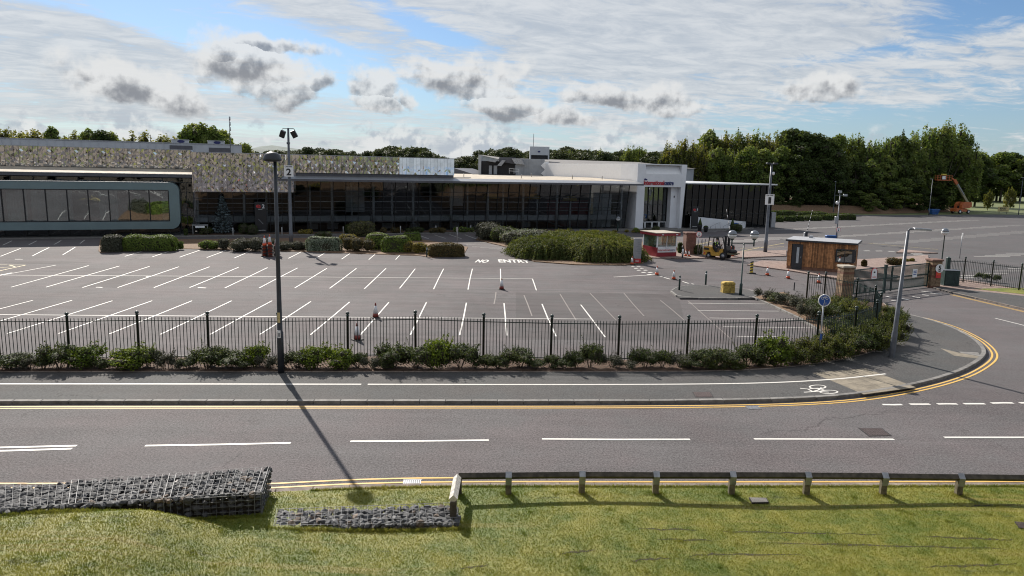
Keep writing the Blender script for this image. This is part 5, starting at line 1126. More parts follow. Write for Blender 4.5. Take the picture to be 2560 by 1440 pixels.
# ------------------------------------------------------------------ cones
def cone(h, dark=False):
    t = thing('traffic_cone', '', 'traffic cone', group='traffic cones about the car park'); o_ = 'cone_dark_red' if dark else 'cone_orange'
    w_ = h * .275; MB().bevbox(-w_, w_, -w_, w_, 0, h * .06, .02).build('cone_base', 'rubber', t)
    r = lambda z: h * (.215 - .185 * z)
    mb = MB(); mb.lathe([(r(.06) * h / h, h * .061), (r(.30), h * .30)], 16); mb.lathe([(r(.80), h * .80), (r(.985), h * .985), (r(1) * .6, h)], 16); mb.build('cone_body', o_, t)
    MB().lathe([(r(.29) + .004, h * .30), (r(.8) + .004, h * .80)], 16).build('sleeve', 'cone_white', t); return t
CD = cone(.84, True); CO = cone(.78)
def put(c, px, py, label, z=.0, first=[]):
    o = c if c not in first else dup(c, (0, 0, 0)); first.append(c); o.location = at(px, py, z); o.rotation_euler = (0, 0, random.uniform(0, 1.5)); o['label'] = label; return o
put(CD, 893, 850, 'dark red tipped cone nearest the roadside railing'); put(CD, 939, 794, 'dark tipped cone standing on a bay line just beyond the railing'); o = put(CD, 1254, 724, 'lone cone at the foot of the second row of bay lines'); o.scale = (.98,) * 3
put(CO, 1580, 662, 'orange cone at the foot of the grey information board', .0); put(CO, 1642, 688, 'cone at the corner of the double dashed lines'); put(CO, 1684, 699, 'orange cone on the lane line left of the island bollards')
put(CO, 1918, 689, 'left of the two orange cones before the timber hut'); put(CO, 1970, 697, 'right of the two orange cones before the timber hut'); put(CO, 2046, 708, 'orange cone seen through the bars of the curved railing')
o = put(CO, 1714, 640, 'orange cone at the left foot of the dark red pillar', .1); o.scale = (.84,) * 3; o = put(CO, 1722.5, 641, 'smaller white cone at the middle foot of the dark red pillar', .1); o.scale = (.78,) * 3
for px, py, n, lab in ((662, 641, 8, 'left'), (676, 642, 9, 'middle'), (692, 640, 8, 'right')):
    for k in range(n):
        o = dup(CO if lab != 'right' else CD, (0, 0, 0)); p = at(px, py, 0); o.location = (p.x + random.uniform(-.03, .03), p.y, .13 * k); o.scale = (1.25,) * 3 if lab != 'right' else (1.15,) * 3; o.rotation_euler = (0, 0, random.uniform(-.2, .2)); o['group'] = 'stacked cones before the grey heath hedge'
        o['label'] = (('topmost' if k == n - 1 else 'lowest') if k in (0, n - 1) else ('second', 'third', 'fourth', 'fifth', 'sixth', 'seventh', 'eighth')[k - 1] + ' from the ground') + ' cone of the ' + lab + ' stack before the grey hedge'
b = at(1706, 644, .1); t = thing('marker_post', 'short black and white marker post left of the dark red pillar', 'bollard', b); MB().lathe([(.08, 0), (.08, .32)], 10).lathe([(.08, .86), (.08, 1.0), (.05, 1.03)], 10).build('post', 'lamp_black', t); MB().lathe([(.085, .321), (.085, .859)], 10).build('sleeve', 'sign_white', t)
b = at(1878, 684); t = thing('marker_post', 'leaning black and yellow striped hazard post before the hut', 'bollard', b, .2); MB().bevbox(-.32, .32, -.25, .25, 0, .09, .03).build('foot', 'rubber', t)
for i in range(8): MB().hexa([(-.13, -.03, .09 + i * .115), (.13, -.03, .15 + i * .115 - .06 * (i == 0)), (.13, .03, .15 + i * .115 - .06 * (i == 0)), (-.13, .03, .09 + i * .115), (-.13, -.03, .205 + i * .115), (.13, -.03, .265 + i * .115), (.13, .03, .265 + i * .115), (-.13, .03, .205 + i * .115)]).build('stripe', 'hazard_yellow' if i % 2 == 0 else 'lamp_black', t)
def bollard(px, py, label, h=1.02, z=.115, m='pole_green', ring=True, r=.065):
    t = thing('bollard', label, 'bollard', at(px, py, z)); MB().lathe([(r, 0), (r, h - .02), (r * .8, h)], 12).build('post', m, t)
    if ring: MB().lathe([(r + .004, h - .22), (r + .004, h - .15)], 12).build('band', 'sign_white', t)
bollard(1698, 725, 'dark green banded bollard at the left end of the traffic island'); bollard(1764, 712, 'dark green banded bollard at the back edge of the traffic island')
bollard(1067, 643, 'short green bollard at the tip of the mid park hedge bed', .95, .05); bollard(1985, 726, 'thin dark stub post before the left end of the curved railing', .6, .0, 'lamp_black', False, .04)
gs_ = thing('grit_stone', 'weathered yellow grit bin block on the traffic island', 'grit block', at(1819, 731, .115), .05)
MB().bevbox(-.42, .42, -.30, .30, 0, .55, .05).build('body', 'grit_yellow', gs_); MB().bevbox(-.435, .435, -.315, .315, .551, .76, .08).build('lid', 'grit_yellow', gs_)
for k, (s_, d_) in enumerate(((5.6, -.1), (11, -.2), (18.2, .2), (25.3, .2), (29.9, .2), (34.6, .2))): 
    t = thing('bollard', ('first', 'second', 'third', 'fourth', 'fifth', 'sixth')[k] + ' from the left of the white bollards before the glass front', 'bollard', bp(s_, d_, .1), 0, 'white bollards before the glass front'); MB().lathe([(.05, 0), (.05, .85), (.03, .88)], 8).build('post', 'steel_white', t)
for k, (px, py, r_, h_, lab) in enumerate(((1749, 578, .30, 1.55, 'tall conical topiary in a dark pot, left of the ramp handrails'), (1764, 580, .32, 1.2, 'dark flared planter without a tall plant before the ramp wall'), (1830, 578, .30, 1.5, 'conical topiary in a dark pot at the right end of the ramp wall'))):
    t = thing('planter', lab, 'planter', at(px, py, .0)); MB().lathe([(r_ * .75, 0), (r_ * 1.15, h_ * .55), (r_ * 1.15, h_ * .6), (r_ * .9, h_ * .6)], 12).build('pot', 'black_plant', t)
    if k != 1: MB().lathe([(r_ * 1.0, h_ * .61), (r_ * .8, h_ * .8), (r_ * .35, h_ * 1.05), (.02, h_ * 1.25)], 10).build('topiary', 'leaf_dark', t)
    else: MB().lathe([(r_ * 1.0, h_ * .61), (r_ * .9, h_ * .7), (.05, h_ * .78)], 10).build('topiary', 'leaf_dark', t)
t = thing('waste_bin', 'dark blue grey waste bin beside the round bush at the ramp wall end', 'bin', at(1838, 578)); MB().bevbox(-.3, .3, -.3, .3, 0, 1.1, .05).build('body', 'cabinet_green', t); MB().bevbox(-.33, .33, -.33, .33, 1.101, 1.2, .03).build('lid', 'sign_blue', t)

# ------------------------------------------------------------------ forklift with its driver
fb = at(1757, 645); fb2 = at(1818, 651); dv = fb2 - fb; FL = dv.length; fz = math.atan2(dv.y, dv.x)
fk = thing('forklift', 'yellow counterbalance forklift with black mast driving right', 'forklift', (fb.x, fb.y, 0), fz); FWD = 1.15; sc_ = FL / 2.35
def fx(*a): return tuple(v * sc_ for v in a)
mb = MB(); prof = [(0.0, .32), (0.02, 1.0), (.12, 1.10), (.75, 1.08), (.85, .80), (1.05, .62), (1.5, .62), (1.62, .95), (1.85, .98), (1.88, .40), (1.55, .30), (.95, .30), (.75, .32), (.70, .62), (.38, .62), (.30, .30)]
prof = [(a * sc_, b * sc_) for a, b in prof]; N_ = len(prof)
MB().add([(a, 0, b) for a, b in prof] + [(a, FWD, b) for a, b in prof], [tuple(range(N_)), tuple(reversed(range(N_, 2 * N_)))] + [(i, N_ + i, N_ + (i + 1) % N_, (i + 1) % N_) for i in range(N_)]).build('body', 'fork_yellow', fk)
MB().bevbox(.06 * sc_, .55 * sc_, -.012, .05, .78 * sc_, .98 * sc_, .01).build('engine_grille', 'fork_black', fk); MB().box(.06 * sc_, .2 * sc_, -.01, .03, .42 * sc_, .56 * sc_).build('tail_light', 'sign_red', fk)
for (x_, r_, y_) in ((.53, .27, 0), (1.92, .35, 0), (.53, .27, 1), (1.92, .35, 1)):
    y0 = -.05 if y_ == 0 else FWD - .20
    mb = MB().lathe([(r_ * .55, 0), (r_ * .98, .01), (r_, .05), (r_, .2), (r_ * .98, .24), (r_ * .55, .25)], 18); mb.xf(Matrix.Translation((x_ * sc_, y0 + .25, r_ * sc_)) @ Matrix.Rotation(math.pi / 2, 4, 'X')); wh_ = mb.build('wheel', 'rubber', fk)
    mb = MB().lathe([(r_ * .5, -.005), (r_ * .5, .255), (r_ * .1, .256)], 12); mb.xf(Matrix.Translation((x_ * sc_, y0 + .25, r_ * sc_)) @ Matrix.Rotation(math.pi / 2, 4, 'X')); mb.build('rim', 'galv', wh_)
mb = MB()
for y_ in (.06, FWD - .06):
    P_ = [(.42, y_, 1.08), (.52, y_, 1.98), (1.35, y_, 1.95), (1.62, y_, .96)]
    for p, q in zip(P_, P_[1:]): mb.bar((p[0] * sc_, p[1], p[2] * sc_), (q[0] * sc_, q[1], q[2] * sc_), .07, .09)
for i in range(7): mb.bar(((.55 + i * .13) * sc_, .06, 1.97 * sc_), ((.55 + i * .13) * sc_, FWD - .06, 1.97 * sc_), .035, .05)
mb.build('overhead_guard', 'fork_black', fk)
mb = MB()
for y_ in (.2, FWD - .2):
    mb.box(1.92 * sc_, 2.02 * sc_, y_ - .09, y_ + .09, .12, 2.20 * sc_).box(2.03 * sc_, 2.11 * sc_, y_ - .06, y_ + .06, .12, 2.12 * sc_)
for z_ in (.5, 1.3, 2.1): mb.box(1.93 * sc_, 2.03 * sc_, .29, FWD - .29, z_ * sc_, (z_ + .09) * sc_)
mb.box(1.82 * sc_, 1.91 * sc_, .2, FWD - .2, 2.12 * sc_, 2.18 * sc_); mb.build('mast', 'fork_black', fk)
MB().box(2.12 * sc_, 2.18 * sc_, .05, FWD - .05, .45, 1.35).build('carriage', 'fork_black', fk); MB().box(2.185 * sc_, 2.21 * sc_, .02, FWD - .02, .40, 1.7).build('load_backrest', 'galv', fk) if False else None
for y_ in (.25, FWD - .35): MB().hexa([(2.19 * sc_, y_, .50), (3.0 * sc_, y_, .50), (3.0 * sc_, y_ + .1, .50), (2.19 * sc_, y_ + .1, .50), (2.19 * sc_, y_, .56), (3.0 * sc_, y_, .52), (3.0 * sc_, y_ + .1, .52), (2.19 * sc_, y_ + .1, .56)]).build('fork', 'fork_black', fk)
MB().box(.82 * sc_, 1.22 * sc_, .3, FWD - .3, .63 * sc_, .98 * sc_).bevbox(.72 * sc_, .86 * sc_, .3, FWD - .3, .9 * sc_, 1.5 * sc_, .03).build('seat', 'fork_black', fk); mb = MB().lathe([(.15, 0), (.18, .015), (.15, .03)], 14); mb.xf(Matrix.Translation((1.48 * sc_, FWD / 2, 1.22 * sc_)) @ Matrix.Rotation(-.9, 4, 'Y')); mb.build('steering_wheel', 'fork_black', fk); MB().bar((1.5 * sc_, FWD / 2, 1.2 * sc_), (1.62 * sc_, FWD / 2, .95 * sc_), .05, .05).build('steering_column', 'fork_black', fk)
MB().bevbox(2.3 * sc_, 2.75 * sc_, .1, FWD - .1, .57, .82, .04).build('load', 'grey_text', fk) if False else None
pal = thing('pallet', 'loaded grey pallet lifted on the forklift forks', 'pallet', (fb + dv.normalized() * 2.28 * sc_)[:2] + (.565,), fz)
for i in range(5): MB().box(0, .75 * sc_, .05 + i * .24, .17 + i * .24, .10, .125).build('board', 'timber', pal)
for y_ in (.05, .58, 1.05): MB().box(0, .75 * sc_, y_, y_ + .1, 0, .099).build('bearer', 'timber', pal)
lb = thing('sack', 'dark bundled load lying on the lifted pallet', 'load', pal.location + V(.05, .1, .13), fz); mb = MB().lathe([(.2, 0), (.42, .06), (.45, .2), (.3, .33), (.05, .36)], 10); mb.xf(Matrix.Translation((.40, .35, 0)) @ Matrix.Scale(.8, 4, (0, 1, 0))); mb.build('body', 'black_plant', lb)

def skin(name, joints, edges, m, parent, sub=2, loc=(0, 0, 0)):
    """one continuous limb figure: joints (x, y, z, radius) grown with Skin + Subdivision"""
    me = bpy.data.meshes.new(name); me.from_pydata([j[:3] for j in joints], edges, []); o = bpy.data.objects.new(name, me); COL.objects.link(o)
    o.modifiers.new('skin', 'SKIN'); s_ = o.modifiers.new('sub', 'SUBSURF'); s_.levels = s_.render_levels = sub
    for i, j in enumerate(joints): me.skin_vertices[0].data[i].radius = (j[3], j[3] if len(j) < 5 else j[4]); me.skin_vertices[0].data[i].use_root = (i == 0)
    me2 = bpy.data.meshes.new_from_object(o.evaluated_get(bpy.context.evaluated_depsgraph_get())); bpy.data.objects.remove(o); me2.name = name
    me2.materials.clear(); me2.materials.append(MATS[m]); me2.polygons.foreach_set('use_smooth', [True] * len(me2.polygons)); return link(name, me2, parent, loc)
# driver: seated, facing the mast, hands on the wheel
pr_ = thing('person', 'seated driver in yellow high visibility vest steering the forklift', 'person', fb + dv.normalized() * 1.0 * sc_ + V(-math.sin(fz) * FWD / 2, math.cos(fz) * FWD / 2, 1.02 * sc_), fz)
J = [(0, 0, .08, .14, .12), (-.02, 0, .30, .15, .12), (-.02, 0, .50, .16, .11), (0, 0, .60, .06), (.03, 0, .68, .075, .085), (.04, 0, .78, .09, .10), (.03, 0, .87, .06),
     (.0, -.19, .52, .06), (.16, -.24, .30, .045), (.38, -.14, .34, .032), (.46, -.12, .36, .035), (.0, .19, .52, .06), (.16, .24, .30, .045), (.38, .14, .34, .032), (.46, .12, .36, .035),
     (.20, -.10, .06, .085), (.42, -.12, .06, .065), (.50, -.12, -.30, .05), (.62, -.12, -.34, .04), (.20, .10, .06, .085), (.42, .12, .06, .065), (.50, .12, -.30, .05), (.62, .12, -.34, .04)]
Ed = [(0, 1), (1, 2), (2, 3), (3, 4), (4, 5), (5, 6), (2, 7), (7, 8), (8, 9), (9, 10), (2, 11), (11, 12), (12, 13), (13, 14), (0, 15), (15, 16), (16, 17), (17, 18), (0, 19), (19, 20), (20, 21), (21, 22)]
body_ = skin('body', J, Ed, 'cloth_dark', pr_, 1)
body_.data.materials.append(MATS['skin'])
for p in body_.data.polygons:
    if p.center.z > .60 or (p.center.x > .40 and p.center.z > .28): p.material_index = 1
skin('vest', [(-.01, 0, .16, .165, .145), (-.02, 0, .32, .175, .145), (-.02, 0, .48, .185, .135), (-.01, 0, .56, .10)], [(0, 1), (1, 2), (2, 3)], 'hivis', pr_, 1)
MB().lathe([(.10, .78), (.108, .84), (.095, .90), (.05, .94), (.01, .95)], 12, (.02, 0, 0)).build('hair', 'hair', pr_)
for s_ in (-1, 1):
    for k in range(4): MB().tube([(.45, s_ * .12 + (k - 1.5) * .02, .37), (.50, s_ * .12 + (k - 1.5) * .02, .36 + .004 * k), (.51, s_ * .12 + (k - 1.5) * .02, .33)], [.010, .009, .007], 5).build('finger', 'skin', body_)
    MB().tube([(.44, s_ * .09, .36), (.48, s_ * .07, .34)], [.011, .008], 5).build('thumb', 'skin', body_)

# ------------------------------------------------------------------ boom lift, skips, far sign
bb = at(2402, 534); bl = thing('boom_lift', 'orange telescopic boom lift with raised basket before the far wood', 'boom lift', (bb.x, bb.y, 0), .35); k = ppm(bb)
kk = 1.0
MB().bevbox(-2.6, 1.0, -1.0, 1.0, .55, 1.25, .15).build('chassis', 'lift_orange', bl)
for x_ in (-1.6, 1.2):
    for y_ in (-1.1, .75):
        mb = MB().lathe([(.30, 0), (.5, .03), (.52, .1), (.52, .25), (.5, .32), (.3, .35)], 16); mb.xf(Matrix.Translation((x_, y_ + .35, .52)) @ Matrix.Rotation(math.pi / 2, 4, 'X')); wl = mb.build('wheel', 'rubber', bl); mb = MB().lathe([(.26, -.01), (.26, .36)], 12); mb.xf(Matrix.Translation((x_, y_ + .35, .52)) @ Matrix.Rotation(math.pi / 2, 4, 'X')); mb.build('rim', 'cone_white', wl)
mb = MB(); pf = [(-1.2, 1.3), (-1.1, 2.2), (-.6, 2.75), (.1, 2.85), (1.9, 2.8), (2.0, 1.7), (1.2, 1.35)]; N_ = len(pf)
mb.add([(a, -1.1, b) for a, b in pf] + [(a, -.35, b) for a, b in pf], [tuple(range(N_)), tuple(reversed(range(N_, 2 * N_)))] + [(i, N_ + i, N_ + (i + 1) % N_, (i + 1) % N_) for i in range(N_)])
mb.add([(a, .35, b) for a, b in pf] + [(a, 1.1, b) for a, b in pf], [tuple(range(N_)), tuple(reversed(range(N_, 2 * N_)))] + [(i, N_ + i, N_ + (i + 1) % N_, (i + 1) % N_) for i in range(N_)]); mb.build('turntable', 'lift_orange', bl)
MB().box(-1.0, 1.8, -.35, .35, 1.3, 1.9).box(-.4, .4, -.6, .6, 1.2, 1.35).build('turntable_core', 'fork_black', bl)
iv = Matrix.Rotation(-.35, 3, 'Z')
def bq(x, y): p = at_y(x, y, bb.y) - V(bb.x, bb.y, 0); return iv @ p
b0, b1, b2, b3 = bq(2420, 508), bq(2392, 460), bq(2386, 450), bq(2380, 446)
MB().bar(b0, b1, .42, .48).build('boom', 'lift_boom', bl); MB().bar(b0 + (b1 - b0) * .45 + V(0, -.3, 0), b1 + V(0, -.3, 0), .18, .2).build('boom_section', 'fascia', bl); MB().bar(b1, b2, .55, .62).build('boom_head', 'lift_orange', bl); MB().bar(b2, b3, .3, .3).build('jib', 'lift_orange', bl)
c0, c1 = bq(2343, 450), bq(2380, 447); mb = MB(); L = (c1 - c0).length; dd = (c1 - c0).normalized(); sd = V(-dd.y, dd.x, 0) * 1.0
MB().poly([tuple((c0)[:2]), tuple(c1[:2]), tuple((c1 + sd)[:2]), tuple((c0 + sd)[:2])], c0.z - .1, c0.z + .12).build('basket_floor', 'lift_orange', bl)
for z_ in (.6, 1.15): 
    for p, q in ((c0, c1), (c1, c1 + sd), (c1 + sd, c0 + sd), (c0 + sd, c0)): mb.bar(V(p.x, p.y, c0.z + z_), V(q.x, q.y, c0.z + z_), .07, .07)
for i in range(6):
    for s_ in (V(0, 0, 0), sd): p = c0 + dd * (L * i / 5) + s_; mb.bar(V(p.x, p.y, c0.z + .1), V(p.x, p.y, c0.z + 1.15), .07, .07)
mb.build('basket_rail', 'lift_orange', bl); p = c0 + dd * L * .45; MB().box(p.x - .6, p.x + .6, p.y - .1, p.y - .02, c0.z + .2, c0.z + .95).build('notice', 'sign_white', bl); MB().box(p.x - .6, p.x + .6, p.y - .1, p.y + .4, c0.z + 1.2, c0.z + 1.5).build('control_box', 'hazard_yellow', bl)
def skip(px, py, sc2, label, rz):
    t = thing('skip', label, 'skip', at(px, py), rz); a = [(-.8, -.5, 0), (.8, -.5, 0), (.8, .5, 0), (-.8, .5, 0), (-1.15, -.62, 1.15), (1.15, -.62, 1.15), (1.15, .62, 1.15), (-1.15, .62, 1.15)]
    MB().hexa([tuple(c * sc2 for c in v) for v in a]).build('body', 'skip_blue', t); mb = MB()
    for i in range(5): mb.box((-.9 + i * .42) * sc2, (-.82 + i * .42) * sc2, -.63 * sc2, -.52 * sc2, .5 * sc2, 1.1 * sc2)
    mb.build('rib', 'skip_blue', t); MB().bevbox(-1.2 * sc2, 1.2 * sc2, -.68 * sc2, .68 * sc2, 1.151 * sc2, 1.3 * sc2, .05).build('lid', 'skip_blue', t)
skip(2334, 536, .95, 'blue wheeled waste skip at the wood edge by the lamp post', .2); skip(2076, 602, .55, 'bright blue lidded skip seen over the timber hut roof', 0)
xs = at(2507, 534); t = thing('exit_sign', 'low pale yellow EXIT board on short legs at the far right', 'sign', xs, -.1); W_ = 26 / ppm(xs); z0 = .5
MB().box(-W_ / 2, W_ / 2, -.04, .04, z0, z0 + 1.2).build('board', 'pale_yellow_paint', t); text('lettering', 'EXIT', .7, 'sign_black', t, (0, -.05, z0 + .75), UPR, .01, .03, W_ * .6, .5); MB().box(-W_ * .32, W_ * .4, -.05, -.041, z0 + .15, z0 + .27).build('arrow_line', 'sign_black', t)
for s_ in (-1, 1): MB().box(s_ * W_ * .35 - .05, s_ * W_ * .35 + .05, -.03, .03, 0, z0).build('leg', 'timber_dark', t)

# ------------------------------------------------------------------ gabions
def rockmesh(seed, m='rock'):
    bm = bmesh.new(); bmesh.ops.create_icosphere(bm, subdivisions=1, radius=.5); r = random.Random(seed)
    for v in bm.verts: v.co *= r.uniform(.72, 1.18)
    for v in bm.verts: v.co.y *= .8; v.co.z *= .62
    me = bpy.data.meshes.new('stone'); bm.to_mesh(me); bm.free(); me.materials.append(MATS[m]); return me
RK_ = [rockmesh(i) for i in range(8)]; RB_ = [rockmesh(50 + i, 'rock_brown') for i in range(4)]
def stones(root, spots, limit=295):
    """spots: (point, size); the nearest `limit` as parts, the rest joined"""
    spots = sorted(spots, key=lambda s: (Vector(root.location) + s[0] - EYE).length); vs = []; fs = []
    for i, (p, s_) in enumerate(spots):
        me = random.choice(RK_) if random.random() < .93 else random.choice(RB_)
        rot = (random.uniform(-.5, .5), random.uniform(-.5, .5), random.uniform(0, 6.3)); scl = (s_ * random.uniform(.8, 1.25), s_ * random.uniform(.8, 1.1), s_ * random.uniform(.8, 1.2))
        if i < limit: link('stone', me, root, p, rot=rot, scale=scl)
        else:
            mt = Matrix.Translation(p) @ Matrix.Rotation(rot[2], 4, 'Z') @ Matrix.Diagonal((*scl, 1)); o = len(vs)
            vs += [tuple(mt @ v.co) for v in me.vertices]; fs += [tuple(j + o for j in q.vertices) for q in me.polygons]
    if vs: o = MB().add(vs, fs).build('stone_fill', 'rock', root); o['kind'] = 'stuff'
GT = .62
ga0 = at(652, 1234, GT); ga1 = at(672, 1172, GT); gb0 = at(-60, 1280, GT); gb1 = at(-60, 1222, GT)
ox, oy = ga0.x, ga0.y
g1_ = thing('stone_gabion', 'long dark stone filled wire gabion at the left edge of the lawn', 'gabion', (ox, oy, 0))
def quadpt(u, v):                 # u along from the right end, v from the near edge back
    a = Vector(ga0) * (1 - u) + Vector(gb0) * u; b = Vector(ga1) * (1 - u) + Vector(gb1) * u; return (a * (1 - v) + b * v) - V(ox, oy, 0)
Lg = (Vector(ga0) - Vector(gb0)).length; Dg = (Vector(ga1) - Vector(ga0)).length
sp = []; nu_, nv_ = int(Lg / .135), int(Dg / .11)
for i in range(nu_):
    for j in range(nv_):
        p = quadpt((i + .5 + random.uniform(-.35, .35)) / nu_, (j + .5 + random.uniform(-.35, .35)) / nv_); sp.append((V(p.x, p.y, GT - .035 + random.uniform(-.025, .02)), random.uniform(.185, .27)))
for i in range(int(2.6 / .19)):
    for j in range(4):
        p = quadpt((i + .5) * .19 / Lg, .03); sp.append((V(p.x, p.y + .02, .06 + j * .14 + random.uniform(-.03, .03)), random.uniform(.18, .26)))
for i in range(5):
    for j in range(4):
        p = quadpt(.004, (i + .5) / 5); sp.append((V(p.x + .0, p.y, .06 + j * .14), random.uniform(.18, .25)))
stones(g1_, sp)
c4 = [quadpt(0, .04), quadpt(0, .97), quadpt(1, .97), quadpt(1, .04)]
MB().poly([(p.x - .06, p.y) for p in c4], -.1, GT - .12).build('core', 'iron_dark', g1_)
mb = MB(); n = int(Lg / .14)
for i in range(n + 1):
    a, b = quadpt(i / n, -.02), quadpt(i / n, .985); w_ = .012 if i % 14 in (0, 1) else .0058
    mb.bar((a.x, a.y, GT + .062), (b.x, b.y, GT + .060), w_, w_)
    if i < 20: mb.bar((a.x, a.y, GT + .055), (a.x, a.y - .01, .0), w_, w_)
for j in range(6):
    v = -.02 + 1.005 * j / 5; pts = [quadpt(t_ / 12, v) + V(0, 0, GT * 0 + .058) for t_ in range(13)]
    for a, b in zip(pts, pts[1:]): mb.bar((a.x, a.y, GT + .062), (b.x, b.y, GT + .062), .008, .008)
for j in range(5):
    a, b = quadpt(-.003, -.02), quadpt(.25, -.02); mb.bar((a.x, a.y, .1 + j * .13), (b.x, b.y, .1 + j * .13), .008, .008)
    a, b = quadpt(-.005, -.02), quadpt(-.005, 1.02); mb.bar((a.x, a.y, .1 + j * .13), (b.x, b.y, .1 + j * .13), .008, .008)
for j in range(8):
    a = quadpt(-.005, -.02 + 1.04 * j / 7); mb.bar((a.x, a.y, 0), (a.x, a.y, GT + .06), .008, .008)
mb.build('wire_basket', 'wire', g1_)
# low gabion step
q0, q1, q2, q3 = at(684, 1314, .12), at(1150, 1313, .12), at(1140, 1264, .14), at(692, 1274, .14); g2_ = thing('stone_gabion', 'low flat stone gabion step in the middle of the lawn', 'gabion', (q0.x, q0.y, 0)); oo = V(q0.x, q0.y, 0)
def q2pt(u, v): return (Vector(q0) * (1 - u) + Vector(q1) * u) * (1 - v) + (Vector(q3) * (1 - u) + Vector(q2) * u) * v - oo
L2 = (Vector(q1) - Vector(q0)).length; D2 = (Vector(q3) - Vector(q0)).length; sp = []
nu_, nv_ = int(L2 / .145), max(3, int(D2 / .11))
for i in range(nu_):
    for j in range(nv_):
        u_ = (i + .5 + random.uniform(-.3, .3)) / nu_; p = q2pt(u_, (j + .5 + random.uniform(-.3, .3)) / nv_); sp.append((V(p.x, p.y, .07 + .05 * u_ + random.uniform(-.03, .02) - (.07 if (u_ < .42 and j == 0) else 0)), random.uniform(.20, .29)))
stones(g2_, sp)
c4 = [q2pt(0, .03), q2pt(1, .03), q2pt(1, .98), q2pt(0, .98)]; MB().poly([(p.x, p.y) for p in c4], -.2, .05).build('core', 'gravel', g2_)
mb = MB(); n = int(L2 / .15)
for i in range(n + 1): a, b = q2pt(i / n, -.03), q2pt(i / n, 1.03); mb.bar((a.x, a.y, .15 + .04 * i / n - .04), (b.x, b.y, .17 + .05 * i / n), .006, .006)
for j in range(5): a, b = q2pt(.0, j / 4), q2pt(1, j / 4); mb.bar((a.x, a.y, .13 + .02 * j / 4), (b.x, b.y, .19 + .03 * j / 4), .008, .008)
mb.build('wire_basket', 'wire', g2_)

# ------------------------------------------------------------------ timber knee rail
HR = .56
tops = [(1146, 1183), (1272, 1182), (1456, 1180), (1641, 1181), (1832, 1181), (2020, 1182), (2212, 1184), (2402, 1186), (2600, 1189)]
TP = [base_from_top(x, y, HR + .02, .10) for x, y in tops]
kr = thing('knee_rail', 'long low dark timber knee rail on short posts along the verge', 'rail', TP[0]); o_ = Vector(TP[0])
for i, p in enumerate(TP[1:]):
    q = p - o_; mb = MB(); h_ = HR - .06
    mb.bevbox(q.x - .075, q.x + .075, q.y - .06, q.y + .08, -.15, h_, .012); mb.build('post', 'timber', kr)
    mb = MB(); x0, x1 = q.x - .078, q.x + .078; ry, rz = q.y + .0, HR - .06
    mb.hexa([(x0, ry - .112, rz), (x1, ry - .112, rz), (x1, ry - .106, rz - .004), (x0, ry - .106, rz - .004), (x0, ry, rz + .112), (x1, ry, rz + .112), (x1, ry + .008, rz + .104), (x0, ry + .008, rz + .104)])
    mb.hexa([(x0, ry - .075, rz - .22), (x1, ry - .075, rz - .22), (x1, ry - .068, rz - .22), (x0, ry - .068, rz - .22), (x0, ry - .112, rz - .001), (x1, ry - .112, rz - .001), (x1, ry - .106, rz - .001), (x0, ry - .106, rz - .001)])
    mb.build('strap', 'galv', kr)
def diamond(mb, a, b, r):
    a, b = Vector(a), Vector(b); d = (b - a).normalized(); s_ = d.cross(V(0, 0, 1)).normalized() * r; u_ = V(0, 0, r)
    return mb.add([a + u_, a + s_, a - u_, a - s_, b + u_, b + s_, b - u_, b - s_], [(0, 1, 5, 4), (1, 2, 6, 5), (2, 3, 7, 6), (3, 0, 4, 7), (3, 2, 1, 0), (4, 5, 6, 7)])
for a, b in zip(TP, TP[1:]):
    a = a - o_; b = b - o_; diamond(MB(), (a.x + .005, a.y, HR - .06), (b.x - .005, b.y, HR - .06 + random.uniform(-.008, .008)), .088).build('rail', 'timber_dark', kr)
er = at(1133, 1252, HR) ; e0 = V(er.x, er.y, 0) - V(o_.x, o_.y, 0)
diamond(MB(), (-.02, -.08, HR - .06), (e0.x, e0.y, HR - .06), .10).build('rail', 'timber_lit_cap', kr, label='pale end rail coming towards the lawn, its lit capped top put into colour')  # pale colour stands for the rail's lit top and metal cap strip
MB().bevbox(e0.x - .075, e0.x + .075, e0.y - .02, e0.y + .13, -.2, HR - .12, .012).build('post', 'timber_dark', kr); MB().bevbox(-.08, .08, .0, .13, -.15, HR - .13, .012).build('post', 'timber_dark', kr)

# ------------------------------------------------------------------ covers and gratings
def cover(px4, z, label, m='iron', nm='manhole_cover', ribs=8, cat='manhole cover'):
    p = [at(x, y, z) for x, y in px4]; c = sum((Vector(q) for q in p), V(0, 0, 0)) / 4; t = thing(nm, label, cat, (c.x, c.y, z))
    L = [Vector(q) - c for q in p]
    MB().poly([tuple(q[:2]) for q in L], -.05, .0085).build('frame', 'iron_dark', t); MB().poly([tuple((q * .9)[:2]) for q in L], .0, .0125).build('plate', m, t)
    mb = MB(); i_ = lambda u, v: (L[0] * (1 - u) + L[1] * u) * (1 - v) + (L[3] * (1 - u) + L[2] * u) * v
    for k in range(ribs):
        for j in range(4):
            a, b = i_(.12 + .76 * k / (ribs - 1), .10 + j * .2), i_(.12 + .76 * k / (ribs - 1), .24 + j * .2); mb.bar((a.x, a.y, .014), (b.x, b.y, .014), .03, .008)
    mb.build('tread_pattern', m, t)
cover(((2145, 1070), (2205, 1071), (2230, 1090), (2172, 1091)), .005, 'square brown iron manhole cover in the road on the right'); cover(((1731, 980), (1776, 980), (1784, 993), (1738, 993)), .122, 'small rusty inspection cover in the cycle path'); cover(((1872, 1244), (1916, 1245), (1922, 1256), (1880, 1257)), .108, 'pale worn cover set in the grass below the knee rail', 'kerb_concrete'); cover(((2536, 1304), (2575, 1308), (2590, 1325), (2548, 1320)), .14, 'partly seen iron cover in the lawn at the right picture edge')
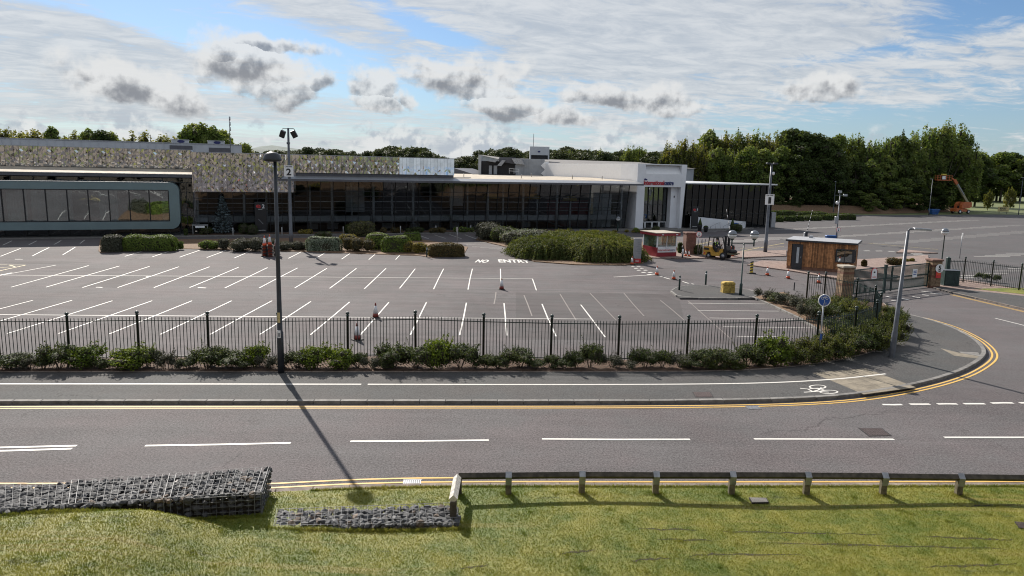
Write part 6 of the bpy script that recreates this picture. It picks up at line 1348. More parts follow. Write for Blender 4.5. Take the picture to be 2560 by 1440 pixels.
def grate(p0, p1, dpth, z, label):
    a, b = at(*p0, z), at(*p1, z); d = b - a; t = thing('drain_grate', label, 'drain grate', (a.x, a.y, z), math.atan2(d.y, d.x)); L = d.length
    MB().box(0, L, -dpth / 2, dpth / 2, -.06, .0135).build('pit', 'sign_black', t); n = 8
    for i in range(n + 1): MB().box(L * i / n - .017, L * i / n + .017, -dpth / 2, dpth / 2, .0, .019).build('bar', 'galv', t)
    MB().box(-.03, L + .03, -dpth / 2 - .03, -dpth / 2, 0, .018).box(-.03, L + .03, dpth / 2, dpth / 2 + .03, 0, .018).build('frame', 'galv', t)
grate((1010, 1206), (1051, 1205.5), .22, .0, 'pale slotted drain grate in the near gutter between the yellow lines'); grate((1869, 1020), (1898, 1019.5), .26, .0, 'dark slotted drain grate in the far gutter near the bicycle marking')

# ------------------------------------------------------------------ vegetation
def leaf_quads(P, N, size, r, droop=0.0, spread=.8, aspect=.62):
    n = len(P); N = N + r.normal(0, spread, (n, 3)); N /= np.linalg.norm(N, axis=1)[:, None] + 1e-9
    a = np.cross(N, r.normal(0, 1, (n, 3))); a[:, 2] -= droop; a /= np.linalg.norm(a, axis=1)[:, None] + 1e-9; b = np.cross(N, a)
    s = (size * r.uniform(.6, 1.35, n))[:, None] * .5
    v = np.stack([P - a * s, P - b * s * aspect + a * s * .15, P + a * s, P + b * s * aspect + a * s * .15], 1).reshape(-1, 3)
    return v, np.arange(n * 4, dtype=np.int32).reshape(-1, 4)
def sph(r, n):
    d = r.normal(0, 1, (n, 3)); return d / np.linalg.norm(d, axis=1)[:, None]
def lobes_leaves(lobes, n, size, r, up=.25, shell=.75, **k):
    """leaves spread through the outer shell of ellipsoid lobes (x, y, z, rx, ry, rz)"""
    L = np.array(lobes, float); wgt = (L[:, 3] * L[:, 4] + L[:, 4] * L[:, 5] + L[:, 3] * L[:, 5]); wgt /= wgt.sum()
    i = r.choice(len(L), n, p=wgt); d = sph(r, n); rad = (shell + (1 - shell) * r.random(n) ** .6 + r.normal(0, .05, n))[:, None]
    P = L[i, :3] + d * rad * L[i, 3:6]; N = d / L[i, 3:6]; N /= np.linalg.norm(N, axis=1)[:, None]; N[:, 2] += up
    keep = P[:, 2] > .01; return leaf_quads(P[keep], N[keep], size, r, **k)
def icov(lobes, f):
    """low poly cores inside the lobes, so dense growth is not see-through"""
    bm = bmesh.new(); bmesh.ops.create_icosphere(bm, subdivisions=1, radius=1); v0 = np.array([v.co[:] for v in bm.verts]); f0 = np.array([[v.index for v in q.verts] for q in bm.faces]); bm.free()
    vs, fs = [], []
    for k, l in enumerate(lobes): vs.append(np.array(l[:3]) + v0 * np.array(l[3:6]) * f); fs.append(f0 + k * len(v0))
    return np.concatenate(vs), np.concatenate(fs)
def foliage(name, lobes, n, size, m, seed, parent=None, core=.72, **k):
    r = np.random.default_rng(seed); v, f = lobes_leaves(lobes, n, size, r, **k)
    if core:
        cv, cf = icov(lobes, core); cf = np.concatenate([cf, cf[:, 2:3]], 1) + len(v)
        # triangles stored as quads are avoided: add the cores as a second mesh part
        me = npmesh(name, v, f, [m, 'core_shade']); bm = bmesh.new(); bm.from_mesh(me); vv = [bm.verts.new(p) for p in cv]
        for q in cf - len(v):
            bm.faces.new((vv[q[0]], vv[q[1]], vv[q[2]])).material_index = 1
        bm.to_mesh(me); bm.free()
    else: me = npmesh(name, v, f, m)
    return me

# --- roadside shrubs
def shrub_tpl(seed, m, n=2600, size=.062, tall=1.0, sprigs=13, core=.62):
    r = np.random.default_rng(seed); lob = []
    for i in range(13):
        a = r.uniform(0, 6.28); q = .52 * math.sqrt(r.random()); z = r.uniform(.22, .62) * tall
        lob.append((q * math.cos(a), q * math.sin(a) * .8, z, r.uniform(.16, .34), r.uniform(.16, .32), r.uniform(.14, .30)))
    v, f = lobes_leaves(lob, n, size, r, shell=.6); V_, F_ = [v], [f]
    st = MB()
    for i in range(sprigs):
        a = r.uniform(0, 6.28); b = np.array([.35 * math.cos(a), .3 * math.sin(a), .5 * tall]); d = np.array([.35 * math.cos(a), .3 * math.sin(a), r.uniform(.35, .75)]); L = r.uniform(.35, .75)
        t = r.random(26)[:, None]; P = b + d * t * L + r.normal(0, .022, (26, 3)); v, f = leaf_quads(P, sph(r, 26), size * .85, r); F_.append(f + sum(len(x) for x in V_)); V_.append(v); st.tube([tuple(b), tuple(b + d * L)], [.008, .003], 4)
    for i in range(5):
        a = 1.3 * i; st.tube([(.03 * math.cos(a), .03 * math.sin(a), -.05), (.25 * math.cos(a), .2 * math.sin(a), .5 * tall)], [.016, .007], 5)
    me = npmesh('foliage', np.concatenate(V_), np.concatenate(F_), [m, 'core_shade'])
    if core:
        cv, cf = icov([(l[0], l[1], l[2], l[3], l[4], l[5]) for l in lob], core); bm = bmesh.new(); bm.from_mesh(me); vv = [bm.verts.new(p) for p in cv]
        for q in cf: bm.faces.new([vv[i] for i in q]).material_index = 1
        bm.to_mesh(me); bm.free()
    return me, st.mesh('stem', 'bark')
ST = [shrub_tpl(1, 'leaf_shrub'), shrub_tpl(2, 'leaf_shrub', 2900, .058), shrub_tpl(3, 'leaf_shrub_bright', 2300, .078, 1, 10), shrub_tpl(4, 'leaf_grey', 2000, .055, 1.0, 22, .5), shrub_tpl(5, 'leaf_cotoneaster', 3000, .058, 1, 26, .5)]
def shrub(kind, p, rx, rz, label, group, ry=None, name='shrub'):
    t = thing(name, label, 'shrub', p, random.uniform(-.5, .5), group); sc3 = (rx / .78, (ry or rx) / .70, rz / .92)
    link('foliage', ST[kind][0], t, scale=sc3); link('stem', ST[kind][1], t, scale=sc3); return t
GS = 'shrubs along the roadside railing'
SH = [(22, 914, 110, 46, 0), (72, 915, 60, 38, 3), (150, 912, 110, 62, 1), (215, 908, 100, 58, 2), (248, 915, 60, 30, 0), (335, 911, 110, 66, 2), (372, 912, 70, 50, 1), (410, 912, 66, 44, 3), (520, 911, 110, 62, 0), (575, 913, 120, 58, 1), (642, 905, 70, 56, 2), (668, 913, 60, 40, 3), (745, 911, 90, 56, 0), (790, 911, 100, 58, 2), (850, 911, 90, 62, 2), (895, 911, 60, 42, 0),
      (985, 912, 100, 62, 1), (1040, 912, 100, 64, 0), (1095, 911, 90, 72, 2), (1150, 911, 105, 66, 0), (1300, 910, 100, 62, 1), (1376, 910, 56, 34, 0), (1440, 911, 70, 56, 1), (1474, 911, 80, 62, 0), (1528, 910, 60, 42, 3), (1612, 910, 84, 54, 1), (1655, 910, 70, 42, 0), (1700, 909, 80, 40, 3), (1752, 909, 90, 50, 0), (1812, 908, 90, 50, 1), (1868, 906, 90, 56, 0), (1935, 902, 110, 72, 2), (1900, 906, 80, 50, 4)]
SH += [(x_, 914, 62, 30 + (x_ * 7) % 14, (3, 0, 4, 1)[(x_ // 7) % 4]) for x_ in (110, 292, 448, 470, 612, 700, 930, 960, 1215, 1245, 1340, 1410, 1570, 1730, 1780, 1840)]
look = {0: 'dark leafy sprigged shrub', 1: 'dense dark green shrub', 2: 'bright yellow green shrub', 3: 'sparse greyish shrub', 4: 'fine leaved olive shrub'}
def where(x):
    i = min(range(len(FENCE_PX)), key=lambda k: abs(FENCE_PX[k][0] - x)); 
    nm = ['first', 'second', 'third', 'fourth', 'fifth', 'sixth', 'seventh', 'eighth', 'ninth', 'tenth', 'eleventh', 'corner']
    j = max(0, min(i - 1, 11)); side = 'left of' if x < FENCE_PX[i][0] - 12 else ('right of' if x > FENCE_PX[i][0] + 12 else 'at')
    far = abs(x - FENCE_PX[i][0])
    return ('well ' if far > 55 and side != 'at' else '') + side + ' the ' + nm[j] + ' railing post from the left'
for x, y, wpx, hpx, kd in SH:
    p = at(x, y + 8, .135); k = ppm(p); sh_ = shrub(kd, p, wpx / k / 2 * random.uniform(1.05, 1.3), hpx / k * random.uniform(.85, 1.15), look[kd] + ' ' + where(x), GS)
CS = [(1990, 905, 100, 80, 4), (2040, 898, 100, 90, 4), (2090, 892, 110, 95, 4), (2140, 884, 110, 95, 1), (2185, 872, 100, 95, 4), (2215, 855, 90, 95, 4), (2235, 835, 76, 90, 4), (2245, 812, 64, 70, 1), (2232, 790, 56, 46, 4), (2120, 872, 100, 96, 4), (2170, 856, 90, 96, 1), (2205, 826, 80, 76, 4)]
for i, (x, y, wpx, hpx, kd) in enumerate(CS):
    p = at(x, y + 4, .135); k = ppm(p); shrub(kd, p, wpx / k / 2 * 1.15, hpx / k * .74, ('olive fine leaved' if kd == 4 else 'dark dense') + ' shrub, ' + ('first', 'second', 'third', 'fourth', 'fifth', 'sixth', 'seventh', 'eighth', 'ninth', 'tenth', 'eleventh', 'twelfth')[i] + ' along the curved corner bed outside the railing', 'shrubs of the curved corner bed')
IS = [(1912, 748, 56, 30, 3), (1945, 756, 60, 30, 0), (1968, 764, 70, 36, 3), (2005, 776, 80, 42, 3), (2040, 792, 84, 52, 0), (2075, 806, 80, 64, 1), (2020, 800, 60, 50, 3), (2108, 800, 84, 62, 4), (2140, 790, 70, 54, 4), (2070, 770, 84, 40, 4), (2110, 772, 70, 40, 4), (2168, 800, 60, 46, 4), (2100, 836, 90, 50, 1), (2150, 826, 84, 54, 4)]
for i, (x, y, wpx, hpx, kd) in enumerate(IS):
    p = at(x, y, .11); k = ppm(p); shrub(kd, p, wpx / k / 2 * 1.15, hpx / k * .92, {3: 'grey green', 0: 'dark leafy', 1: 'dense dark', 4: 'olive sprayed'}[kd] + ' shrub, ' + ('first', 'second', 'third', 'fourth', 'fifth', 'sixth', 'seventh', 'eighth', 'ninth', 'tenth', 'eleventh', 'twelfth', 'thirteenth', 'fourteenth')[i] + ' from the left in the bed inside the curved railing', 'shrubs inside the curved railing')

# --- clipped hedges and bushes of the car park islands
def box_pts(r, n, hx, hy, hz, e=.45):
    """points on a rounded clipped block"""
    f = r.choice(5, n, p=np.array([hx * hy * 4, hx * hz * 2, hx * hz * 2, hy * hz * 2, hy * hz * 2]) / (hx * hy * 4 + hx * hz * 4 + hy * hz * 4)); u = r.uniform(-1, 1, (n, 3)); u[:, 2] = r.uniform(0, 1, n)
    N = np.zeros((n, 3))
    for k, (ax, s) in enumerate(((2, 1), (1, -1), (1, 1), (0, -1), (0, 1))):
        m_ = f == k; u[m_, ax] = s; N[m_, ax] = s
    q = np.abs(u); q[:, 2] = np.clip(u[:, 2], 0, 1); sc_ = 1 / np.maximum((q ** 5).sum(1) ** (1 / 5), 1e-6); P = u * sc_[:, None]
    return P * np.array([hx, hy, hz]), N
def hedge(name, label, px0, px1, py, top, m, n, size, depth, kind='box', seed=0, z=.05, cat='hedge', group=None, m2=None):
    a, b = Vector(at(px0, py, z)), Vector(at(px1, py, z)); c = (a + b) / 2; k = ppm(c); hx = (b - a).length / 2; H_ = (py - top) / k * 1.0; r = np.random.default_rng(seed)
    dv = b - a; rz = math.atan2(dv.y, dv.x); hy = depth / 2; n = int(n * 1.5)
    t = thing(name, label, cat, c + V(-math.sin(rz), math.cos(rz), 0) * hy, rz, group)
    H_ = max(.3, (py - top) / k - depth * .16 * 0) 
    if kind == 'box':
        P, N = box_pts(r, int(n * 1.2), hx, hy, H_); n = len(P); ph = r.uniform(0, 6, 4)
        P += N * (.06 * np.sin(P[:, 0:1] * 2.3 + ph[0]) + .05 * np.sin(P[:, 1:2] * 3 + P[:, 2:3] * 4 + ph[1]) + r.normal(0, .03, (n, 1)))
        N[:, 2] += .45; v, f = leaf_quads(P, N, size, r, spread=.6); me = npmesh('foliage', v, f, [m, 'core_shade'])
        bm = bmesh.new(); bm.from_mesh(me); g = 7; e_ = .93
        cv = []
        for i in range(12):
            for j in range(g):
                th_ = 2 * math.pi * (i + .5) / 12; z_ = H_ * e_ * j / (g - 1); q = (1 - (j / (g - 1)) ** 5 * .25); cx, cy = math.cos(th_), math.sin(th_); s_ = 1 / max((abs(cx) ** 5 + abs(cy) ** 5) ** .2, .01)
                cv.append(bm.verts.new((hx * e_ * cx * s_ * q, hy * e_ * cy * s_ * q, z_)))
        for i in range(12):
            for j in range(g - 1): bm.faces.new((cv[i * g + j], cv[((i + 1) % 12) * g + j], cv[((i + 1) % 12) * g + j + 1], cv[i * g + j + 1])).material_index = 1
        bm.faces.new([cv[i * g + g - 1] for i in range(12)]).material_index = 1; bm.to_mesh(me); bm.free()
    else:
        lob = []; nl = max(6, int(hx * hy * 5))
        for i in range(nl):
            x = r.uniform(-1, 1) * (hx - .35) if hx > .4 else 0; y = r.uniform(-1, 1) * max(hy - .35, .05); e2 = max(.35, 1 - .35 * (x / hx) ** 4 - .3 * (y / hy) ** 2); rr_ = min(hx, hy, H_) * r.uniform(.42, .62)
            lob.append((x, y, max(rr_ * .6, H_ * e2 - rr_ * .85 - abs(r.normal(0, .06))), rr_ * 1.15, rr_ * 1.1, rr_ * .85)); lob.append((x, y, H_ * .35, rr_ * 1.2, rr_ * 1.15, H_ * .38))
        me = foliage('foliage', lob, n, size, m, seed, core=.80, shell=.8)
    link('foliage', me, t); return t
hedge('clipped_hedge', 'long clipped box hedge with bright green top at the left of the island bed', 297, 437, 628, 592, 'leaf_box', 4200, .13, 2.0, seed=1)
hedge('clipped_hedge', 'grey leaved end bush of the long clipped hedge on the left', 249, 300, 630, 592, 'leaf_grey', 1800, .12, 1.9, seed=2); hedge('shrub', 'small dark green clump right of the long clipped hedge', 438, 461, 624, 604, 'leaf_box', 700, .11, .9, 'lump', 3, cat='shrub')
hedge('shrub', 'low dark yellow green bush between hedge and grey heath', 470, 545, 624, 601, 'leaf_box', 1800, .12, 1.3, 'lump', 4, cat='shrub'); hedge('shrub', 'round dark bush with grey top beside the grey heath', 541, 574, 625, 596, 'leaf_grey', 1000, .11, 1.3, 'lump', 5, cat='shrub')
hedge('heath_hedge', 'broad low grey green heath mass behind the stacked cones', 575, 690, 630, 594, 'leaf_grey', 5200, .10, 2.4, 'lump', 6); hedge('heath_hedge', 'right end of the low grey heath tailing off to brown', 686, 764, 627, 603, 'leaf_grey', 2800, .10, 2.0, 'lump', 7)
hedge('shrub', 'white variegated clipped bush in the middle of the island bed', 764, 852, 628, 594, 'leaf_variegated', 3600, .12, 1.7, 'box', 8, cat='shrub'); hedge('shrub', 'green domed bush peeping over the white variegated bush', 790, 832, 608, 577, 'leaf_dark', 1200, .11, 1.6, 'lump', 9, cat='shrub')
hedge('shrub', 'brown green rounded bush right of the variegated bush', 848, 932, 630, 592, 'leaf_brown', 3200, .11, 1.9, 'lump', 10, cat='shrub'); hedge('shrub', 'gold topped low bush behind the brown green bush', 846, 892, 610, 585, 'leaf_gold', 1100, .11, 1.4, 'lump', 11, cat='shrub')
hedge('shrub', 'big round pink tipped bush standing taller than the island hedges', 876, 940, 592, 550, 'leaf_photinia', 3200, .14, 2.6, 'lump', 12, cat='shrub')
hedge('clipped_hedge', 'tall green hedge block left of the gold bushes', 915, 975, 624, 586, 'leaf_box', 1800, .13, 2.2, seed=13); hedge('clipped_hedge', 'bright green clipped block overlapping the gold bushes', 955, 1026, 631, 592, 'leaf_box', 2400, .13, 1.9, seed=14); hedge('clipped_hedge', 'small dark green hedge block at the back by the bay lines', 1010, 1052, 602, 583, 'leaf_box', 1100, .13, 1.6, seed=15)
hedge('shrub', 'left of two golden rounded bushes at the bed end', 999, 1036, 632, 602, 'leaf_gold', 1700, .10, 1.3, 'lump', 16, cat='shrub'); hedge('shrub', 'right of two golden rounded bushes at the bed end', 1030, 1074, 634, 606, 'leaf_gold', 1900, .10, 1.3, 'lump', 17, cat='shrub'); hedge('shrub', 'yellow green flat bush at the right tip of the island bed', 1071, 1164, 642, 612, 'leaf_brown', 3600, .11, 2.0, 'box', 18, cat='shrub')
# big bed beside the kiosk
hedge('shrub', 'tall grey green bush at the left end of the big hedge bed', 1189, 1262, 602, 556, 'leaf_grey', 3800, .15, 3.0, 'lump', 20, cat='shrub'); hedge('shrub', 'dark green bush right of the tall grey bush', 1226, 1300, 606, 566, 'leaf_shrub', 3200, .14, 2.5, 'lump', 21, cat='shrub'); hedge('shrub', 'variegated white flecked bush in the big hedge bed', 1262, 1400, 614, 572, 'leaf_variegated', 4200, .13, 3.0, 'lump', 22, cat='shrub')
def spray_bank(label, px0, px1, py, top, depth, n, seed):
    """arching cotoneaster: a mound of lobes with drooping leafy sprays over its face"""
    a, b = Vector(at(px0, py, .08)), Vector(at(px1, py, .08)); c = (a + b) / 2; k = ppm(c); hx = (b - a).length / 2; H_ = (py - top) / k; r = np.random.default_rng(seed); dv = b - a; rz = math.atan2(dv.y, dv.x); hy = depth / 2
    n = int(n * 1.7); t = thing('cotoneaster_bank', label, 'shrub', c + V(-math.sin(rz), math.cos(rz), 0) * hy, rz); P = []; N = []
    ns = n // 22
    for i in range(ns):
        th_ = r.uniform(0, 6.283); q = math.sqrt(r.random()); ex = 1 / max((abs(math.cos(th_)) ** 4 + abs(math.sin(th_)) ** 4) ** (1 / 4), .1)
        x, y = hx * .93 * q * math.cos(th_) * ex, hy * .93 * q * math.sin(th_) * ex; rr_ = min(1, q); z = H_ * (1 - .30 * rr_ ** 7) * r.uniform(.86, 1.05) * (1 + .06 * math.sin(x * 1.9 + seed) * math.cos(y * 1.5))
        d = np.array([math.cos(th_) * .8 + r.normal(0, .25), math.sin(th_) * .8 + r.normal(0, .25), .35 + r.normal(0, .2)]); L = r.uniform(.5, 1.0) * (1 if rr_ < .7 else 1.5); s = np.linspace(0, 1, 22)[:, None]
        pts = np.array([x, y, z - .15]) + d * s * L; pts[:, 2:] -= (s ** 2) * L * (.55 + 1.1 * (rr_ > .72)); pts += r.normal(0, .03, pts.shape); P.append(pts); N.append(np.tile(d, (22, 1)))
        if rr_ > .62:
            for zz in (.72, .42):
                p2 = pts.copy(); p2[:, 2] *= zz * r.uniform(.8, 1.1); p2[:, :2] += np.array([x, y]) * .05; P.append(p2); N.append(np.tile(d, (22, 1)))
    P = np.concatenate(P); N = np.concatenate(N); N[:, 2] += .4; ok = P[:, 2] > .03; v, f = leaf_quads(P[ok], N[ok], .14, r); me = npmesh('foliage', v, f, ['leaf_cotoneaster', 'core_shade'])
    bm = bmesh.new(); bm.from_mesh(me); rings = []
    for z_, q in ((0, .80), (H_ * .45, .86), (H_ * .68, .78), (H_ * .80, .5)):
        rings.append([bm.verts.new((hx * q * math.cos(t_) / max((abs(math.cos(t_)) ** 3 + abs(math.sin(t_)) ** 3) ** (1 / 3), .1), hy * q * math.sin(t_) / max((abs(math.cos(t_)) ** 3 + abs(math.sin(t_)) ** 3) ** (1 / 3), .1), z_ + r.normal(0, .03))) for t_ in [2 * math.pi * i / 22 for i in range(22)]])
    for p, q in zip(rings, rings[1:]):
        for i in range(22): bm.faces.new((p[i], p[(i + 1) % 22], q[(i + 1) % 22], q[i])).material_index = 1
    bm.faces.new(rings[-1]).material_index = 1; bm.to_mesh(me); bm.free(); link('foliage', me, t); return t
spray_bank('large arching olive cotoneaster bank, left half with drooping sprays', 1304, 1480, 649, 605, 8.0, 17000, 30); spray_bank('large arching olive cotoneaster bank, right half next to the information board', 1440, 1624, 656, 606, 9.0, 20000, 31); spray_bank('yellowish arching bank filling the back of the big hedge bed', 1345, 1606, 623, 588, 8.0, 16000, 32)
# beds against the buildings
for (x0, x1, py, top, m, lab, dp, sd) in ((495, 530, 588, 566, 'leaf_dark', 'dark shaded bush right of the entrance porch', 1.6, 40), (590, 640, 588, 558, 'leaf_dark', 'dark rounded bush left of the black e2 sign', 2.2, 41), (455, 470, 590, 572, 'leaf_dark', 'small dark bush left of the entrance porch', 1.0, 42), (860, 880, 585, 562, 'leaf_dark', 'dark upright bush behind the pink tipped bush', 1.6, 43), (945, 1010, 584, 568, 'leaf_brown', 'brownish low hedge before the glass right of the pink tipped bush', 1.4, 44), (1012, 1070, 583, 567, 'leaf_dark', 'dark middle low hedge before the glass front', 1.3, 45), (1074, 1117, 583, 568, 'leaf_brown', 'short brown low hedge before the glass front', 1.3, 46), (1119, 1190, 582, 566, 'leaf_box', 'green low hedge before the glass next to the tall grey bush', 1.3, 47), (745, 790, 586, 573, 'leaf_gold', 'low gold green bush behind the grey heath', 1.2, 48), (1530, 1640, 582, 574, 'leaf_gold', 'golden low hedge behind the big hedge by the white portal', 1.4, 49), (1585, 1603, 582, 569, 'leaf_box', 'round green bush at the left foot of the white portal', 1.2, 50), (1604, 1640, 584, 572, 'leaf_grey', 'grey low bush behind the red kiosk roof', 1.2, 51), (1632, 1660, 582, 566, 'leaf_shrub', 'dark leafy bush above the red kiosk roof', 1.2, 52), (1842, 1868, 581, 560, 'leaf_dark', 'dark round clipped bush at the right end of the ramp wall', 2.4, 53), (1696, 1712, 634, 606, 'leaf_dark', 'dark bush between kiosk and red pillar', 1.0, 54), (1736, 1768, 638, 612, 'leaf_dark', 'dark bush right of the red pillar behind the stepladder', 1.2, 55), (2220, 2262, 664, 643, 'leaf_brown', 'brownish bush seen through the gate', 1.4, 56), (2158, 2176, 668, 650, 'leaf_brown', 'dry bush at the right end of the timber hut', .8, 57), (2240, 2300, 655, 646, 'leaf_gold', 'low yellow bush behind the right half of the gate', 1.0, 58)):
    hedge('shrub', lab, x0, x1, py, top, m, 900, .13, dp, 'lump', sd, z=.08, cat='shrub')
k_ = 0
for (x0, x1, py, top) in ((1830, 1872, 558, 545), (1874, 1890, 557, 544), (1897, 1940, 556, 544), (1942, 1960, 555, 543), (1964, 1992, 554, 542), (1994, 2012, 553, 541), (2014, 2058, 552, 540), (2060, 2082, 551, 539), (2084, 2100, 550, 537), (2102, 2144, 550, 536), (1944, 1956, 540, 528), (1958, 1994, 540, 528), (2010, 2036, 540, 530), (2040, 2074, 541, 531)):
    hedge('clipped_hedge', (('first', 'second', 'third', 'fourth', 'fifth', 'sixth', 'seventh', 'eighth', 'ninth', 'tenth')[k_] + ' dark clipped block from the left in the front row beyond the ramp wall') if k_ < 10 else ('dark clipped block in the rear hedge row, ' + ('first', 'second', 'third', 'fourth')[k_ - 10] + ' from the left'), x0, x1, py, top, 'leaf_dark', 700, .26, 3.0, 'box', 60 + k_, 0, group='clipped hedge blocks beyond the ramp wall'); k_ += 1
for k, (px, py) in enumerate(((2447, 697), (2466, 700), (2492, 703))):
    p = at(px, py, .1); shrub(0, p, .45, .6, ('left', 'middle', 'right')[k] + ' of three small wispy shrubs behind the right railing', 'wispy shrubs behind the right railing')
# blue spruce before the glass
b = bp(4.6, 1.7, .1); t = thing('spruce_tree', 'silvery blue spruce standing before the dark glass left of the e2 sign', 'tree', b); r = np.random.default_rng(77); P, N = [], []
for i in range(15):
    z = .35 + 3.9 * i / 14; R_ = 1.25 * (1 - i / 15) + .1
    for j in range(9):
        a = 2 * math.pi * j / 9 + i * .7 + r.uniform(-.2, .2); L = R_ * r.uniform(.75, 1.15); s = np.linspace(.15, 1, 16)[:, None]; d = np.array([math.cos(a), math.sin(a), -.18]); q = np.array([0, 0, z]) + d * s * L; q[:, 2:] += .22 * s ** 2 * L; P.append(q + r.normal(0, .05, q.shape)); N.append(np.tile([0, 0, 1.], (16, 1)))
v, f = leaf_quads(np.concatenate(P), np.concatenate(N), .22, r, spread=.5); link('crown', npmesh('crown', v, f, 'leaf_spruce'), t); MB().tube([(0, 0, -.1), (0, 0, 4.2)], [.1, .02], 7).build('trunk', 'bark', t)

# --- trees
def bushy(seed, m, h=18, R=5.5, n=5200, size=.62, base=.18, trunk='bark'):
    r = np.random.default_rng(seed); lob = []
    for i in range(30):
        f = r.random() ** .8; z = h * (base + (1 - base - .07) * f); env = math.sin(math.pi * min(1, (f * .82 + .18))) ** .7; a = r.uniform(0, 6.28); q = R * env * math.sqrt(r.random()) * .85; s = r.uniform(.16, .30) * R * 1.1
        lob.append((q * math.cos(a), q * math.sin(a), z, s * 1.1, s * 1.1, s * .85))
    lob.append((0, 0, h * .93, R * .22, R * .22, h * .07)); me = foliage('crown', lob, n, size, m, seed, core=.55, shell=.62, up=.35)
    mb = MB().tube([(0, 0, -.3), (.1, .05, h * .3), (0, .1, h * .6), (.05, 0, h * .85)], [.30, .22, .12, .04], 8)
    for l in lob[:12]: mb.tube([(0, 0, l[2] * .55), (l[0] * .5, l[1] * .5, l[2] * .8), (l[0], l[1], l[2])], [.10, .06, .025], 5)
    return me, mb.mesh('trunk', trunk)
def plumed(seed, m, h=19, R=3.6, n=8200, size=.46, base=.12, np_=26):
    """upright sprays, as on young poplar and willow"""
    r = np.random.default_rng(seed); lob = []; mb = MB().tube([(0, 0, -.3), (0, .05, h * .5), (0, 0, h * .9)], [.24, .14, .03], 7)
    for i in range(np_):
        a = r.uniform(0, 6.28); q = R * math.sqrt(r.random()); top = h * (1 - .30 * (q / R) ** 1.6) * r.uniform(.86, 1.03); L = h * r.uniform(.10, .20); w_ = R * r.uniform(.12, .20)
        lob.append((q * math.cos(a), q * math.sin(a), top - L, w_, w_, L)); 
        for j in range(3):
            z = h * base + (top - h * base) * r.random() * .85; w2 = R * r.uniform(.15, .27); lob.append((q * .9 * math.cos(a) + r.normal(0, .3), q * .9 * math.sin(a) + r.normal(0, .3), z, w2, w2, w2 * 1.7))
        mb.tube([(0, 0, top * .25), (q * .6 * math.cos(a), q * .6 * math.sin(a), top * .55), (q * math.cos(a), q * math.sin(a), top * .96)], [.09, .06, .015], 4)
    return foliage('crown', lob, n, size, m, seed, core=.30 if m != 'leaf_poplar' else .5, shell=.45, up=.2), mb.mesh('trunk', 'bark_pale')
TT = {'poplar': [plumed(s, 'leaf_poplar') for s in (1, 2, 3)], 'dark': [bushy(s, 'leaf_dark', R=6.2) for s in (4, 5, 6)], 'mid': [bushy(s, 'leaf_mid') for s in (7, 8, 9)], 'tallmid': [plumed(s, 'leaf_mid', 20, 4.4, 9000, .48) for s in (10, 11)], 'far': [bushy(s, 'leaf_far', 15, 6.5, 5600, .66) for s in (12, 13, 14)], 'spire': [plumed(15, 'leaf_dark', 18, 1.5, 2200, .5, .1, 9)]}
HT = {'poplar': 19, 'dark': 18, 'mid': 18, 'tallmid': 20, 'far': 15, 'spire': 18}
NAMES = {'poplar': 'poplar_tree', 'dark': 'broadleaf_tree', 'mid': 'broadleaf_tree', 'tallmid': 'willow_tree', 'far': 'far_tree', 'spire': 'cypress_tree'}
def tree(kind, p, h, label, group, wid=1.0):
    t = thing(NAMES[kind], label, 'tree', p, random.uniform(0, 6.28), group); me = random.choice(TT[kind]); s = h / HT[kind]; s3 = (s * wid * random.uniform(.9, 1.1), s * wid * random.uniform(.9, 1.1), s)
    link('crown', me[0], t, scale=s3); link('trunk', me[1], t, scale=s3); return t
GW = 'trees of the wood behind the right car park'
def top_h(p, py):
    py = py - 3
    k = ppm(p); d = Vector(p) - EYE; y0 = 720 - F * d.dot(UP) / d.dot(FW); return (y0 - py) / k
def wood(kind, px, py, Y, label, group, wid=1.0, z=0):
    Y = Y + (14 if 1600 < px and Y < 200 else 0); p = at_y(px, 480, Y); p = V(p.x, p.y, z - .1); tree(kind, p, top_h(p, py), label, group, wid)
LW = {'poplar': 'yellowing upright poplar at the left end of the dark wood', 'dark': 'dark dense broadleaf tree in the wood behind the right car park', 'mid': 'mid green broadleaf tree in the wood behind the right car park', 'tallmid': 'tall plumed tree rising above the dark wood', 'spire': 'slim dark pointed tree top above the dark wood'}
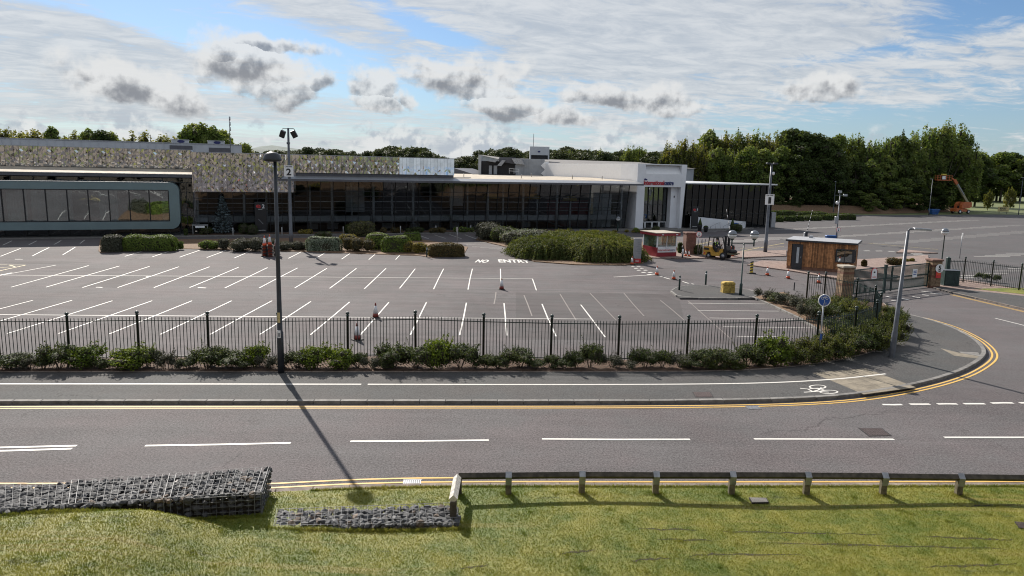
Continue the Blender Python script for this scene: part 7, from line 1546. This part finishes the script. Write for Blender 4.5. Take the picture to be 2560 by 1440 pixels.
for px, py, Y, kd in ((1668, 352, 172, 'poplar'), (1690, 342, 170, 'poplar'), (1712, 340, 168, 'poplar'), (1735, 352, 166, 'poplar'), (1752, 345, 170, 'poplar'), (1775, 320, 180, 'spire'), (1768, 330, 178, 'mid'), (1795, 325, 176, 'poplar'), (1818, 324, 174, 'poplar'), (1842, 322, 174, 'tallmid'), (1862, 326, 172, 'poplar'), (1884, 322, 172, 'tallmid'), (1905, 326, 172, 'poplar'), (1928, 338, 168, 'poplar'), (1945, 322, 172, 'tallmid'), (1972, 326, 172, 'dark'), (1998, 334, 170, 'dark'), (2030, 338, 170, 'dark'), (2062, 350, 168, 'dark'), (2086, 344, 172, 'mid'), (2112, 336, 175, 'tallmid'), (2138, 332, 176, 'tallmid'), (2160, 350, 172, 'tallmid'), (2188, 340, 172, 'tallmid'), (2215, 334, 174, 'tallmid'), (2244, 320, 180, 'spire'), (2240, 344, 176, 'dark'), (2266, 336, 174, 'tallmid'), (2290, 314, 176, 'tallmid'), (2318, 306, 178, 'tallmid'), (2345, 300, 178, 'tallmid'), (2372, 302, 180, 'tallmid'), (2392, 318, 180, 'tallmid'),
                        (1790, 372, 164, 'mid'), (1830, 366, 163, 'tallmid'), (1868, 372, 162, 'mid'), (1905, 378, 162, 'mid'), (1948, 372, 163, 'mid'), (1985, 392, 163, 'dark'), (2022, 404, 164, 'dark'), (2060, 398, 165, 'dark'), (2098, 400, 166, 'dark'), (2135, 408, 167, 'dark'), (2172, 402, 168, 'mid'), (2208, 392, 170, 'mid'), (2246, 398, 171, 'dark'), (2282, 388, 172, 'mid'), (2318, 402, 175, 'dark'), (2352, 396, 178, 'dark'), (2386, 402, 184, 'dark'), (2404, 395, 190, 'dark')):
    wood(kd, px, py, Y, LW[kd], GW, 1.0 if kd != 'dark' else 1.12)
# undergrowth at the wood edge
for px, py, Y, kd in ((1990, 490, 160, 'dark'), (2040, 486, 162, 'dark'), (2090, 492, 162, 'dark'), (2150, 478, 163, 'mid'), (2200, 472, 164, 'dark'), (2232, 462, 165, 'mid'), (2262, 450, 168, 'mid'), (2300, 470, 170, 'dark'), (2340, 474, 174, 'dark'), (2180, 486, 160, 'mid'), (2375, 476, 186, 'dark'), (1950, 492, 160, 'dark'), (2120, 470, 165, 'dark'), (2070, 462, 166, 'dark'), (2010, 455, 166, 'dark')):
    wood(kd, px, py, Y, 'low bushy tree at the shaded foot of the dark wood', 'low trees at the foot of the wood', 1.9)
# bank at the foot of the wood
bank = [at_y(x, 500, Y) for x, Y in ((1900, 168), (2060, 172), (2200, 174), (2320, 186), (2400, 198))]
vs = []
for p in bank: vs += [(p.x, p.y - 2, -.05), (p.x, p.y + 3, 1.5), (p.x - 4, p.y + 40, 2.0)]
o = MB().add(vs, [(3 * i + j, 3 * i + 3 + j, 3 * i + 4 + j, 3 * i + 1 + j) for i in range(4) for j in range(2)]).build('wood_bank', 'leaf_litter'); o['kind'] = 'structure'
# far right wood beyond the field
for px in (2402, 2414, 2428, 2440): wood('dark', px, 384 + (px % 7), 232, 'dark round tree in the far row beyond the sunlit field', 'trees beyond the sunlit field', 1.25)
for i in range(13):
    px = 2400 + i * 15 + random.uniform(-5, 5); wood(random.choice(('dark', 'mid', 'dark')), px, 392 - 8 * math.sin(i * 1.1) + random.uniform(-6, 8), 290 + random.uniform(-8, 14), 'dark round tree in the far row beyond the sunlit field', 'trees beyond the sunlit field', 1.5)
for px, py, Y, lb in ((2474, 475, 205, 'young bushy tree standing alone in the sunlit field'), (2527, 466, 212, 'young sparse upright tree near the right picture edge')):
    p = at_y(px, 480, Y); p.z = 0; tree('poplar', p, top_h(p, py), lb, None, 1.15)
# left row above the white hall
for px, py, Y, kd in ((-8, 318, 190, 'poplar'), (14, 312, 190, 'poplar'), (38, 318, 190, 'poplar'), (62, 320, 192, 'poplar'), (88, 318, 190, 'poplar'), (115, 324, 192, 'poplar'), (140, 322, 190, 'mid'), (160, 334, 192, 'poplar'), (182, 326, 190, 'poplar'), (206, 326, 190, 'poplar'), (232, 326, 190, 'mid'), (262, 330, 188, 'dark'), (286, 336, 190, 'mid'), (332, 340, 192, 'poplar'), (356, 328, 190, 'poplar'), (384, 326, 190, 'poplar'), (410, 334, 190, 'poplar'), (436, 336, 190, 'poplar'), (462, 334, 188, 'poplar'), (488, 316, 186, 'mid'), (512, 312, 184, 'mid'), (538, 320, 184, 'mid'), (562, 332, 186, 'mid'), (584, 346, 184, 'poplar'), (606, 352, 182, 'poplar'), (616, 364, 182, 'mid')):
    wood(kd, px, py, Y, {'poplar': 'yellow green upright poplar behind the long pale hall', 'mid': 'rounded green tree behind the long pale hall', 'dark': 'dark round tree behind the long pale hall'}[kd], 'trees behind the long pale hall', 1.9 if kd == 'poplar' else 1.0)
# middle treeline
x = 640
while x < 1205:
    y = 392 - 20 * math.exp(-((x - 1010) / 70) ** 2) - 14 * math.exp(-((x - 790) / 120) ** 2) + random.uniform(-5, 5) + (8 if x > 1080 else 0)
    wood('far', x, y, 300 + random.uniform(-25, 40), 'dark rounded tree in the distant line behind the mirror panels', 'distant trees behind the mirror panels', 1.3); x += random.uniform(9, 17)
for px in (1003, 1024): wood('tallmid', px, 362, 300, 'pale taller tree standing out of the distant line', 'distant trees behind the mirror panels', .8)
x = 1195
while x < 1680:
    y = 383 - 9 * math.exp(-((x - 1255) / 40) ** 2) - 8 * math.exp(-((x - 1400) / 40) ** 2) + random.uniform(-5, 5)
    wood('far', x, y, 280 + random.uniform(-20, 40), 'dark rounded tree in the distant line behind the grey hall', 'distant trees behind the grey hall', 1.25); x += random.uniform(9, 17)
for px, py in ((1566, 364), (1588, 360), (1600, 366), (1468, 372), (1500, 370), (1440, 374), (1418, 372)): wood('tallmid', px, py, 275, 'taller open tree standing out of the line behind the grey hall', 'distant trees behind the grey hall', .9)
# wooded hill on the horizon
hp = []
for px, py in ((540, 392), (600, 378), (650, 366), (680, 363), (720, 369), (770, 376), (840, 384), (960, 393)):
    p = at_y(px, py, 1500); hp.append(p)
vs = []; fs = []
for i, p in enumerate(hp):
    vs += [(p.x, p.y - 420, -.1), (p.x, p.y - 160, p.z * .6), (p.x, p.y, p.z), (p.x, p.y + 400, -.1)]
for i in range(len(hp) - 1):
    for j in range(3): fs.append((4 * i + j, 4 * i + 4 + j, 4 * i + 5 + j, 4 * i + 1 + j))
o = MB().add(vs, [tuple(reversed(f)) for f in fs], 0, True).build('hill', 'hill_wood_hazed'); o['kind'] = 'structure'

# bare ruts worn in the turf
for pts in (((1596, 1327), (1760, 1326)), ((1800, 1327), (1990, 1326), (2236, 1331)), ((2300, 1337), (2440, 1346), (2545, 1350)), ((1640, 1352), (1800, 1353)), ((1900, 1354), (2160, 1357), (2560, 1373)), ((1576, 1405), (1690, 1397)), ((1720, 1394), (1790, 1386), (2040, 1383)), ((2304, 1416), (2420, 1413), (2560, 1410)), ((2384, 1268), (2480, 1264), (2560, 1262)), ((1150, 1412), (1230, 1405)), ((1400, 1386), (1500, 1378))):
    q = []
    for a, b in zip(pts, pts[1:]):
        a, b = Vector(at(*a, .12)), Vector(at(*b, .12))
        for i in range(9): q.append(a + (b - a) * i / 9 + V(0, random.uniform(-.035, .035), 0))
    va, vb = [], []; vs = []; fs = []
    for i, p in enumerate(q):
        h_ = random.uniform(.012, .05) * math.sin(math.pi * (i + .5) / len(q)) + .004
        for y_ in (p.y - h_, p.y + h_): vs.append((p.x, y_, float(lawn_z(np.array([p.x]), np.array([y_]))[0]) + .005))
    for i in range(len(q) - 1): fs.append((2 * i, 2 * i + 2, 2 * i + 3, 2 * i + 1))
    MB().add(vs, fs).build('turf_rut', 'rut_soil', lw)

# --- grass blades on the lawn (uncountable)
r = np.random.default_rng(5); n = 330000
gy = 12.2 + 7.2 * r.random(n) ** 1.15; gxx = (r.random(n) * 2 - 1) * (gy * .74 + .8); e = np.interp(gxx, [p.x for p in NK], [p.y for p in NK]) - .26
ok = gy < e; gxx, gy = gxx[ok], gy[ok]
def inside(pts, x, y):
    c = np.zeros(len(x), bool); j = len(pts) - 1
    for i in range(len(pts)):
        (xi, yi), (xj, yj) = pts[i][:2], pts[j][:2]; m_ = ((yi > y) != (yj > y)) & (x < (xj - xi) * (y - yi) / (yj - yi + 1e-12) + xi); c ^= m_; j = i
    return c
ok = ~inside([tuple((quadpt(a, b) + V(ox, oy, 0))[:2]) for a, b in ((0, 0), (0, 1), (1, 1), (1, 0))], gxx, gy) & ~inside([tuple((q2pt(a, b) + oo)[:2]) for a, b in ((0, 0), (1, 0), (1, 1), (0, 1))], gxx, gy)
gxx, gy = gxx[ok], gy[ok]; n = len(gxx); gz_ = lawn_z(gxx, gy)
cl = .5 + .5 * np.sin(gxx * 2.1 + 1.3 * np.sin(gy * 1.7)) * np.sin(gy * 3.1 + np.sin(gxx * 1.1)); hgt = (.014 + .022 * r.random(n) + .008 * cl); th_ = r.uniform(0, 6.283, n); wd_ = .005 + .006 * r.random(n); ln = r.normal(0, .015, (n, 2))
P0 = np.stack([gxx - np.cos(th_) * wd_, gy - np.sin(th_) * wd_, gz_ - .005], 1); P1 = np.stack([gxx + np.cos(th_) * wd_, gy + np.sin(th_) * wd_, gz_ - .005], 1); P2_ = np.stack([gxx + ln[:, 0], gy + ln[:, 1], gz_ + hgt], 1)
# ragged longer growth at the kerb, the rail posts and the gabions
tx, tyy = [], []
for p in TP + [Vector(er)]: tx.append(r.normal(p.x, .14, 260)); tyy.append(r.normal(p.y, .10, 260))
kx = r.uniform(-5, 15, 9000); tx.append(kx); tyy.append(np.interp(kx, [p.x for p in NK], [p.y for p in NK]) - .27 - np.abs(r.normal(0, .05, 9000)))
for k in range(60): tx.append(r.normal(r.uniform(-10, 14), .06, 40)); tyy.append(r.normal(r.uniform(12.5, 18), .05, 40))
for k in range(60): u_ = r.random(); p = quadpt(u_, -.05) + V(ox, oy, 0); tx.append(r.normal(p.x, .1, 50)); tyy.append(r.normal(p.y - .04, .03, 50)); p = q2pt(u_, -.06) + oo; tx.append(r.normal(p.x, .1, 40)); tyy.append(r.normal(p.y - .03, .03, 40))
tx, tyy = np.concatenate(tx), np.concatenate(tyy); nt_ = len(tx); tz = lawn_z(tx, tyy); ta = r.uniform(0, 6.283, nt_); tw = .006 + .005 * r.random(nt_); th2 = .035 + .05 * r.random(nt_); tl = r.normal(0, .03, (nt_, 2))
P0 = np.concatenate([P0, np.stack([tx - np.cos(ta) * tw, tyy - np.sin(ta) * tw, tz - .005], 1)]); P1 = np.concatenate([P1, np.stack([tx + np.cos(ta) * tw, tyy + np.sin(ta) * tw, tz - .005], 1)]); P2_ = np.concatenate([P2_, np.stack([tx + tl[:, 0], tyy + tl[:, 1], tz + th2], 1)]); n += nt_
gr_ = link('grass', npmesh('grass', np.stack([P0, P1, P2_], 1).reshape(-1, 3), np.arange(n * 3).reshape(-1, 3), 'grass_blade')); gr_['kind'] = 'stuff'
